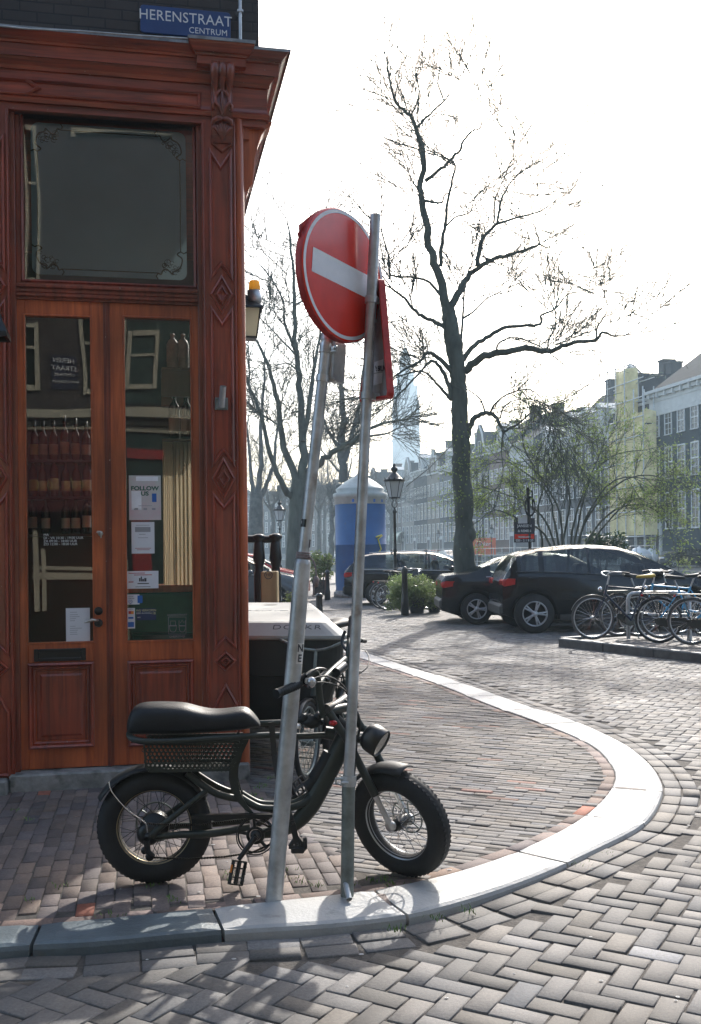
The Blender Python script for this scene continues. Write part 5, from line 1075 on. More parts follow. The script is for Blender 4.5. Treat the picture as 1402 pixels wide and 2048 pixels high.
# folding lock hanging from the rail
lk_ = thing('folding_lock', 'black folding bicycle lock hanging between seat rail and leaning post', 'bicycle lock', B(580, 1660, .12))
pts = [(542, 1440, .13), (548, 1500, .14), (556, 1545, .19), (580, 1615, .27), (590, 1655, .26)]
for i in range(4):
    a = B(*pts[i]); b = B(*pts[i + 1]); p = MB(); d_ = (b - a).normalized(); s_ = d_.cross(BN).normalized() * .013
    vs = [a - d_ * .012 - s_, a - d_ * .012 + s_, b + d_ * .012 + s_, b + d_ * .012 - s_]; off = BN * (.003 + .002 * (i % 2)); p.add([v + off for v in vs] + [v - BN * .003 + BN * .002 * (i % 2) for v in vs], [(0, 1, 2, 3), (7, 6, 5, 4), (0, 1, 5, 4), (1, 2, 6, 5), (2, 3, 7, 6), (3, 0, 4, 7)])
    p.lathe([(0, .004), (.006, .002), (.007, 0)], 10, frm(b + off, BD, (0, 0, 1))); p.build('lock_bar', M['black'], lk_)
p = MB()
for a, b in (((575, 1668), (607, 1672)), ((588, 1650), (577, 1668)), ((590, 1650), (604, 1670))): p.tube([B(*a, .2), B(*b, .2)], .010, 8)
p.box(B(592, 1674, .2), (.06, .03, .028), None, .006); p.box(B(606, 1662, .2), (.018, .03, .05), None, .004); p.build('lock_body', M['black_matte'], lk_)
# ---------------------------------------------------------------- cargo box with its pale lid
M['lid'] = mat('pale_grey_lid', (.33, .335, .315), .6, 0, .10, 5, rvar=.1); M['cargo'] = mat('dark_grey_green_box', (.014, .019, .019), .5, 0, .2, 3)
db = thing('cargo_box_tricycle', 'dark delivery tricycle box with a pale grey lid lettered DOCKR behind the shop corner', 'cargo tricycle', G(590, 1530, 0), 0)
zl, zt_ = .93, 1.02
fl_, fr_2 = Vector((-1.10, 6.95)), Vector((-.015, 6.80)); bl_, br_ = Vector((-1.65, 9.9)), Vector((-.30, 9.75))
def rpoly(C, rad, n=6):
    out = []
    for i in range(4):
        a, b, c = C[i - 1], C[i], C[(i + 1) % 4]; u = (a - b).normalized(); v = (c - b).normalized()
        for k in range(n + 1):
            t = k / n; p1_ = b + u * rad * (1 - t) ** 2 + v * rad * t ** 2; out.append((p1_.x, p1_.y))
    return out
def inset(C, d): c = sum(C, Vector((0, 0))) / 4; P = offset([Vector(p) for p in C], -d); return P
C4 = [fl_, fr_2, br_, bl_]
def loft(mb, rings, cap=True, smooth=False):
    n = len(rings[0][0]); vs = [(p[0], p[1], z) for P, z in rings for p in P]
    fs = [(i * n + k, i * n + (k + 1) % n, (i + 1) * n + (k + 1) % n, (i + 1) * n + k) for i in range(len(rings) - 1) for k in range(n)]
    if cap: fs += [tuple(range(n))[::-1], tuple(range((len(rings) - 1) * n, len(rings) * n))]
    mb.add(vs, fs, smooth)
p = MB(); loft(p, [(rpoly(inset(C4, .01), .12), zl - .03), (rpoly(C4, .14), zl - .02), (rpoly(C4, .14), zl), (rpoly(inset(C4, .015), .14), zl + .012), (rpoly(inset(C4, .10), .12), zt_ - .008), (rpoly(inset(C4, .13), .1), zt_)])
ld = p.build('lid', M['lid'], db)
p = MB(); loft(p, [(rpoly(inset(C4, .22), .12), .26), (rpoly(inset(C4, .12), .12), .42), (rpoly(inset(C4, .05), .12), .64), (rpoly(inset(C4, .035), .12), .65), (rpoly(inset(C4, .02), .13), zl - .032)]); p.build('box_body', M['cargo'], db)
p = MB(); p.lathe([(0, .002), (.06, .002), (.065, .003)], 24, Matrix.Translation((W(541, 1204, 9.2).x, 9.2, zt_))); p.build('lid_port', M['black'], ld)
dv_ = (fr_2 - fl_).normalized(); o1 = Vector((W(594, 1255, 6.9).x, 6.87, zl + .052)); slope = math.atan2(zt_ - zl - .02, .085)
MT = frm(o1, (dv_.x, dv_.y, 0), (-dv_.y * math.cos(slope), dv_.x * math.cos(slope), math.sin(slope)))
MT = Matrix.Translation((0, 0, .004)) @ MT
text("DOCKR", .062, M['black'], ld, MT, sx=1.45, space=1.15, bold=-.0008)
text("your local", .16, M['greyink'], ld, frm((W(545, 1215, 8.4).x, 8.3, zt_ + .001), (dv_.x, dv_.y, 0), (0, 1, 0)), shear=.3, name='script')
for s_ in ((.25, .35), (.92, .3), (.3, .9), (.8, .9)):
    c = fl_.lerp(fr_2, s_[0]).lerp(bl_.lerp(br_, s_[0]), s_[1] if s_[1] > .5 else .15); p = MB(); Mx = Matrix.Translation((c.x, c.y, .2)) @ Matrix.Rotation(R(75), 4, 'Z'); p.torus(.17, .03, 30, 8, Mx); p.lathe([(0, -.02), (.14, -.015), (.14, .015), (0, .02)], 20, Mx @ Matrix.Rotation(PI / 2, 4, 'X')); p.build('wheel', M['rubber'], db)
# ---------------------------------------------------------------- city bicycles
def city_bike(label, group, fr_c, tyre=None, R_=.34, wb=1.08, gents=True, seat_m=None, fend=None, basket=False, light=True):
    t = thing('bicycle', label, 'bicycle', (0, 0, 0), 0, group); tyre = tyre or M['rubber_grey']; fend = fend or M['black']
    def wheel(x):
        Mx = Matrix.Translation((x, 0, R_)); p = MB(); p.torus(R_ - .017, .019, 44, 8, Mx); w_ = p.build('wheel', tyre, t)
        q = MB(); q.torus(R_ - .040, .010, 44, 6, Mx, sx=1.2); q.build('rim', M['alu'], w_)
        q = MB(); q.lathe([(0, -.045), (.016, -.045), (.03, -.03), (.022, 0), (.03, .03), (.016, .045), (0, .045)], 14, Mx @ Matrix.Rotation(PI / 2, 4, 'X')); q.build('hub', M['steel'], w_)
        q = MB()
        for i in range(28):
            a = 2 * PI * i / 28; sy = 1 if i % 2 else -1; b = a + (.7 if (i // 2) % 2 else -.7)
            q.tube([Mx @ Vector((.026 * math.cos(b), sy * .03, .026 * math.sin(b))), Mx @ Vector(((R_ - .045) * math.cos(a), 0, (R_ - .045) * math.sin(a)))], .0016, 4, cap=False, smooth=False)
        q.build('spoke_set', M['chrome'], w_); return w_
    wheel(0); wheel(wb); k = R_ / .34
    def fend_(x, a0, a1):
        p = MB(); vs = []; n = 16
        for i in range(n + 1):
            a = R(a0 + (a1 - a0) * i / n)
            for (dy, q) in ((-.028, R_ + .008), (-.014, R_ + .020), (.014, R_ + .020), (.028, R_ + .008), (.014, R_ + .0175), (-.014, R_ + .0175)): vs.append((x + q * math.cos(a), dy, R_ + q * math.sin(a)))
        p.add(vs, [(i * 6 + j, i * 6 + (j + 1) % 6, (i + 1) * 6 + (j + 1) % 6, (i + 1) * 6 + j) for i in range(n) for j in range(6)], True); p.build('mudguard', fend, t)
    fend_(0, 175, 40); fend_(wb, 130, 20)
    bb = Vector((.47, 0, .29)); hd0 = Vector((wb - .19 * k, 0, .62 * k + .06)); hd1 = hd0 + Vector((-.045, 0, .17)); sc = Vector((.28, 0, .80)); ra = Vector((0, 0, R_)); fa = Vector((wb, 0, R_))
    p = MB()
    p.tube([bb, sc], .015, 8); p.tube([hd0, hd1], .019, 8); p.tube([bb, hd0 + Vector((0, 0, .04))], .017, 8)
    if gents: p.tube([sc + Vector((.01, 0, -.03)), hd1 + Vector((0, 0, -.03))], .014, 8)
    else: p.tube(catmull([bb + Vector((-.06, 0, .2)), bb + Vector((.1, 0, .18)), bb + Vector((.28, 0, .30)), hd1 + Vector((0, 0, -.05))], 4), .015, 8)
    for sy in (-1, 1):
        p.tube([ra + Vector((0, sy * .055, 0)), bb + Vector((-.04, sy * .03, 0))], .009, 6); p.tube([ra + Vector((0, sy * .055, 0)), sc + Vector((0, sy * .02, -.05))], .008, 6)
        p.tube(catmull([hd0 + Vector((.005, sy * .035, -.02)), hd0.lerp(fa, .55) + Vector((-.01, sy * .045, 0)), fa + Vector((0, sy * .05, 0))], 4), .011, 6)
    p.build('frame', fr_c, t)
    p = MB(); p.tube([sc, sc + Vector((-.05, 0, .13))], .012, 8); p.build('seat_post', M['alu'], t)
    p = MB(); s0 = sc + Vector((-.06, 0, .15)); vs = []
    for (x, hw, zt, hh) in ((-.13, .03, .03, .02), (-.11, .085, .035, .03), (-.05, .10, .03, .035), (.02, .06, .022, .03), (.09, .03, .02, .025), (.15, .022, .015, .02), (.165, .01, .01, .012)):
        for kk in range(10): a = 2 * PI * kk / 10; vs.append(s0 + Vector((x, hw * math.cos(a), zt + hh * math.sin(a))))
    p.add(vs, [(i * 10 + kk, i * 10 + (kk + 1) % 10, (i + 1) * 10 + (kk + 1) % 10, (i + 1) * 10 + kk) for i in range(6) for kk in range(10)] + [tuple(range(10)), tuple(range(60, 70))], True); p.build('saddle', seat_m or M['black_matte'], t)
    p = MB(); hb = hd1 + Vector((-.03, 0, .13)); p.tube([hd1, hb], .012, 8)
    for sy in (-1, 1): p.tube(catmull([hb, hb + Vector((.06, sy * .10, .02)), hb + Vector((.05, sy * .2, .06)), hb + Vector((-.06, sy * .28, .07)), hb + Vector((-.20, sy * .29, .05))], 4), .010, 7)
    p.build('handlebar', M['alu'], t)
    for sy in (-1, 1): p = MB(); p.tube([hb + Vector((-.10, sy * .288, .062)), hb + Vector((-.22, sy * .29, .048))], .016, 8); p.build('grip', M['black_matte'], t)
    p = MB(); p.lathe([(0, -.006), (.085, -.006), (.09, 0), (.085, .006), (0, .006)], 24, Matrix.Translation(bb + Vector((0, -.05, 0))) @ Matrix.Rotation(PI / 2, 4, 'X')); p.tube([bb + Vector((0, -.06, 0)), bb + Vector((.10, -.07, -.13))], .009, 6); p.box(bb + Vector((.10, -.12, -.13)), (.09, .09, .02), None, .005)
    p.tube([bb + Vector((0, .06, 0)), bb + Vector((-.10, .07, .13))], .009, 6); p.box(bb + Vector((-.10, .12, .13)), (.09, .09, .02), None, .005); p.build('crank_set', M['steel_dark'], t)
    p = MB(); a = ra + Vector((-.01, -.055, .0)); q = [(-.06, -.03), (.0, -.07), (.35, -.12), (.56, -.10), (.57, .03), (.5, .06), (0, .05), (-.06, .03)]
    p.prism([(x, z + R_) for x, z in [(a_, b_ + .03) for a_, b_ in q]], .018, Matrix(((1, 0, 0, 0), (0, 0, 1, -.065), (0, 1, 0, -.04), (0, 0, 0, 1)))); p.build('chain_case', M['black'], t)
    p = MB(); p.box((-.04, 0, R_ * 2 + .055), (.36, .12, .012)); p.tube([ra + Vector((0, .07, 0)), (-.12, .06, R_ * 2 + .05)], .005, 5); p.tube([ra + Vector((0, -.07, 0)), (-.12, -.06, R_ * 2 + .05)], .005, 5); p.build('luggage_rack', M['black'], t)
    p = MB(); ico((-.235, 0, R_ * 2 + .03), .022, p); p.build('rear_lamp', M['redlens'], t)
    if light: p = MB(); ico(hd0 + Vector((.07, 0, .10)), .042, p, sc=(.9, 1, 1)); p.build('front_lamp', M['chrome'], t)
    p = MB(); p.tube([bb + Vector((-.03, .03, -.02)), bb + Vector((-.06, .16, -.27))], .009, 6); p.build('kickstand', M['steel_dark'], t)
    if basket:
        p = MB(); c = hd1 + Vector((.18, 0, .08))
        for dz in np.linspace(-.12, .12, 6): p.tube([c + Vector((x, y, dz)) for x, y in ((-.12, -.17), (.12, -.17), (.12, .17), (-.12, .17), (-.12, -.17))], .004, 4)
        for x in np.linspace(-.12, .12, 5):
            for y in (-.17, .17): p.tube([c + Vector((x, y, -.12)), c + Vector((x, y, .12))], .003, 4)
        p.build('basket', M['black'], t)
    return t
M['blue_frame'] = mat('light_blue_frame', (.06, .40, .70), .35, 0, .15, 10, coat=.4); M['silver_frame'] = mat('silver_frame', (.50, .52, .53), .35, .7, .15, 10); M['darkblue_frame'] = mat('dark_blue_frame', (.012, .02, .05), .3, 0, .2, 10)
M['yellow_cover'] = mat('yellow_saddle_cover', (.62, .42, .05), .55, 0, .3, 20, .5, 30)
# second fat tyred bicycle parked behind, nose to the camera: same builder, small fat wheels
b2 = city_bike('dark small wheeled bicycle seen end on between the cargo box and the post', None, M['olive'], M['rubber'], R_=.26, wb=.98)
place(b2, (-.046, 7.53, 0), R(-105))
for o in b2.children_recursive:
    if o.name.split('.')[0] in ('rim', 'spoke_set', 'handlebar', 'hub'): o.data.materials[0] = M['steel_dark']
b3 = city_bike('black bicycle mostly hidden behind the cargo box lid', None, M['black'], M['rubber']); place(b3, (-2.25, 11.5, 0), R(8))
gr_ = 'bicycles at the rack on the kerbed island'; ZI = .10
def bat(o, px, py, rz, z=ZI, ry=0): g_ = G(px, py, z); place(o, g_, rz, ry); return o
k1 = city_bike('black bicycle with a yellow covered saddle at the left end of the rack', gr_, M['darkblue_frame'], seat_m=M['yellow_cover']); bat(k1, 1322, 1277, R(184))
k4 = city_bike('dark bicycle parked behind the one with the yellow saddle', gr_, M['black'], light=False); bat(k4, 1238, 1273, R(14))
k2 = city_bike('light blue bicycle with a dark mudguard, second from the left at the rack', gr_, M['blue_frame'], M['rubber'], fend=M['darkblue_frame'], gents=False); bat(k2, 1318, 1286, R(-14), ry=0)
k3 = city_bike('silver bicycle cut by the right edge of the picture, nearest on the island', gr_, M['silver_frame'], fend=M['silver_frame']); bat(k3, 1384, 1290, R(-24))
k5 = city_bike('second light blue bicycle partly hidden behind the silver one', gr_, M['blue_frame'], gents=True); bat(k5, 1420, 1276, R(160))
# rack
rk = thing('bicycle_rack', 'grey tubular bicycle rack on the kerbed island', 'bicycle rack', G(1258, 1276, ZI)); Yr = G(1258, 1276, ZI).y
p = MB(); p.tube(catmull([W(1257, 1277, Yr), W(1256, 1230, Yr), W(1256, 1200, Yr), W(1262, 1188, Yr), W(1280, 1186, Yr), W(1350, 1185, Yr - .2), W(1370, 1187, Yr - .25), W(1378, 1198, Yr - .25), W(1379, 1230, Yr - .3), W(1380, 1282, Yr - .3)], 6), .03, 10); p.build('hoop', M['steel'], rk)
p = MB(); p.tube([W(1257, 1228, Yr), W(1380, 1230, Yr - .3)], .022, 8); p.build('cross_bar', M['steel'], rk)
# island with its kerb
ia, ib = G(1130, 1290, 0), G(1500, 1332, 0); dI = (ib - ia).normalized(); nI = Vector((-dI.y, dI.x, 0)); Le = 9
p = MB(); P = [ia, ia + dI * Le, ia + dI * Le + nI * 2.6, ia + nI * 2.1]; p.prism([(v.x, v.y) for v in P], .104, Matrix.Translation((0, 0, -.03))); tag(p.build('island_paving', M['far_paving']), kind='structure')
p = MB(); rz_ = Matrix.Rotation(math.atan2(dI.y, dI.x), 3, 'Z')
for i in range(9): p.box(ia + dI * (i + .5) - nI * .075 + Vector((0, 0, .03)), (.992, .145, .17), rz_, .015)
rz2 = Matrix.Rotation(math.atan2(nI.y, nI.x), 3, 'Z')
for i in range(2): p.box(ia + nI * (i + .5) - dI * .078 + Vector((0, 0, .03)), (.99, .14, .17), rz2, .015)
M['dark_kerb'] = mat('dark_kerb_stone', (.10, .11, .11), .6, 0, .3, 8, .3, 60); tag(p.build('island_kerb', M['dark_kerb']), kind='structure')
# stoop railing beyond the corner
rl = thing('stoop_railing', 'black iron railing with capped round posts beyond the shop corner', 'railing', G(535, 1215)); Yq = 11.2
p = MB(); p.tube([W(440, 1077, Yq), W(552, 1079, Yq)], .04, 12); p.build('rail', M['black'], rl)
for x, y0 in ((518, 1068), (551, 1067)):
    c = W(x, 1100, Yq); zt2 = W(x, y0, Yq).z; p = MB(); Mx = Matrix.Translation((c.x, Yq, 0)); p.lathe([(0, 0), (.06, 0), (.06, 1.25), (.05, 1.3), (.045, 1.34), (.055, 1.38), (.07, 1.44), (.055, zt2 - .10), (.045, zt2 - .08), (.075, zt2 - .05), (.075, zt2 - .02), (.03, zt2), (0, zt2)], 16, Mx); p.build('post', M['black'], rl)
wc = thing('wooden_crate', 'upright pale wooden crate with a round stamp behind the railing posts', 'crate', G(538, 1230)); p = MB(); Yc = 10.6; zc0 = W(0, 1200, Yc).z
p.box((W(540, 1150, Yc).x, Yc, .78), (.17, .25, 1.05), None, .01); p.build('box', mat('pale_wood', (.42, .30, .15), .7, 0, .2, 8, stretch=(1, 1, .2)), wc)
p = MB(); cc = W(537, 1150, Yc - .127); p.torus(.04, .004, 24, 5, Matrix.Translation(cc)); p.build('stamp', M['ink'], wc); text("HB", .045, M['ink'], wc, frm(cc, (1, 0, 0), (0, 0, 1)))
# beacon and lantern fixed to the side front
sb = thing('amber_beacon', 'amber rotating beacon on a grey base beside the shop corner', 'beacon', W(509, 605, 8.3)); c = W(509, 590, 8.3); Mx = Matrix.Translation((c.x, c.y, 0)); z = lambda y: W(509, y, 8.3).z
p = MB(); p.lathe([(0, z(608)), (.05, z(607)), (.062, z(600)), (.060, z(582)), (0, z(582))], 20, Mx); p.box((c.x - .5, c.y, z(604)), (.9, .03, .03)); p.build('base', M['steel'], sb)
p = MB(); p.lathe([(.048, z(582)), (.050, z(579)), (.044, z(565)), (.038, z(562)), (0, z(561.5))], 20, Mx); p.build('amber_lens', leafmat('amber_plastic', (.95, .62, .16), .1, .75), sb)
sn = thing('square_lantern', 'black framed square lantern with pale panes below the amber beacon', 'lantern', W(500, 686, 8.3)); p = MB(); c = W(494, 650, 8.3); h1, h0 = W(0, 622, 8.3).z, W(0, 684, 8.3).z
Mx = Matrix.Translation((c.x, c.y, 0)) @ Matrix.Rotation(R(45 + 12), 4, 'Z'); p.lathe([(.04, h1 + .10), (.06, h1 + .06), (.17, h1 - .0), (.18, h1 - .015), (.12, h1 - .015)], 4, Mx, smooth=False); p.lathe([(0, h0), (.10, h0), (.10, h0 + .015)], 4, Mx, smooth=False)
for k in range(4): a = PI / 2 * k; p.tube([Mx @ Vector((.145 * math.cos(a), .145 * math.sin(a), h1 - .01)), Mx @ Vector((.10 * math.cos(a), .10 * math.sin(a), h0))], .007, 5)
p.box((c.x - .3, c.y, h1 + .1), (.6, .03, .03)); p.build('casing', M['black'], sn); p = MB(); p.lathe([(.138, h1 - .012), (.095, h0 + .006)], 4, Mx, smooth=False); p.build('pane', leafmat('milky_pane', (.75, .72, .60), .02, .7), sn)
# ---------------------------------------------------------------- cars
def lerpl(L, x): return float(np.interp(x, [p[0] for p in L], [p[1] for p in L]))
def carpaint(name, c): return mat(name, c, .25, 0, .1, 3, coat=.55, rvar=.05, spec=.15)
M['car_black'] = carpaint('black_car_paint', (.004, .006, .009)); M['car_red'] = carpaint('red_car_paint', (.42, .03, .02)); M['car_silver'] = carpaint('silver_car_paint', (.40, .42, .44)); M['car_blue'] = carpaint('blue_car_paint', (.03, .08, .16)); M['car_white'] = carpaint('white_car_paint', (.65, .66, .66)); M['car_grey'] = carpaint('grey_car_paint', (.09, .10, .11))
M['trim'] = mat('car_trim', (.014, .014, .015), .5); M['cabin'] = mat('car_cabin', (.02, .021, .022), .8)
TOPS = {
 'suv': dict(L=4.62, W=1.86, top=[(-2.31, .94), (-2.26, 1.04), (-2.16, 1.22), (-2.04, 1.42), (-1.88, 1.49), (-1.5, 1.55), (-1.0, 1.60), (-.5, 1.60), (-.15, 1.57), (.2, 1.47), (.55, 1.30), (.92, 1.10), (1.05, 1.06), (1.6, .99), (2.05, .88), (2.31, .66)], belt=[(-2.31, .90), (-2.1, 1.12), (-1.4, 1.10), (-.3, 1.04), (.7, 1.0), (1.05, 1.0), (2.31, .6)], glass=(-1.98, .66), ws=(-.10, .94), rs=(-2.20, -2.03), wheel=.36, wx=(-1.75, 1.15), pil=(-1.60, -.74), zb=.24),
 'sedan': dict(L=4.6, W=1.80, top=[(-2.3, .90), (-2.22, 1.02), (-1.75, 1.06), (-1.05, 1.36), (-.6, 1.44), (0, 1.46), (.4, 1.42), (1.15, 1.04), (1.25, 1.0), (1.9, .90), (2.2, .76), (2.3, .6)], belt=[(-2.3, .86), (-2.0, .98), (-1.0, .97), (1.1, .93), (1.25, .94), (2.3, .55)], glass=(-1.30, .78), ws=(.36, 1.2), rs=(-1.72, -.95), wheel=.32, wx=(-1.60, 1.38), pil=(-.45, .1), zb=.18),
 'wagon': dict(L=4.65, W=1.82, top=[(-2.32, .95), (-2.26, 1.02), (-2.05, 1.25), (-1.85, 1.42), (-1.5, 1.48), (-.3, 1.51), (.3, 1.47), (.6, 1.38), (1.25, 1.05), (1.35, 1.01), (1.95, .92), (2.2, .80), (2.32, .62)], belt=[(-2.32, .88), (-2.1, 1.02), (-1.0, 1.0), (1.1, .95), (1.35, .96), (2.32, .55)], glass=(-1.85, .85), ws=(.50, 1.3), rs=(-2.18, -1.85), wheel=.33, wx=(-1.4, 1.4), pil=(-.75, .1), zb=.2),
 'hatch': dict(L=3.9, W=1.72, top=[(-1.95, .92), (-1.9, 1.0), (-1.75, 1.30), (-1.5, 1.46), (-.3, 1.52), (.25, 1.48), (1.0, 1.06), (1.1, 1.02), (1.65, .90), (1.85, .76), (1.95, .6)], belt=[(-1.95, .85), (-1.75, 1.0), (-.6, .97), (.9, .92), (1.1, .93), (1.95, .5)], glass=(-1.45, .65), ws=(.32, 1.04), rs=(-1.86, -1.52), wheel=.30, wx=(-1.18, 1.18), pil=(-.55, .1), zb=.18)}
def make_car(kind, label, paint, group=None, racks=False, rimm=None):
    d = TOPS[kind]; L_, Wd = d['L'], d['W'] / 2; t = thing('parked_car', label, 'car', (0, 0, 0), 0, group)
    xs = sorted(set([round(x, 3) for x in np.arange(-L_ / 2, L_ / 2 + .001, .05)] + [p[0] for p in d['top']] + [d['glass'][0], d['glass'][1], L_ / 2]))
    xs = [x for i, x in enumerate(xs) if i == 0 or x - xs[i - 1] > .008]; rings = []; wr_ = d['wheel'] + .045
    for x in xs:
        top = lerpl(d['top'], x); belt = min(lerpl(d['belt'], x), top - .015); e = abs(x) / (L_ / 2); w = Wd * (1 - .16 * max(0, (e - .72) / .28) ** 2.2); zb = d['zb'] + .10 * max(0, (e - .86) / .14)
        zo = zb
        for wx in d['wx']:
            if abs(x - wx) < wr_: zo = max(zo, d['wheel'] + math.sqrt(wr_ ** 2 - (x - wx) ** 2))
        gh = (top - belt) / .5; wr = w * (.93 - .17 * min(1, gh)); m3 = max((zb + belt) / 2, zo + .04); z4 = max(belt - .09, m3 + .01)
        half = [(0, zb), (w * .80, zb), (w * .80, zo) if zo > zb + .02 else (w * .88, zb + .005), (w * .985, zo + .012), (w, m3), (w * .99, z4), (w * .95, belt), (wr, belt + (top - belt) * .88), (wr * .86, top - .012), (0, top + .012)]
        rings.append([(x, y, z) for y, z in half] + [(x, -y, z) for y, z in half[-2:0:-1]])
    n = len(rings[0]); vs = [p for r_ in rings for p in r_]; body = MB(); gl = MB(); wsm = MB(); fb = []; fg = []; fw = []
    for i in range(len(xs) - 1):
        xm = (xs[i] + xs[i + 1]) / 2
        for k in range(n):
            f = (i * n + k, i * n + (k + 1) % n, (i + 1) * n + (k + 1) % n, (i + 1) * n + k); kk = k if k < 9 else n - 1 - k
            if kk == 6 and d['glass'][0] < xm < d['glass'][1] and all(abs(xm - p_) > .04 for p_ in d['pil']): fg.append(f)
            elif kk in (7, 8) and (d['ws'][0] < xm < d['ws'][1] or d['rs'][0] < xm < d['rs'][1]): fw.append(f)
            else: fb.append(f)
    def sub(mb, F_):
        ids = sorted(set(i for f in F_ for i in f)); mp = {a: b for b, a in enumerate(ids)}; mb.add([vs[i] for i in ids], [tuple(mp[i] for i in f) for f in F_], True)
    sub(body, fb); body.add(rings[0], [tuple(range(n))]); body.add(rings[-1], [tuple(range(n))[::-1]]); b_ = body.build('body', paint, t)
    g = MB(); sub(g, fg); g.split('side_window', M['carglass'], t); g = MB(); sub(g, fw); g.split('windscreen', M['carglass'], t)
    p = MB(); hw = Wd * .82; p.box((0, 0, .55), (L_ * .6, hw * 1.9, .5)); 
    for sx in (-.6, .35):
        for sy in (-.4, .4): p.box((sx, sy, .98), (.14, .42, .55), Matrix.Rotation(-.2, 3, 'Y'), .04)
    p.build('cabin', M['cabin'], t)
    for wx in d['wx']:
        for sy in (-1, 1):
            Mx = Matrix.Translation((wx, sy * (Wd - .10), d['wheel'])); p = MB(); r = d['wheel']
            p.lathe([(r * .62, .10), (r * .9, .105), (r, .07), (r, -.07), (r * .9, -.105), (r * .62, -.10)], 40, Mx @ Matrix.Rotation(PI / 2, 4, 'X')); w_ = p.build('wheel', M['rubber'], t)
            q = MB(); Mo = Mx @ Matrix.Rotation(-PI / 2 if sy > 0 else PI / 2, 4, 'X')
            q.lathe([(r * .64, .10), (r * .60, .09), (r * .58, .02), (0, .0)], 36, Mo); q.build('rim_well', M['trim'], w_); q = MB()
            for i in range(5):
                for dd in (-.13, .13): a = 2 * PI * i / 5; q.tube([Mo @ Vector((.04 * math.cos(a), .04 * math.sin(a), .085)), Mo @ Vector((r * .60 * math.cos(a + dd), r * .60 * math.sin(a + dd), .09))], [.022, .016], 6)
            q.lathe([(r * .57, .07), (r * .60, .10), (r * .645, .103), (r * .645, .09)], 36, Mo); q.lathe([(0, .105), (.05, .10), (.06, .07)], 12, Mo); q.build('rim', rimm or M['alu'], w_)
    for sy in (-1, 1):
        p = MB(); x0 = -L_ / 2; zl_ = lerpl(d['belt'], x0 + .1) - .06; p.prism([(x0 + .02, -.085), (x0 + .38, -.02), (x0 + .36, .05), (x0 + .06, .06)], .03, Matrix(((1, 0, 0, 0), (0, 0, sy, sy * (Wd * .895)), (0, 1, 0, zl_), (0, 0, 0, 1)))); p.box((x0 + .05, sy * Wd * .66, zl_ - .02), (.12, Wd * .42, .13), None, .03); p.build('tail_light', M['redlens'], t)
        p = MB(); p.box((L_ / 2 - .2, sy * Wd * .72, .70), (.30, .32, .14), Matrix.Rotation(-sy * .35, 3, 'Z'), .05); p.build('headlight', M['chrome'], t)
        p = MB(); xm = d['glass'][1] - .12; zm = lerpl(d['belt'], xm) + .07; ico((xm, sy * (Wd + .07), zm), .1, p, sc=(1.0, 1.0, .72)); p.build('mirror', paint, t)
        for xh in (d['pil'][0] + .18 - .35, d['pil'][1] + .1): p = MB(); p.box((xh, sy * (Wd * .995), lerpl(d['belt'], xh) - .10), (.17, .03, .025), None, .008); p.build('door_handle', paint, t)
        p = MB(); zc = d['zb'] + .05; p.box(((d['wx'][0] + d['wx'][1]) / 2, sy * Wd * .985, zc), (d['wx'][1] - d['wx'][0] - .9, .03, .10), None, .01); p.build('sill_trim', M['trim'], t)
    p = MB(); pts = [(x, 0, 0) for x in np.linspace(d['glass'][0] - .1, d['glass'][1] + .2, 14)]
    for sy in (-1, 1):
        q = [Vector((x[0], sy * (Wd * .945 + .004), min(lerpl(d['belt'], x[0]), lerpl(d['top'], x[0]) - .015) + .004)) for x in pts]; p.tube(q, .011, 5)
    p.split('window_trim', M['alu'] if kind != 'suv' else M['trim'], t)
    p = MB(); p.box((-L_ / 2 - .0, 0, .42), (.10, Wd * 1.55, .22), None, .05); p.build('rear_bumper', M['trim'], t)
    if racks:
        for x in (-.95, .05): p = MB(); zt = lerpl(d['top'], x) + .05; p.tube([(x, -.62, zt - .05), (x, -.58, zt + .02), (x, .58, zt + .02), (x, .62, zt - .05)], .022, 8); p.build('roof_bar', M['trim'], t)
        for sy in (-1, 1): p = MB(); p.tube([(x, sy * Wd * .70, lerpl(d['top'], x) + .02) for x in np.linspace(-1.6, .4, 8)], .016, 6); p.build('roof_rail', M['alu'], t)
    return t
ca = make_car('suv', 'large black estate car parked nearest, behind the bicycle rack', M['car_black'], rimm=M['steel']); place(ca, (5.08, 19.15, -.02), R(1))
ce_ = make_car('sedan', 'black saloon car parked behind the large black one, beside the tall tree', M['car_black']); place(ce_, (4.18, 21.4, -.02), R(0))
cb2 = make_car('wagon', 'black estate car with roof bars in front of the blue column', M['car_black'], racks=True); place(cb2, (2.15, 29.3, -.02), R(-1))
cr2 = make_car('hatch', 'red hatchback with a bright windscreen beyond the railing posts', M['car_red']); place(cr2, (-3.3, 32, -.02), R(-2))
cg = make_car('hatch', 'grey hatchback in front of the red one, beyond the railing posts', M['car_grey']); place(cg, (-3.2, 27.6, -.02), R(-1))
def recolour(root, paint):
    for o in root.children:
        if o.name.split('.')[0] in ('body', 'mirror', 'door_handle'):
            o.data = o.data.copy(); o.data.materials.clear(); o.data.materials.append(paint)
HO = Vector((25.0, 76.0, 0)); HDX = Vector((-.21, .978, 0)); HDY = Vector((-.978, -.21, 0)); HRZ = math.atan2(.978, -.21)
protos = [make_car('hatch', 'silver hatchback parked on the far quay below the houses', M['car_silver'], 'cars parked along the far quay'), make_car('wagon', 'grey estate car parked on the far quay', M['car_grey'], 'cars parked along the far quay')]
dk_ = make_car('sedan', 'dark saloon parked on the far quay at the right edge', M['car_black'], 'cars parked along the far quay'); place(dk_, Vector((24.3, 72.5, .12)), R(188))
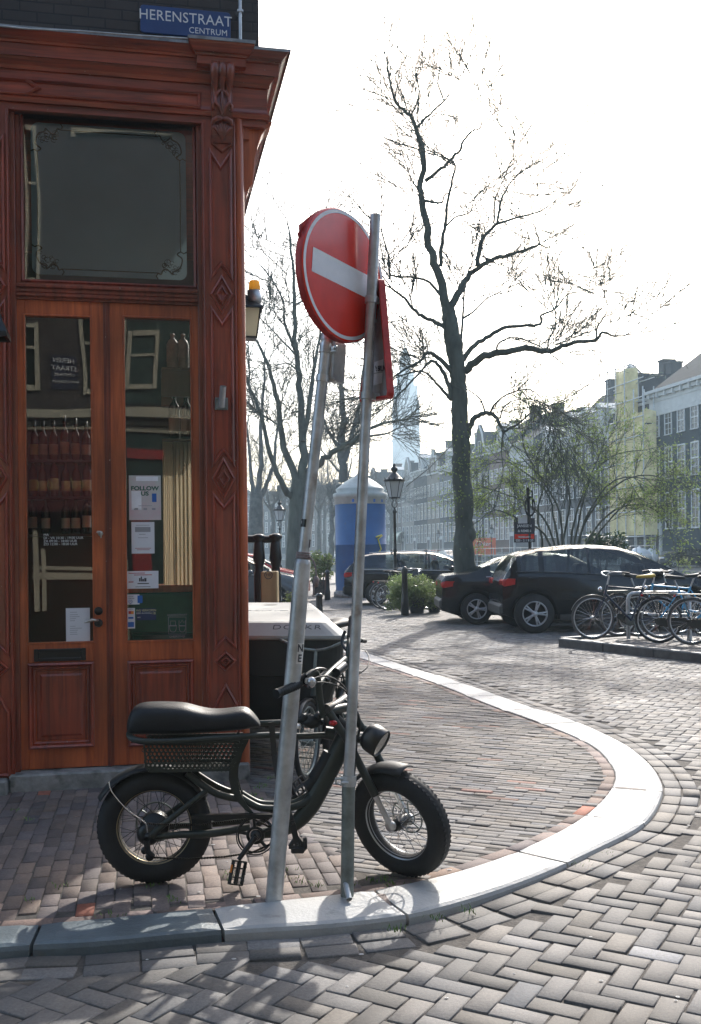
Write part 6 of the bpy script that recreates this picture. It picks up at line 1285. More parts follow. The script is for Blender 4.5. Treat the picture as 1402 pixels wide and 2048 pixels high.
ords = ['first', 'second', 'third', 'fourth', 'fifth', 'sixth', 'seventh', 'eighth', 'ninth', 'tenth', 'eleventh', 'twelfth', 'thirteenth']
cols_ = [('silver', M['car_silver']), ('grey', M['car_grey']), ('white', M['car_white']), ('blue', M['car_blue']), ('dark', M['car_black']), ('red', M['car_red'])]
for i in range(13):
    o = protos[i] if i < 2 else copy_tree(protos[i % 2]); nm, pt_ = cols_[(i * 5 + 1) % 6 if i < 12 else 0]; recolour(o, pt_)
    s_ = 30 + i * 6.1 + rnd.uniform(-.6, .6); o['label'] = f'{nm} car, {ords[i]} in the hazy row on the far quay counted from the right'
    place(o, HO + HDX * s_ + HDY * (6.6 + rnd.uniform(-.2, .2)) + Vector((0, 0, .12)), HRZ + (PI if i % 3 else 0))
# ---------------------------------------------------------------- far ground, canal, quays
p = MB(); p.add([(-160, 26.5, -.03), (9.2, 26.5, -.03), (-75, 420, -.03), (-320, 420, -.03)], [(0, 1, 2, 3)]); p.add([(9.2, 26.5, -.03), (9.9, 14, -.03), (9.9, -30, -.03), (60, -30, -.03), (60, 14, -.03), (9.95, 14, -.035)], [(0, 1, 2, 3, 4, 5)][:0]); tag(p.build('street', M['far_paving']), kind='structure')
p = MB(); p.box((8.9, 26, -.9), (.5, 30, 1.8)); a = Vector((9.2, 40, -1.0)); 
M['quaystone'] = brickmat('quay_brick', (.14, .13, .115), (.10, .095, .085), (.05, .05, .045), .22, .07)
p = MB(); p.add([(9.2, 26.5, -.03), (-75, 420, -.03), (-75, 420, -2), (9.2, 26.5, -2), (9.2, 10, -.03), (9.2, 10, -2)], [(0, 1, 2, 3), (0, 3, 5, 4)]); tag(p.build('near_quay_face', M['quaystone']), kind='structure')
M['water'] = mat('canal_water', (.02, .03, .025), .08, 0, bump=.25, bscale=2.5)
p = MB(); p.add([(9, -10, -1.35), (70, -10, -1.35), (70, 60, -1.35), (-50, 420, -1.35), (-90, 420, -1.35)], [(0, 1, 2, 3, 4)]); tag(p.build('canal_water', M['water']), kind='structure')
q0 = HO + HDX * -70 + HDY * 9.2; q1 = HO + HDX * 100 + HDY * 9.2; q2 = q1 + Vector((-75, 170, 0)); far = Vector((260, 30, 0)); e = Vector((0, 0, .12))
p = MB(); p.add([q0 + e, q1 + e, q2 + e, Vector((300, 420, .12)), Vector((300, 5, .12))], [(4, 3, 2, 1, 0)]); p.add([q0 + e, q1 + e, q1 - Vector((0, 0, 2)), q0 - Vector((0, 0, 2)), q2 + e, q2 - Vector((0, 0, 2))], [(0, 1, 2, 3), (1, 4, 5, 2)]); tag(p.build('far_quay', M['quaystone']), kind='structure')
p = MB(); p.box(((q0 + q1) / 2 + e), ((q1 - q0).length, .4, .16), Matrix.Rotation(HRZ, 3, 'Z')); tag(p.build('quay_edge_kerb', M['bluestone']), kind='structure')
fc = thing('site_fence', 'grey wire site fence standing along the edge of the far quay', 'fence', HO + HDX * 10 + HDY * 8.8, HRZ); p = MB(); p.m = Matrix.Translation(HO + HDY * 8.8) @ Matrix.Rotation(HRZ, 4, 'Z')
for i in range(26):
    x = -12 + i * 2.2; p.tube([(x, 0, .12), (x, 0, 1.75)], .03, 5)
for z in (.5, 1.1, 1.7): p.tube([(-12, 0, z), (43, 0, z)], .02, 5)
p.build('fence_frame', M['steel'], fc)
oc = thing('orange_container', 'orange site container with pale scribbled lettering on the far quay', 'container', W(967, 1108, 100)); c = W(967, 1093, 100); p = MB(); p.box(c + Vector((0, 1.2, 0)), (2.5, 2.4, 1.7), None, .03); p.build('box', mat('orange_paint', (.72, .13, .04), .5, 0, .15, 2), oc)
text("Lekker", .55, M['white'], oc, frm(c + Vector((-.1, -.02, .25)), (1, 0, 0), (0, 0, 1)), shear=.3); text("bouwen", .4, M['orangelens'], oc, frm(c + Vector((.2, -.02, -.2)), (1, 0, 0), (0, 0, 1)), shear=.3)
bg_ = thing('white_rubble_bags', 'white building rubble bags by the site fence on the far quay', 'rubble bags', W(1287, 1125, 70)); bg_['label'] = 'heap of two white rubble bags by the site fence on the far quay'
p = MB(); ico(W(1280, 1112, 70), .7, p, jit=.15, sc=(1.2, 1, .9)); p.build('bag', M['white'], bg_); p = MB(); ico(W(1300, 1114, 70.5), .6, p, jit=.15, sc=(1, 1, .95)); p.build('bag', M['white'], bg_)
# ---------------------------------------------------------------- street lamps
M['lampglass'] = mat('milky_lamp_glass', (.55, .57, .58), .25, 0, alpha=.75)
def make_lamp():
    t = thing('street_lamp', 'black crown topped street lamp', 'street lamp', (0, 0, 0), 0, 'crown topped street lamps'); p = MB()
    p.lathe([(0, 0), (.16, 0), (.16, .12), (.12, .2), (.12, .55), (.085, .62), (.075, .9), (.09, .92), (.09, .95), (.05, 1.0), (.042, 1.5), (.055, 1.52), (.055, 1.56), (.042, 1.6), (.036, 2.55), (.06, 2.58), (.06, 2.62), (.03, 2.66), (.03, 2.72)], 16); p.build('post', M['black'], t)
    p = MB()
    for k in range(4): a = PI / 4 + k * PI / 2; c, s = math.cos(a), math.sin(a); p.tube(catmull([(0, 0, 2.70), (.07 * c, .07 * s, 2.74), (.10 * c, .10 * s, 2.82), (.05 * c, .05 * s, 2.90), (.08 * c, .08 * s, 2.95), (.14 * c, .14 * s, 2.98)], 3), .012, 5)
    p.lathe([(.13, 2.96), (.15, 2.97), (.15, 3.0), (.13, 3.0)], 6, smooth=False)
    for k in range(6): a = k * PI / 3; c, s = math.cos(a), math.sin(a); p.tube([(.145 * c, .145 * s, 3.0), (.26 * c, .26 * s, 3.42)], .009, 5)
    p.build('lantern_frame', M['black'], t)
    p = MB(); p.lathe([(.135, 3.0), (.25, 3.42)], 6, smooth=False); p.build('lantern_glass', M['lampglass'], t)
    p = MB(); p.lathe([(.25, 3.42), (.29, 3.44), (.30, 3.47), (.22, 3.50), (.20, 3.52), (.12, 3.62), (.07, 3.66), (.05, 3.68), (.09, 3.72), (.10, 3.77), (.06, 3.82), (.03, 3.84), (.045, 3.87), (0, 3.93)], 12)
    for k in range(12): a = k * PI / 6; c, s = math.cos(a), math.sin(a); p.add([(.29 * c - .03 * s, .29 * s + .03 * c, 3.46), (.29 * c + .03 * s, .29 * s - .03 * c, 3.46), (.31 * c, .31 * s, 3.54), (.28 * c - .03 * s, .28 * s + .03 * c, 3.46), (.28 * c + .03 * s, .28 * s - .03 * c, 3.46)], [(0, 1, 2), (4, 3, 2)])
    p.build('crown', M['black'], t); return t
l_ = make_lamp(); l_['label'] = 'black crown topped street lamp in front of the estate car by the blue column'; place(l_, (W(790, 1100, 27.2).x, 27.2, -.02), 0, s=1.0)
l2_ = copy_tree(l_); l2_['label'] = 'smaller looking street lamp far off between the railing and the leaning post'; place(l2_, (W(560, 1100, 45).x, 45, -.03), .3)
for i, (x, y) in enumerate(((877, 118), (983, 96))):
    o = copy_tree(l_); o['label'] = ('faint street lamp on the far quay left of the tall tree', 'faint street lamp on the far quay right of the tall tree')[i]; place(o, (W(x, 1100, y).x, y, .12), .5 * i)
# ---------------------------------------------------------------- blue column
bc = thing('blue_column', 'tall round blue kiosk column with a pale domed cap and yellow graffiti', 'advertising column', (W(721, 1190, 34).x, 34.2, 0)); Mx = Matrix.Translation((W(721, 1050, 34).x, 34.2, 0)); zc_ = lambda y: W(721, y, 33.4).z; r_ = .86
p = MB(); p.lathe([(0, -.02), (r_ + .08, -.02), (r_ + .08, .14), (r_ + .02, .16), (r_ + .02, .2)], 40, Mx); p.build('base', M['bluestone'], bc)
p = MB(); p.lathe([(r_, .2), (r_, 1.72), (r_ + .012, 1.73), (r_ + .012, 1.76), (r_, 1.77), (r_, zc_(1007))], 64, Mx); p.build('shaft', mat('blue_enamel_panels', (.008, .085, .25), .5, 0, .2, 1.5, dirt=((.05, .09, .16), 3, .63)), bc)
M['capgrey'] = mat('pale_grey_cap', (.42, .44, .41), .6, 0, .2, 3)
p = MB(); p.lathe([(r_, zc_(1007)), (r_ + .02, zc_(1006)), (r_ + .02, zc_(996)), (r_ + .05, zc_(995)), (r_ + .07, zc_(989)), (r_ + .07, zc_(985)), (r_ - .06, zc_(982)), (r_ - .02, zc_(976)), (r_ - .05, zc_(974)), (r_ - .12, zc_(971)), (r_ - .3, zc_(962)), (r_ - .55, zc_(953)), (.12, zc_(946)), (.1, zc_(943)), (.05, zc_(941)), (.06, zc_(938)), (0, zc_(937))], 48, Mx); p.build('domed_cap', M['capgrey'], bc)
p = MB()
for k in range(10): a = -1.9 + k * .42; p.lathe([(r_ + .022, zc_(1004)), (r_ + .022, zc_(998))], 4, Mx, a0=a, a1=a + .09)
p.build('blue_mark', M['inkblue'], bc)
p = MB(); gy = [(752, 1074), (763, 1070), (764, 1071), (756, 1078), (762, 1098), (757, 1106), (757, 1109), (763, 1108)]
def oncyl(x, y): t, q = UR(x, y); d_ = Vector((t, 1)).normalized(); c = Vector((Mx.translation.x, Mx.translation.y)); b_ = d_.dot(c); D = b_ * b_ - c.length_squared + (r_ + .014) ** 2; s = b_ - math.sqrt(max(D, 0)); Y = d_.y * s; return Vector((t * Y, Y, EYE + q * Y))
p.tube([oncyl(x, y) for x, y in gy], .03, 5); p.build('graffiti', mat('yellow_spray', (.5, .45, .06), .6), bc)
# bollards
for i, (x, y, h, lb_) in enumerate(((655, 1200, .95, 'dark post shaped bollard beside the potted bush'), (810, 1230, 1.15, 'dark bollard at the front of the leafy planters'), (639, 1243, .62, 'short round headed bollard just behind the pale cargo lid'), (688, 1296, .30, 'low bollard hidden behind the thin post'))):
    if i == 3: continue
    g_ = G(x, y); b_ = thing('bollard', lb_, 'bollard', g_, 0, 'bollards on the pavement'); p = MB(); r = .075
    p.lathe([(0, 0), (r * 1.25, 0), (r * 1.2, h * .3), (r, h * .34), (r * .9, h * .84), (r * 1.05, h * .86), (r * 1.0, h * .93), (r * .6, h * .99), (0, h)], 14, Matrix.Translation(g_)); p.build('shaft', M['black'], b_)
pn = thing('for_sale_board', 'black and red agent board with white lettering on a post with a coiled cable', 'sign', W(1055, 1115, 23.0)); Yb = 23.0; c = W(1048, 1060, Yb)
p = MB(); a, b = W(1028, 1085, Yb), W(1069, 1036, Yb); p.box((a + b) / 2, (b.x - a.x, .03, b.z - a.z)); p.build('board', M['ink'], pn); p = MB(); a, b = W(1029, 1078, Yb), W(1068, 1068, Yb); p.box((a + b) / 2 + Vector((0, -.018, 0)), (b.x - a.x, .01, b.z - a.z)); p.build('red_band', M['red'], pn)
p = MB(); a, b = W(1036, 1047, Yb), W(1054, 1030, Yb); p.box((a + b) / 2 + Vector((0, -.02, 0)), (b.x - a.x, .02, b.z - a.z)); p.build('white_plate', M['white'], pn)
for s_, y, z_ in (("JANSSEN", 1052, .085), ("& REMEN", 1062, .075), ("020 - 2 1 8 20", 1081, .07), ("MAKELAARS", 1074, .05)): text(s_, z_, M['white'], pn, frm(W(1048.5, y, Yb) + Vector((0, -.03, 0)), (1, 0, 0), (0, 0, 1)), bold=.002)
p = MB(); p.tube([W(1060, 1118, Yb), W(1056, 975, Yb)], .035, 8); p.tube([W(1052, 978, Yb), W(1064, 982, Yb), W(1066, 1020, Yb)], .02, 6); p.build('post', M['black'], pn)
p = MB()
for k in range(4): p.torus(.19 + k * .012, .012, 24, 5, Matrix.Translation(W(1060, 1013, Yb - .05 - k * .02)) @ Matrix.Diagonal((.55, 1, 1, 1)))
p.build('cable_coil', M['black_matte'], pn)
# ---------------------------------------------------------------- trees and shrubs
M['bark'] = mat('dark_mossy_bark', (.085, .098, .080), .9, 0, .45, 4, .8, 18, stretch=(1, 1, .3)); M['bark2'] = mat('grey_bark', (.10, .105, .098), .9, 0, .4, 4, .6, 18)
M['leaf_fresh'] = leafmat('fresh_green_leaf', (.26, .34, .08)); M['leaf_dark'] = leafmat('dark_glossy_leaf', (.035, .07, .025), .3, .15); M['leaf_bush'] = leafmat('mid_green_leaf', (.17, .23, .08), .4, .45); M['ivy'] = leafmat('yellow_green_leaf', (.14, .19, .05))
tr = random.Random(21); TMIN = [.0046]; DEN = [.85]
def twig(mb, p, d, ln, r, lev, kink=.16, up=.05, tips=None):
    n = 3 if lev > 0 else 2; pts = [p]; q = p.copy(); dd = d.copy()
    for i in range(n):
        dd = (dd + Vector((tr.gauss(0, kink), tr.gauss(0, kink), tr.gauss(0, kink) + up)) * .5).normalized(); q = q + dd * (ln / n); pts.append(q.copy())
    mb.tube(pts, list(np.linspace(max(r, TMIN[0] * (1 + .45 * lev)), max(r * .5, TMIN[0] * (.85 + .45 * lev)), n + 1)), 4 if lev < 2 else 5, cap=False)
    if tips is not None and lev <= 1: tips.append(q.copy())
    if lev > 0:
        for i in range(1, n + 1):
            for _ in range(2):
                s_ = Vector((tr.gauss(0, 1), tr.gauss(0, 1), tr.gauss(0, .8))).normalized(); nd = (dd * .9 + s_ * .55).normalized(); twig(mb, pts[i], nd, ln * tr.uniform(.5, .8), r * .5, lev - 1, kink, up, tips)
def limb(mb, lst, Y, r0, r1, dy0, dy1, sub=4, twigs=8, tl=1.2, lev=2, n=8, start=.25, up=.12, tips=None, tr0=.5):
    k = len(lst); pts = catmull([W(x, y, Y + dy0 + (dy1 - dy0) * i / (k - 1)) for i, (x, y) in enumerate(lst)], sub)
    rr_ = [r0 + (r1 - r0) * (i / (len(pts) - 1)) ** .8 for i in range(len(pts))]
    pts = [p_ + Vector((tr.gauss(0, .25), tr.gauss(0, .25), tr.gauss(0, .25))) * rr_[i] for i, p_ in enumerate(pts)]
    mb.tube(pts, rr_, n)
    for _ in range(int(twigs * DEN[0])):
        t = tr.uniform(start, 1) * (len(pts) - 1.001); i = int(t); p_ = pts[i].lerp(pts[i + 1], t - i); d = (pts[i + 1] - pts[i]).normalized()
        s_ = Vector((tr.gauss(0, 1), tr.gauss(0, 1), tr.gauss(0, 1) + up * 4)).normalized(); s_ = (s_ - d * s_.dot(d)).normalized()
        twig(mb, p_, (d * .6 + s_ * .8).normalized(), tl * tr.uniform(.5, 1.2), min(rr_[i] * tr0, .009), lev, .14, up, tips)
    d = (pts[-1] - pts[-2]).normalized()
    for _ in range(2): twig(mb, pts[-1], (d + Vector((tr.gauss(0, .3), tr.gauss(0, .3), tr.gauss(0, .3)))).normalized(), tl * .9, r1 * .8, lev, .14, up, tips)
C_ = lambda L: [(700 + x / 2, 60 + y / 2) for x, y in L]
tm = thing('tall_tree', 'tall bare tree with spreading kinked limbs and a mossy trunk beside the black cars', 'tree', (W(930, 1148, 22.6).x, 22.6, 0))
YT = 22.6; mb = MB()
trunk = [(930, 1215), (931, 1150), (926, 1100), (928, 1050), (927, 1000), (922, 940), (923, 900), (920, 840), (919, 800), (916, 760), (912, 720), (907, 690), (901, 650), (896, 615)]
pts = catmull([W(x, y, YT) for x, y in trunk], 5); rad = np.interp(np.linspace(0, 1, len(pts)), [0, .1, .25, .3, .5, .75, .85, .93, 1], [.32, .25, .20, .225, .195, .175, .20, .17, .145])
pts = [p_ + Vector((tr.gauss(0, .008), tr.gauss(0, .008), 0)) for p_ in pts]; mb.tube(pts, [float(r * (1 + tr.uniform(-.04, .04))) for r in rad], 18)
for x, y, r in ((921, 1095, .16), (938, 1068, .16), (918, 905, .12), (930, 870, .14), (893, 655, .09)): ico(W(x, y, YT - .05), r, mb, jit=.12, sc=(1, 1, 1.3))
mb.build('trunk', M['bark'], tm); tips = []
def LB(lst, r0, r1, *a, **k): mb = MB(); limb(mb, lst, YT, r0 * .85, r1 * .8, *a, **k); mb.build('limb', M['bark'], tm)
tw = dict(lev=2, tl=1.05)
LB(C_([(385, 1130), (375, 1050), (340, 940), (310, 830), (292, 710), (280, 630), (296, 540), (286, 460), (265, 400), (240, 340), (190, 300), (170, 250), (155, 180), (150, 110)]), .135, .018, 0, .4, twigs=40, start=.3, **tw)
LB(C_([(300, 605), (350, 565), (400, 520), (440, 480), (455, 440), (490, 405), (525, 382), (520, 260), (505, 205)]), .055, .010, .1, -.6, twigs=10, **tw)
LB(C_([(270, 390), (320, 335), (375, 285), (410, 240), (440, 185)]), .038, .010, .1, .7, twigs=6, **tw)
LB(C_([(375, 285), (352, 210), (358, 160), (365, 110)]), .022, .008, .3, .4, twigs=4, lev=1, tl=.6)
LB(C_([(242, 342), (270, 285), (275, 230), (260, 170), (285, 90)]), .030, .008, .1, -.4, twigs=5, lev=1, tl=.6)
LB(C_([(362, 945), (367, 850), (380, 785), (390, 690), (405, 620), (420, 545), (400, 520)]), .055, .025, 0, -.5, twigs=6, **tw)
LB(C_([(385, 785), (420, 750), (480, 728), (500, 670), (560, 632), (610, 640)]), .028, .008, -.1, -.9, twigs=6, **tw)
LB(C_([(302, 683), (330, 690), (368, 688), (375, 665), (395, 650)]), .04, .018, 0, -.4, twigs=3, lev=1, tl=.5)
LB(C_([(400, 1120), (440, 1040), (470, 990), (500, 960), (580, 915), (640, 900), (700, 880), (755, 855), (745, 810), (732, 765)]), .105, .014, 0, .9, twigs=14, **tw)
LB(C_([(755, 855), (790, 870), (830, 842), (880, 840)]), .025, .006, .8, .9, twigs=4, lev=1, tl=.5)
LB(C_([(510, 945), (518, 870), (545, 815), (590, 775), (650, 755), (760, 725), (820, 682), (880, 648)]), .070, .008, .1, .9, twigs=12, **tw)
LB(C_([(590, 772), (600, 700), (620, 650), (650, 600), (685, 570), (740, 530), (800, 460), (842, 418)]), .035, .006, .3, 1.2, twigs=7, **tw)
LB(C_([(576, 775), (578, 690), (595, 640), (625, 575), (650, 500), (660, 425)]), .030, .006, .3, -.6, twigs=6, **tw)
LB(C_([(440, 1270), (450, 1180), (455, 1060), (475, 960), (495, 945)]), .04, .015, .1, .2, twigs=8, **tw)
LB(C_([(465, 1365), (520, 1315), (600, 1288), (700, 1275), (790, 1286), (850, 1266), (900, 1248), (985, 1240), (1010, 1210), (1060, 1225), (1110, 1217), (1150, 1180)]), .120, .010, 0, -1.4, twigs=18, **tw)
LB(C_([(985, 1238), (990, 1190), (1015, 1150), (1032, 1110), (1020, 1065)]), .028, .008, -1.1, -1.4, twigs=5, **tw)
LB(C_([(790, 1286), (795, 1240), (822, 1180), (818, 1120)]), .03, .012, -.7, -.5, twigs=4, **tw)
LB(C_([(585, 1285), (600, 1248), (670, 1230), (750, 1262), (790, 1285)]), .030, .014, -.3, -.7, twigs=4, lev=1, tl=.6)
LB(C_([(1060, 1222), (1100, 1150), (1160, 1125), (1225, 1112)]), .018, .004, -1.3, -1.8, twigs=4, lev=1, tl=.6)
LB(C_([(455, 1315), (500, 1260), (560, 1222), (620, 1190), (700, 1182), (762, 1176), (765, 1140), (820, 1115), (870, 1060), (960, 1038), (1020, 1042)]), .075, .006, .1, 1.2, twigs=14, **tw)
LB(C_([(820, 1112), (850, 1040), (900, 990), (1000, 988)]), .022, .005, .7, .9, twigs=5, lev=1, tl=.7)
LB(C_([(845, 1215), (900, 1120), (960, 1040)]), .016, .006, .4, .7, twigs=4, lev=1, tl=.6)
LB(C_([(450, 1150), (490, 1130), (540, 1080), (605, 1045), (740, 992), (860, 995)]), .035, .004, .1, .9, twigs=7, **tw)
LB(C_([(385, 1190), (340, 1165), (300, 1150), (250, 1112), (210, 1065), (165, 1035)]), .065, .03, 0, -.5, twigs=10, **tw)
LB(C_([(362, 1062), (320, 1012), (260, 990), (165, 980), (152, 900), (125, 800)]), .042, .02, 0, -.8, twigs=10, **tw)
LB([(908, 752), (880, 718), (855, 705), (840, 722), (800, 745), (760, 775)], .075, .02, 0, -1.0, twigs=12, **tw)
LB([(903, 800), (897, 765), (880, 735), (862, 722), (842, 742), (812, 775), (785, 800)], .07, .018, 0, -.6, twigs=10, **tw)
LB([(902, 798), (880, 775), (862, 755), (840, 742), (800, 752), (770, 770)], .05, .015, 0, .6, twigs=8, **tw)
LB([(930, 885), (936, 862), (945, 842), (958, 830), (975, 826), (990, 832), (1000, 850), (1008, 862), (1020, 856), (1040, 845), (1058, 828), (1075, 822)], .095, .010, 0, -.9, twigs=8, **tw)
LB([(980, 828), (992, 805), (1020, 786), (1060, 780), (1085, 800), (1110, 840), (1120, 880)], .032, .006, -.4, -1.2, twigs=6, up=-.12, **tw)
LB([(1000, 838), (1010, 812), (1040, 798), (1080, 806), (1118, 860)], .022, .006, -.5, -1.0, twigs=5, up=-.15, **tw)
LB([(1006, 862), (1003, 900), (1006, 945), (1000, 975)], .022, .005, -.6, -.7, twigs=6, up=-.1, lev=1, tl=.6)
LB([(970, 826), (962, 800), (940, 782), (928, 778)], .03, .012, -.3, 0, twigs=5, lev=1, tl=.6)
LB([(935, 770), (960, 790), (1000, 830), (1040, 880), (1060, 930)], .012, .004, 0, .6, twigs=6, lev=1, tl=.8, up=-.1)
# a few fresh shoots on the trunk
mb = MB()
for cx_, cy_, n_ in ((925, 880, 60), (930, 930, 90), (915, 985, 60), (940, 1005, 50)):
    for _ in range(n_):
        c = W(cx_ + tr.gauss(0, 16), cy_ + tr.gauss(0, 16), YT - .25 + tr.gauss(0, .15)); a = Vector((tr.gauss(0, 1), tr.gauss(0, 1), tr.gauss(0, 1))).normalized() * .03; b = a.orthogonal().normalized() * .018; mb.add([c - a, c + b, c + a, c - b], [(0, 1, 2, 3)])
mb.build('shoot_foliage', M['leaf_fresh'], tm)
bd_ = thing('pigeon', 'small dark bird sitting on a limb of the tall tree', 'bird', W(977, 526, YT + .5)); mb = MB(); c = W(978, 522, YT + .45); vs = []
for (x, z, r) in ((-.17, -.05, .008), (-.10, -.02, .03), (-.04, 0, .055), (.03, .02, .062), (.08, .05, .045), (.10, .09, .03), (.125, .115, .034), (.15, .11, .018), (.175, .10, .004)): vs += [c + Vector((-x, r * math.cos(a), z + r * math.sin(a))) for a in np.linspace(0, 2 * PI, 9)[:-1]]
mb.add(vs, [(i * 8 + k, i * 8 + (k + 1) % 8, (i + 1) * 8 + (k + 1) % 8, (i + 1) * 8 + k) for i in range(8) for k in range(8)] + [tuple(range(8)), tuple(range(64, 72))], True); mb.build('body', M['ink'], bd_)
TMIN[0] = .0068; DEN[0] = .7
def D_(L): return [(460 + x / 2.843, 400 + y / 2.843) for x, y in L]
def otree(label, Y, base, r, limbs, bark, lev=2, tl=1.6, name='bare_tree'):
    t = thing(name, label, 'tree', (W(base[0][0], 1130, Y).x, Y, 0), 0, 'bare trees along the canal'); mb = MB()
    pts = catmull([W(x, y, Y) for x, y in base], 4); mb.tube(pts, [r * (1.25 - .35 * i / (len(pts) - 1)) * (1 + tr.uniform(-.05, .05)) for i in range(len(pts))], 12); mb.build('trunk', bark, t)
    for (L, r0, r1, dy, n_) in limbs: mb = MB(); limb(mb, L, Y, r0, r1, 0, dy, twigs=n_, tl=tl, lev=lev, n=7, start=.2, up=.1); mb.build('limb', bark, t)
    return t
otree('bare many stemmed tree right behind the thick leaning post', 38, [(590, 1180), (594, 1120), (596, 1050), (598, 1000), (601, 960)], .36, [
    (D_([(370, 1700), (310, 1640), (230, 1440), (180, 1230), (105, 1050)]), .15, .05, -1.5, 14), (D_([(395, 1620), (310, 1400), (270, 1150), (220, 950), (150, 800)]), .17, .05, 1.5, 18),
    (D_([(400, 1600), (412, 1450), (412, 1250), (400, 1050), (375, 850), (366, 600), (360, 400), (340, 200), (320, 110)]), .20, .02, .5, 36), (D_([(420, 1380), (465, 1080), (480, 950), (505, 800), (520, 700)]), .12, .03, 1.8, 16),
    (D_([(430, 1560), (520, 1490), (600, 1420), (700, 1370), (790, 1300), (900, 1260)]), .14, .05, -2.0, 16), (D_([(365, 850), (310, 700), (300, 560), (200, 400), (110, 310)]), .06, .015, -1, 14), (D_([(370, 880), (280, 780), (160, 660)]), .05, .015, 1, 10), (D_([(365, 600), (420, 560), (470, 420), (480, 200)]), .05, .012, 1, 10), (D_([(300, 1300), (200, 1230), (100, 1200)]), .05, .02, 1, 8), (D_([(410, 1000), (330, 930), (250, 940), (100, 900)]), .04, .012, -.8, 8)], M['bark'])
otree('bare forked tree rising behind the blue column', 50, [(690, 1180), (688, 1100), (686, 1030), (685, 970)], .40, [
    (D_([(640, 1600), (640, 1400), (636, 1100), (625, 900), (630, 700)]), .26, .04, .5, 26), (D_([(648, 1480), (690, 1350), (740, 1150), (760, 950), (800, 800)]), .16, .04, 1, 16), (D_([(636, 1420), (570, 1330), (530, 1230)]), .12, .04, -1, 8), (D_([(640, 1560), (600, 1520), (520, 1420)]), .10, .03, 1, 8), (D_([(650, 1420), (760, 1350), (880, 1330), (950, 1300)]), .10, .03, -1.5, 12)], M['bark2'])
otree('slim bare tree nearest the shop corner', 62, [(512, 1130), (512, 1060), (513, 1000), (512, 985)], .42, [
    ([(511, 1000), (503, 960), (498, 900), (494, 850)], .2, .05, 1, 12), ([(514, 990), (522, 930), (522, 850), (528, 760), (530, 690)], .22, .04, -1, 20), ([(516, 1000), (535, 965), (548, 920), (556, 850), (565, 800)], .18, .04, 1, 16)], M['bark2'])
for i, (x, Y, yt) in enumerate(((545, 95, 930), (637, 110, 950), (662, 85, 900), (745, 120, 960), (575, 140, 985), (650, 150, 990), (780, 140, 985))):
    t = thing('bare_tree', ('hazy bare tree far down the quay, leftmost of the distant ones', 'hazy bare tree far off just right of the thick post', 'hazy bare tree far off left of the blue column', 'hazy bare tree far off right of the blue column', 'smallest hazy tree beyond the far street lamp', 'faint tree at the canal bend left of the column', 'faint tree at the canal bend right of the lamp')[i], 'tree', (W(x, 1115, Y).x, Y, 0), 0, 'bare trees along the canal'); mb = MB()
    h = (yt - 1050) ; limb(mb, [(x, 1118), (x + tr.uniform(-3, 3), 1060), (x + tr.uniform(-6, 6), 1010)], Y, .28, .16, 0, 0, twigs=0); mb.build('trunk', M['bark2'], t); mb = MB()
    for k in range(6): a = tr.uniform(-1, 1); limb(mb, [(x, 1040 - 4 * k), (x + a * 22, 1000), (x + a * 42, yt + tr.uniform(0, 30))], Y, .11, .03, 0, tr.uniform(-3, 3), twigs=9, tl=2.4, lev=2, n=5, start=.2)
    mb.build('crown', M['bark2'], t)
# many stemmed shrub in fresh leaf behind the cars
TMIN[0] = .0028; DEN[0] = 1.3
sh = thing('budding_shrub', 'wide many stemmed shrub in fresh pale green leaf behind the black cars', 'shrub', (W(1140, 1150, 24.0).x, 24, 0)); tips = []; mb = MB()
for (L, dy) in (([(1130, 1160), (1125, 1080), (1118, 1020), (1085, 960), (1050, 900), (1045, 860)], -.6), ([(1135, 1160), (1128, 1080), (1140, 1000), (1120, 930), (1100, 890), (1090, 850)], .5), ([(1145, 1160), (1145, 1060), (1165, 990), (1190, 930), (1205, 895)], 0), ([(1150, 1160), (1160, 1070), (1200, 1000), (1250, 960), (1300, 950), (1335, 965)], -.5), ([(1155, 1160), (1175, 1080), (1230, 1020), (1290, 1010), (1330, 1040), (1345, 1080)], .6), ([(1125, 1160), (1100, 1060), (1060, 1010), (1000, 985), (955, 970)], .4), ([(1120, 1160), (1090, 1070), (1040, 1040), (990, 1020), (960, 1040)], -.6), ([(1140, 1160), (1150, 1080), (1180, 960), (1230, 910), (1290, 900)], .8), ([(1128, 1160), (1110, 1050), (1090, 980), (1010, 920), (975, 930)], 0.9), ([(1150, 1160), (1170, 1040), (1230, 960), (1310, 960)], -.9), ([(1082, 1150), (1085, 1080), (1075, 1030), (1095, 960), (1150, 900), (1160, 870)], .2), ([(1180, 1150), (1190, 1080), (1220, 1040), (1260, 1000), (1310, 1000)], .2)):
    limb(mb, L, 24.0, .038, .010, 0, dy, twigs=7, tl=.62, lev=2, n=5, start=.35, up=.05, tips=tips)
mb.build('stem_set', M['bark'], sh); lf = MB()
for q in tips:
    for _ in range(2):
        c = q + Vector((tr.gauss(0, .07), tr.gauss(0, .07), tr.gauss(0, .07))); a = Vector((tr.gauss(0, 1), tr.gauss(0, 1), tr.gauss(0, 1))).normalized() * tr.uniform(.022, .042); b = a.orthogonal().normalized() * .55 * a.length
        lf.add([c - a, c + b, c + a, c - b], [(0, 1, 2, 3)])
lf.build('foliage', M['leaf_fresh'], sh)
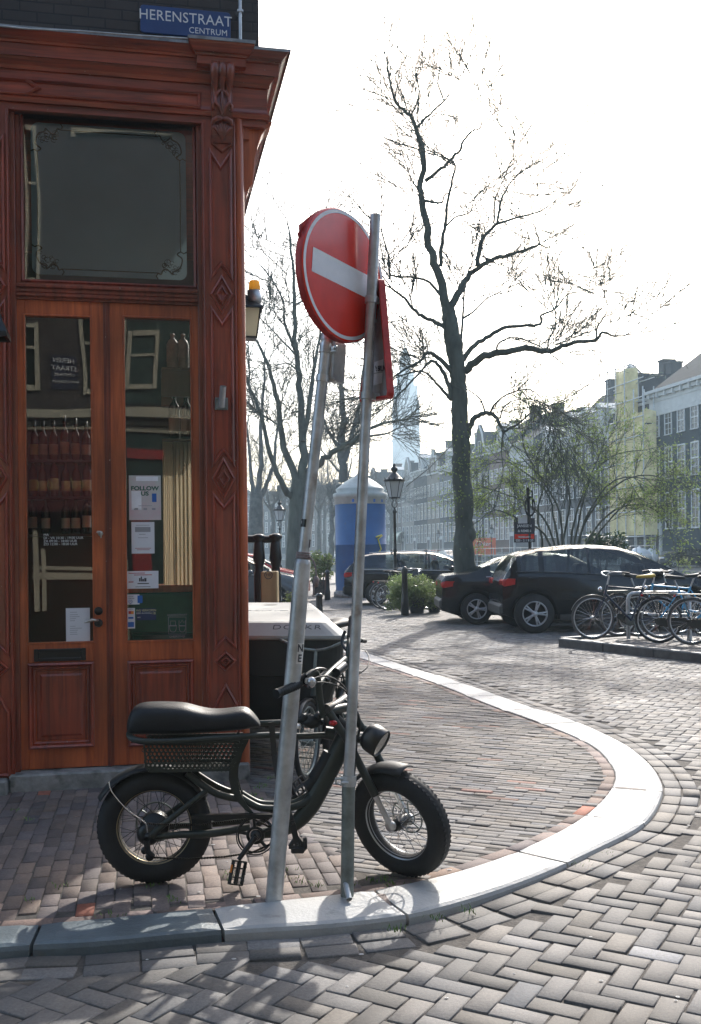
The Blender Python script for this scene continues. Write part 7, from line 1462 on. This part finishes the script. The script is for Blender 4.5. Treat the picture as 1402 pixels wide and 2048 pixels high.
def bush(name, label, c, rx, ry, rz, n, m, size, cat='shrub', group=None, pot=None, gaps=.3):
    t = thing(name, label, cat, (c.x, c.y, 0), 0, group); mb = MB(); k = 0; blobs = [(Vector((tr.uniform(-.6, .6) * rx, tr.uniform(-.6, .6) * ry, tr.uniform(-.55, .6) * rz)), tr.uniform(.35, .55)) for _ in range(16)]
    while k < n:
        o, s_ = tr.choice(blobs); v = Vector((tr.gauss(0, 1), tr.gauss(0, 1), tr.gauss(0, 1))).normalized() * (tr.random() ** .35); p_ = c + o + Vector((v.x * rx * s_, v.y * ry * s_, v.z * rz * s_))
        if p_.z < .05: k += 1; continue
        a = (v * .5 + Vector((tr.gauss(0, 1), tr.gauss(0, 1), tr.gauss(0, 1)))).normalized() * size * tr.uniform(.6, 1.3); b = a.orthogonal().normalized(); b = (b + a.cross(b).normalized() * tr.uniform(-1, 1)).normalized() * a.length * .42
        mb.add([p_ - a, p_ + b * .9, p_ + a, p_ - b], [(0, 1, 2, 3)]); k += 1
    mb.build('foliage', m, t); mb = MB()
    for i in range(9):
        o, s_ = tr.choice(blobs); mb.tube(catmull([Vector((c.x + tr.uniform(-.2, .2) * rx, c.y, .25)), Vector((c.x + o.x * .4, c.y + o.y * .4, c.z * .6)), c + o], 4), [.02] * 5 + [.012] * 4, 5)
    mb.build('stem_set', M['bark'], t)
    return t
def planter(label, x0, x1, y0, y1, Y):
    t = thing('planter', label, 'planter', (W((x0 + x1) / 2, y1, Y).x, Y, 0), 0, 'dark plant tubs'); a, b = W(x0, y1, Y), W(x1, y0, Y); w2 = (b.x - a.x) / 2; cx_ = (a.x + b.x) / 2; mb = MB()
    for s_, z0_, z1_ in ((.86, 0, b.z - .08), (1.0, b.z - .08, b.z)): mb.lathe([(0, z0_), (w2 * s_ * .95 * 1.3, z0_), (w2 * s_ * 1.3, z1_), (w2 * s_ * 1.15, z1_), (w2 * s_ * 1.15, z1_ - .04), (0, z1_ - .04)], 4, Matrix.Translation((cx_, Y + .25, 0)) @ Matrix.Rotation(PI / 4, 4, 'Z'), smooth=False)
    mb.build('tub', M['black_matte'], t)
planter('dark plant tub under the leafy bush, nearest the bollard', 818, 852, 1196, 1232, 24.2); planter('dark plant tub under the leafy bush, beside the black saloon', 856, 884, 1196, 1232, 24.4); planter('dark plant tub beside the blue column', 622, 654, 1160, 1186, 35)
bush('leafy_bush', 'broad green bush spilling over tubs between the lamp and black saloon', W(832, 1182, 24.3), .74, .5, .50, 5200, M['leaf_bush'], .042)
bush('leafy_bush', 'low yellow green bush at the wheels of the half hidden bicycle', W(795, 1205, 24.0), .34, .35, .28, 1500, M['ivy'], .030)
bush('leafy_bush', 'rounded potted bush left of the blue column', W(640, 1135, 35), .52, .4, .62, 2200, M['ivy'], .055); bush('leafy_bush', 'small green plant behind the stoop railing', W(586, 1215, 12.5), .16, .2, .22, 700, M['ivy'], .022)
bush('evergreen_shrub', 'dark glossy evergreen shrub behind the windscreen of the large black car', W(1205, 1095, 25.5), .62, .5, .42, 2600, M['leaf_dark'], .06)
bush('evergreen_shrub', 'small dark evergreen shrub left behind the large black car', W(1120, 1130, 25.5), .4, .4, .35, 1200, M['leaf_dark'], .05)
kb = city_bike('bicycle half hidden by the leafy bush beside the estate car', None, M['darkblue_frame']); place(kb, (W(775, 1200, 25.6).x, 25.6, 0), R(10))
kc = city_bike('second bicycle half hidden by the bush, nearer the estate car', None, M['black']); place(kc, (W(762, 1200, 26.4).x, 26.3, 0), R(30))
# ---------------------------------------------------------------- canal houses on the far side
def hmat(name, c, v=.18): return mat(name, c, .85, 0, v, .6)
M['slate'] = mat('grey_roof_tiles', (.030, .036, .042), .95, 0, .25, 2, spec=.05); M['pane'] = mat('dark_window_pane', (.02, .025, .03), .08, 0, spec=.7); M['stone'] = mat('pale_stone_trim', (.55, .55, .52), .7, 0, .1, 2)
wf = MB()
for (c, d) in (((-.47, 0, .5), (.06, .14, 1)), ((.47, 0, .5), (.06, .14, 1)), ((0, 0, .98), (.88, .14, .04)), ((0, .02, .015), (1.0, .2, .03)), ((0, 0, .52), (.88, .10, .035)), ((0, 0, .27), (.88, .06, .012)), ((0, 0, .76), (.88, .06, .012)), ((0, 0, .5), (.035, .06, .94))): wf.box(c, d)
pm_ = MB(); pm_.box((0, -.01, .5), (.94, .03, .96))
wproto = {}
def win(par, x, z, w, h, m=None):
    key = 'w'
    if key not in wproto:
        f = wf.build('window', M['white']); g = pm_.build('pane', M['pane']); wproto[key] = (f.data, g.data); bpy.data.objects.remove(f); bpy.data.objects.remove(g)
    fd, gd = wproto[key]; f = bpy.data.objects.new('window', fd); COL.objects.link(f); f.parent = par; f.location = (x, .01, z); f.scale = (w, 1, h)
    g = bpy.data.objects.new('pane', gd); COL.objects.link(g); g.parent = f
def house(label, s0, s1, H, wall, rows, nx, top='cornice', origin=None, rz=None, roofh=3.0, door=True, D=11, ww=1.0, dorm=0, chim=1):
    o = (HO + HDX * s0) if origin is None else origin; rz = HRZ if rz is None else rz; w = s1 - s0; t = thing('canal_house', label, 'house', o, rz, 'canal houses on the far side')
    T_ = Matrix.Translation(o) @ Matrix.Rotation(rz, 4, 'Z')
    def pt(name, mb, m): mb2 = MB(); mb2.m = T_; mb2.v = [tuple(T_ @ Vector(v)) for v in mb.v]; mb2.f = mb.f; mb2.sm = mb.sm; mb2.mi = mb.mi; return mb2.build(name, m, t)
    p = MB(); p.box((w / 2, -D / 2, H / 2), (w - .03, D, H)); pt('wall', p, wall)
    p = MB(); p.box((w / 2, .03, .7), (w - .04, .12, 1.2)); pt('plinth', p, M['bluestone'])
    for (z, h) in rows:
        for i in range(nx): win(t, w * (i + .5) / nx, z, ww, h)
    if top in ('cornice', 'attic'):
        p = MB(); p.box((w / 2, .22, H - .12), (w + .05, .62, .24)); p.box((w / 2, .12, H - .42), (w, .40, .30)); p.box((w / 2, .06, H - .75), (w - .02, .16, .34))
        for i in range(int(w / 1.1)): p.box(((i + .5) * w / int(w / 1.1), .22, H - .45), (.16, .5, .42))
        if top == 'attic': p.box((w / 2, .04, H - 1.45), (w - .02, .12, 1.1))
        pt('cornice', p, M['stone'])
        p = MB(); a = .1; p.add([(0, a, H), (w, a, H), (w, -D, H), (0, -D, H), (.0, -D * .42, H + roofh), (w, -D * .42, H + roofh), (w, -D * .58, H + roofh), (0, -D * .58, H + roofh)], [(0, 1, 5, 4), (4, 5, 6, 7), (2, 3, 7, 6), (0, 4, 7, 3), (1, 2, 6, 5)]); rf = pt('roof', p, M['slate'])
    elif top in ('gable', 'neck', 'step'):
        p = MB(); c = w / 2
        if top == 'gable': poly = [(0, 0), (w, 0), (w - .2, .5), (c + 1.5, 1.2), (c + 1.1, 2.6), (c + .5, 3.3), (c, 3.8), (c - .5, 3.3), (c - 1.1, 2.6), (c - 1.5, 1.2), (.2, .5)]
        elif top == 'neck': poly = [(0, 0), (w, 0), (w, .35), (c + 1.4, .5), (c + 1.25, 2.6), (c + 1.5, 2.7), (c, 3.7), (c - 1.5, 2.7), (c - 1.25, 2.6), (c - 1.4, .5), (0, .35)]
        else: poly = [(0, 0), (w, 0), (w, .8), (w - .7, .8), (w - .7, 1.6), (w - 1.4, 1.6), (w - 1.4, 2.4), (c + .4, 2.4), (c + .4, 3.4), (c - .4, 3.4), (c - .4, 2.4), (1.4, 2.4), (1.4, 1.6), (.7, 1.6), (.7, .8), (0, .8)]
        p.prism(poly, .35, Matrix(((1, 0, 0, 0), (0, 0, 1, -.3), (0, 1, 0, H), (0, 0, 0, 1)))); gb_ = pt('gable', p, wall)
        p = MB(); p.ring(poly, [(-.04, -.02), (-.04, .12), (.16, .12), (.16, 0)], Matrix(((1, 0, 0, 0), (0, 0, 1, 0.02), (0, 1, 0, H), (0, 0, 0, 1)))); pt('gable_trim', p, M['stone'])
        p = MB(); p.add([(0.05, -.3, H), (w - .05, -.3, H), (w / 2, -.3, H + 3.0), (.05, -D, H), (w - .05, -D, H), (w / 2, -D, H + 3.0)], [(0, 3, 5, 2), (1, 2, 5, 4), (3, 4, 5), (0, 2, 1)]); rf = pt('roof', p, M['slate'])
        win(t, c, H + .5, .8, 1.3)
    for i in range(dorm):
        x = w * (i + .5) / dorm * .8 + w * .1; p = MB(); p.box((x, -1.0, H + .95), (1.3, 1.9, 1.7)); p.prism([(-.85, 0), (.85, 0), (0, .55)], 2.1, Matrix(((1, 0, 0, x), (0, 0, -1, .12), (0, 1, 0, H + 1.8), (0, 0, 0, 1)))); pt('dormer', p, M['stone']); f = win(t, x, H + .25, .95, 1.4)
    for i in range(chim): p = MB(); x = w - .6 if i == 0 else .6; p.box((x, -D * .5, H + roofh + .3), (.9, 1.1, 2.2)); p.box((x, -D * .5, H + roofh + 1.45), (1.05, 1.25, .15)); pt('chimney', p, wall)
    if door: p = MB(); p.box((w * .5 / nx + (nx - 1) * w / nx, .06, 1.9), (1.5, .22, 3.2)); d_ = pt('door_case', p, M['stone']); q = MB(); q.box((w * .5 / nx + (nx - 1) * w / nx, .18, 1.75), (1.0, .04, 2.6)); pt('door', q, M['ink']); q = MB(); x = w * .5 / nx + (nx - 1) * w / nx; q.box((x, .8, .5), (1.8, 1.4, .7)); pt('stoop', q, M['bluestone']); return t
    return t
HW = {k: hmat('house_wall_' + k, c) for k, c in dict(blue=(.014, .032, .040), grey=(.10, .105, .11), brown=(.13, .105, .09), dark=(.06, .062, .066), red=(.16, .105, .085), pale=(.30, .28, .25), sand=(.22, .19, .15)).items()}
house('dark blue grey canal house with a white bracketed cornice at the right edge', -14.5, 4.2, 14.0, HW['blue'], [(3.0, 2.9), (6.9, 2.5), (10.3, 1.75)], 10, 'cornice', roofh=3.4, ww=1.05, chim=1)
# attic lights in its cornice band
h1_ = bpy.data.objects['canal_house']
for i in range(10): win(h1_, 18.7 * (i + .5) / 10, 12.35, .62, .8)
pb = MB(); T_ = Matrix.Translation(HO + HDX * -14.5) @ Matrix.Rotation(HRZ, 4, 'Z'); pb.m = T_; pb.box((9.35, .05, 12.75), (18.66, .09, 1.5)); pb.build('attic_band', M['stone'], h1_)
house('dark canal house behind yellow scaffold netting', 4.2, 10.6, 13.2, HW['dark'], [(3.0, 2.6), (6.6, 2.3), (9.8, 1.8)], 3, 'neck', ww=1.1)
house('dark house with two white dormers and a balustraded cornice', 10.6, 22.0, 12.2, HW['dark'], [(2.8, 2.6), (6.3, 2.4), (9.4, 1.7)], 6, 'cornice', roofh=4.4, ww=1.1, dorm=3, chim=2)
spec = [(22.0, 28.5, 11.6, 'brown', 4, 'cornice', 'brown house with a chimney left of the dormered one'), (28.5, 35, 13.0, 'grey', 4, 'attic', 'grey house with attic band right of the drooping branch'), (35, 41.5, 13.6, 'red', 4, 'cornice', 'reddish house with three pale upper windows'), (41.5, 48, 12.8, 'dark', 3, 'gable', 'dark house with a pale rounded gable right of the tall tree'), (48, 54, 12.0, 'brown', 3, 'neck', 'brown house with a neck gable just behind the tall tree'),
        (54, 61, 12.8, 'grey', 4, 'cornice', 'grey house immediately left of the tall trunk'), (61, 67, 12.2, 'sand', 3, 'step', 'sandy step gabled house left of the tall trunk'), (67, 74, 13.2, 'dark', 4, 'cornice', 'dark house with a mansard near the church tower'), (74, 81, 12.0, 'pale', 3, 'gable', 'pale gabled house under the church tower'), (81, 88, 12.6, 'brown', 3, 'cornice', 'brown house right of the street lamp'), (88, 96, 12.2, 'grey', 4, 'attic', 'faint grey house behind the street lamp'), (96, 104, 12.4, 'red', 4, 'neck', 'faint reddish house at the bend of the canal')]
for s0, s1, H, c, nx, top, lb in spec: house(lb, s0, s1, H, HW[c], [(2.7, 2.6), (6.0, 2.4), (9.1, 1.7)], nx, top, roofh=3.2, ww=1.05, dorm=1 if top == 'cornice' else 0)
# the same row goes on out of the picture to the right, and mirrors in the cars
for i in range(4): house(('first', 'second', 'third', 'fourth')[i] + ' plain canal house beyond the right edge of the picture', -14.5 - 16 * (i + 1), -14.5 - 16 * i, 13.5, HW[('brown', 'dark', 'grey', 'red')[i]], [(4, 3), (9, 2.4)], 6, 'cornice', roofh=3, door=False)
# the row bends left in the distance
o = HO + HDX * 104; ang = HRZ
for i in range(12):
    ang += R(3.2); w = rnd.uniform(7.5, 9.5); nm = ('faint', 'pale', 'hazy')[i % 3]
    house(f'{nm} house, {ords[i]} beyond the canal bend counted from the right', 0, w, rnd.uniform(11.5, 14), rnd.choice(list(HW.values())), [(2.7, 2.6), (6.0, 2.4), (9.1, 1.7)], 3, rnd.choice(('cornice', 'gable', 'neck', 'attic')), origin=o.copy(), rz=ang, door=False)
    o = o + Vector((math.cos(ang), math.sin(ang), 0)) * w
# green awnings on one house
aw = thing('green_awning', 'dark green rounded shop awning on a hazy house across the canal', 'awning', HO + HDX * 79 + HDY * .2); p = MB(); T_ = Matrix.Translation(HO + HDX * 79) @ Matrix.Rotation(HRZ, 4, 'Z')
for i in range(2):
    vs = []
    for k in range(7):
        a = PI / 2 * k / 6; vs += [T_ @ Vector((i * 3.2, .1 + 1.2 * math.sin(a), 4.6 - 1.5 * (1 - math.cos(a)))), T_ @ Vector((i * 3.2 + 2.9, .1 + 1.2 * math.sin(a), 4.6 - 1.5 * (1 - math.cos(a))))]
    p.add(vs, [(2 * k, 2 * k + 1, 2 * k + 3, 2 * k + 2) for k in range(6)], True)
p.build('canvas', M['chestgreen'], aw)
# scaffold with yellow netting
sc_ = thing('netted_scaffold', 'scaffold wrapped in yellow netting against a dark canal house', 'scaffold', HO + HDX * 7.4 + HDY * .8, HRZ); T_ = Matrix.Translation(HO + HDX * 2.7) @ Matrix.Rotation(HRZ, 4, 'Z')
M['net'] = mat('yellow_netting', (.95, .76, .38), .9, 0, .25, 1.2, bump=.5, bscale=1.5, alpha=.78)
def netbox(x0, x1, z0, z1, y0=.25, y1=1.15):
    p = MB(); p.m = T_; n = 10; vs = []
    for j in range(9):
        z = z0 + (z1 - z0) * j / 8
        P = [(x0, y0), (x0, y1)] + [(x0 + (x1 - x0) * k / n, y1 + rnd.uniform(-.06, .10)) for k in range(1, n)] + [(x1, y1), (x1, y0)]
        vs += [(a, b, z + (rnd.uniform(-.15, .15) if j == 8 else 0)) for a, b in P]
    m = n + 3; p.add(vs, [(j * m + k, j * m + k + 1, (j + 1) * m + k + 1, (j + 1) * m + k) for j in range(8) for k in range(m - 1)], True); return p.build('netting', M['net'], sc_)
netbox(0.1, 6.3, 2.6, 11.4); netbox(.1, 2.4, 11.4, 12.4); netbox(3.0, 5.2, 11.4, 16.2); 
p = MB(); p.m = T_
for x in np.linspace(.2, 6.2, 5):
    for y in (.4, 1.33): p.tube([(x, y, .2), (x, y, 16.5 if 2.9 < x < 6.9 else 14.3)], .05, 5)
for z in (2.5, 4.5, 6.5, 8.5, 10.5, 12, 13.5, 15, 16.4): p.tube([(.1, 1.33, z), (6.3, 1.33, z)], .045, 5); p.tube([(.1, .4, z), (6.9, .4, z)], .045, 5)
p.build('pole_set', M['steel'], sc_)
# roof garden tree
rt = thing('roof_tree', 'small flat topped pine on the roof left of the dark blue house', 'tree', HO + HDX * 1.5 - HDY * 4 + Vector((0, 0, 14))); c = Vector((W(1284, 800, 84).x, 84, -4.0)); p = MB(); p.tube([c + Vector((0, 0, 17.0)), c + Vector((.2, 0, 19.3)), c + Vector((-.6, 0, 19.7))], .1, 6); p.build('trunk', M['bark'], rt); p = MB()
for dx in (-1.1, .2, 1.1):
    for _ in range(160): q = c + Vector((dx + tr.gauss(0, .45), tr.gauss(0, .45), 19.8 + tr.gauss(0, .16))); a = Vector((tr.gauss(0, 1), tr.gauss(0, 1), tr.gauss(0, .4))).normalized() * .2; b = a.orthogonal().normalized() * .1; p.add([q - a, q + b, q + a, q - b], [(0, 1, 2, 3)])
p.build('crown', M['leaf_dark'], rt)
# church tower far away
M['tower'] = hmat('tower_stone', (.52, .52, .50)); Yt = 600; ct = thing('church_tower', 'pale church tower with stepped tiers standing far off in the haze', 'church tower', (W(813, 1100, Yt).x, Yt, 0)); cxx = W(813, 1000, Yt).x; zt = lambda y: W(813, y, Yt).z
def tier(name, hw, z0, z1, m, n=4, cap=.4):
    p = MB(); hw *= 2; r = hw * math.sqrt(2) if n == 4 else hw; p.lathe([(0, z0), (r, z0), (r, z1 - cap), (r + .5, z1 - cap), (r + .5, z1), (0, z1)], n, Matrix.Translation((cxx, Yt, 0)) @ Matrix.Rotation(PI / 4 if n == 4 else 0, 4, 'Z'), smooth=False); return p.build(name, m, ct)
tier('shaft', 4.0, 0, zt(880), M['tower']); tier('belfry', 3.9, zt(880), zt(828), M['tower']); tier('clock_stage', 3.4, zt(828), zt(775), M['tower']); tier('upper_stage', 2.5, zt(775), zt(748), M['tower'], 4); tier('lantern_stage', 1.7, zt(748), zt(722), M['tower'], 8)
p = MB(); p.lathe([(3.8, zt(722)), (3.4, zt(716)), (1.6, zt(708)), (2.0, zt(704)), (.6, zt(697)), (0, zt(680))], 12, Matrix.Translation((cxx, Yt, 0))); p.build('spire', M['slate'], ct)
p = MB()
for a in (-1, 0, 1): p.box((cxx + a * 4.4, Yt - 7.85, (zt(875) + zt(835)) / 2), (2.2, .2, 10))
p.build('belfry_opening', M['ink'], ct); p = MB(); p.lathe([(0, .1), (3, .1), (3, 0)], 24, Matrix.Translation((cxx, Yt - 6.85, (zt(828) + zt(775)) / 2)) @ Matrix.Rotation(PI / 2, 4, 'X')); p.build('clock_face', M['white'], ct)
p = MB()
for a in (-1, 1): p.lathe([(1, zt(828)), (.8, zt(815)), (0, zt(800))], 6, Matrix.Translation((cxx + a * 7.2, Yt - 7.2, 0)))
p.build('pinnacle_pair', M['tower'], ct)
p = MB(); ok_ = thing('overhead_cable', 'thin dark cable running from the street lamp up to the right', 'cable', W(815, 970, 27.2)); p.tube([W(812, 973, 27), W(860, 935, 26), W(908, 885, 23)], .012, 5); p.build('cable', M['black'], ok_)
# ---------------------------------------------------------------- haze
hz = MB(); hz.box((0, 300, 68), (900, 760, 142)); hm = bpy.data.materials.new('haze_air'); hm.use_nodes = True; N, L = nodes(hm); N.clear(); oo_ = N.new('ShaderNodeOutputMaterial'); pv = N.new('ShaderNodeVolumePrincipled')
pv.inputs['Color'].default_value = (.72, .90, 1.0, 1); pv.inputs['Density'].default_value = .001; pv.inputs['Anisotropy'].default_value = .1; L.new(pv.outputs[0], oo_.inputs['Volume'])
hz = hz.build('haze', hm); hz['kind'] = 'stuff'
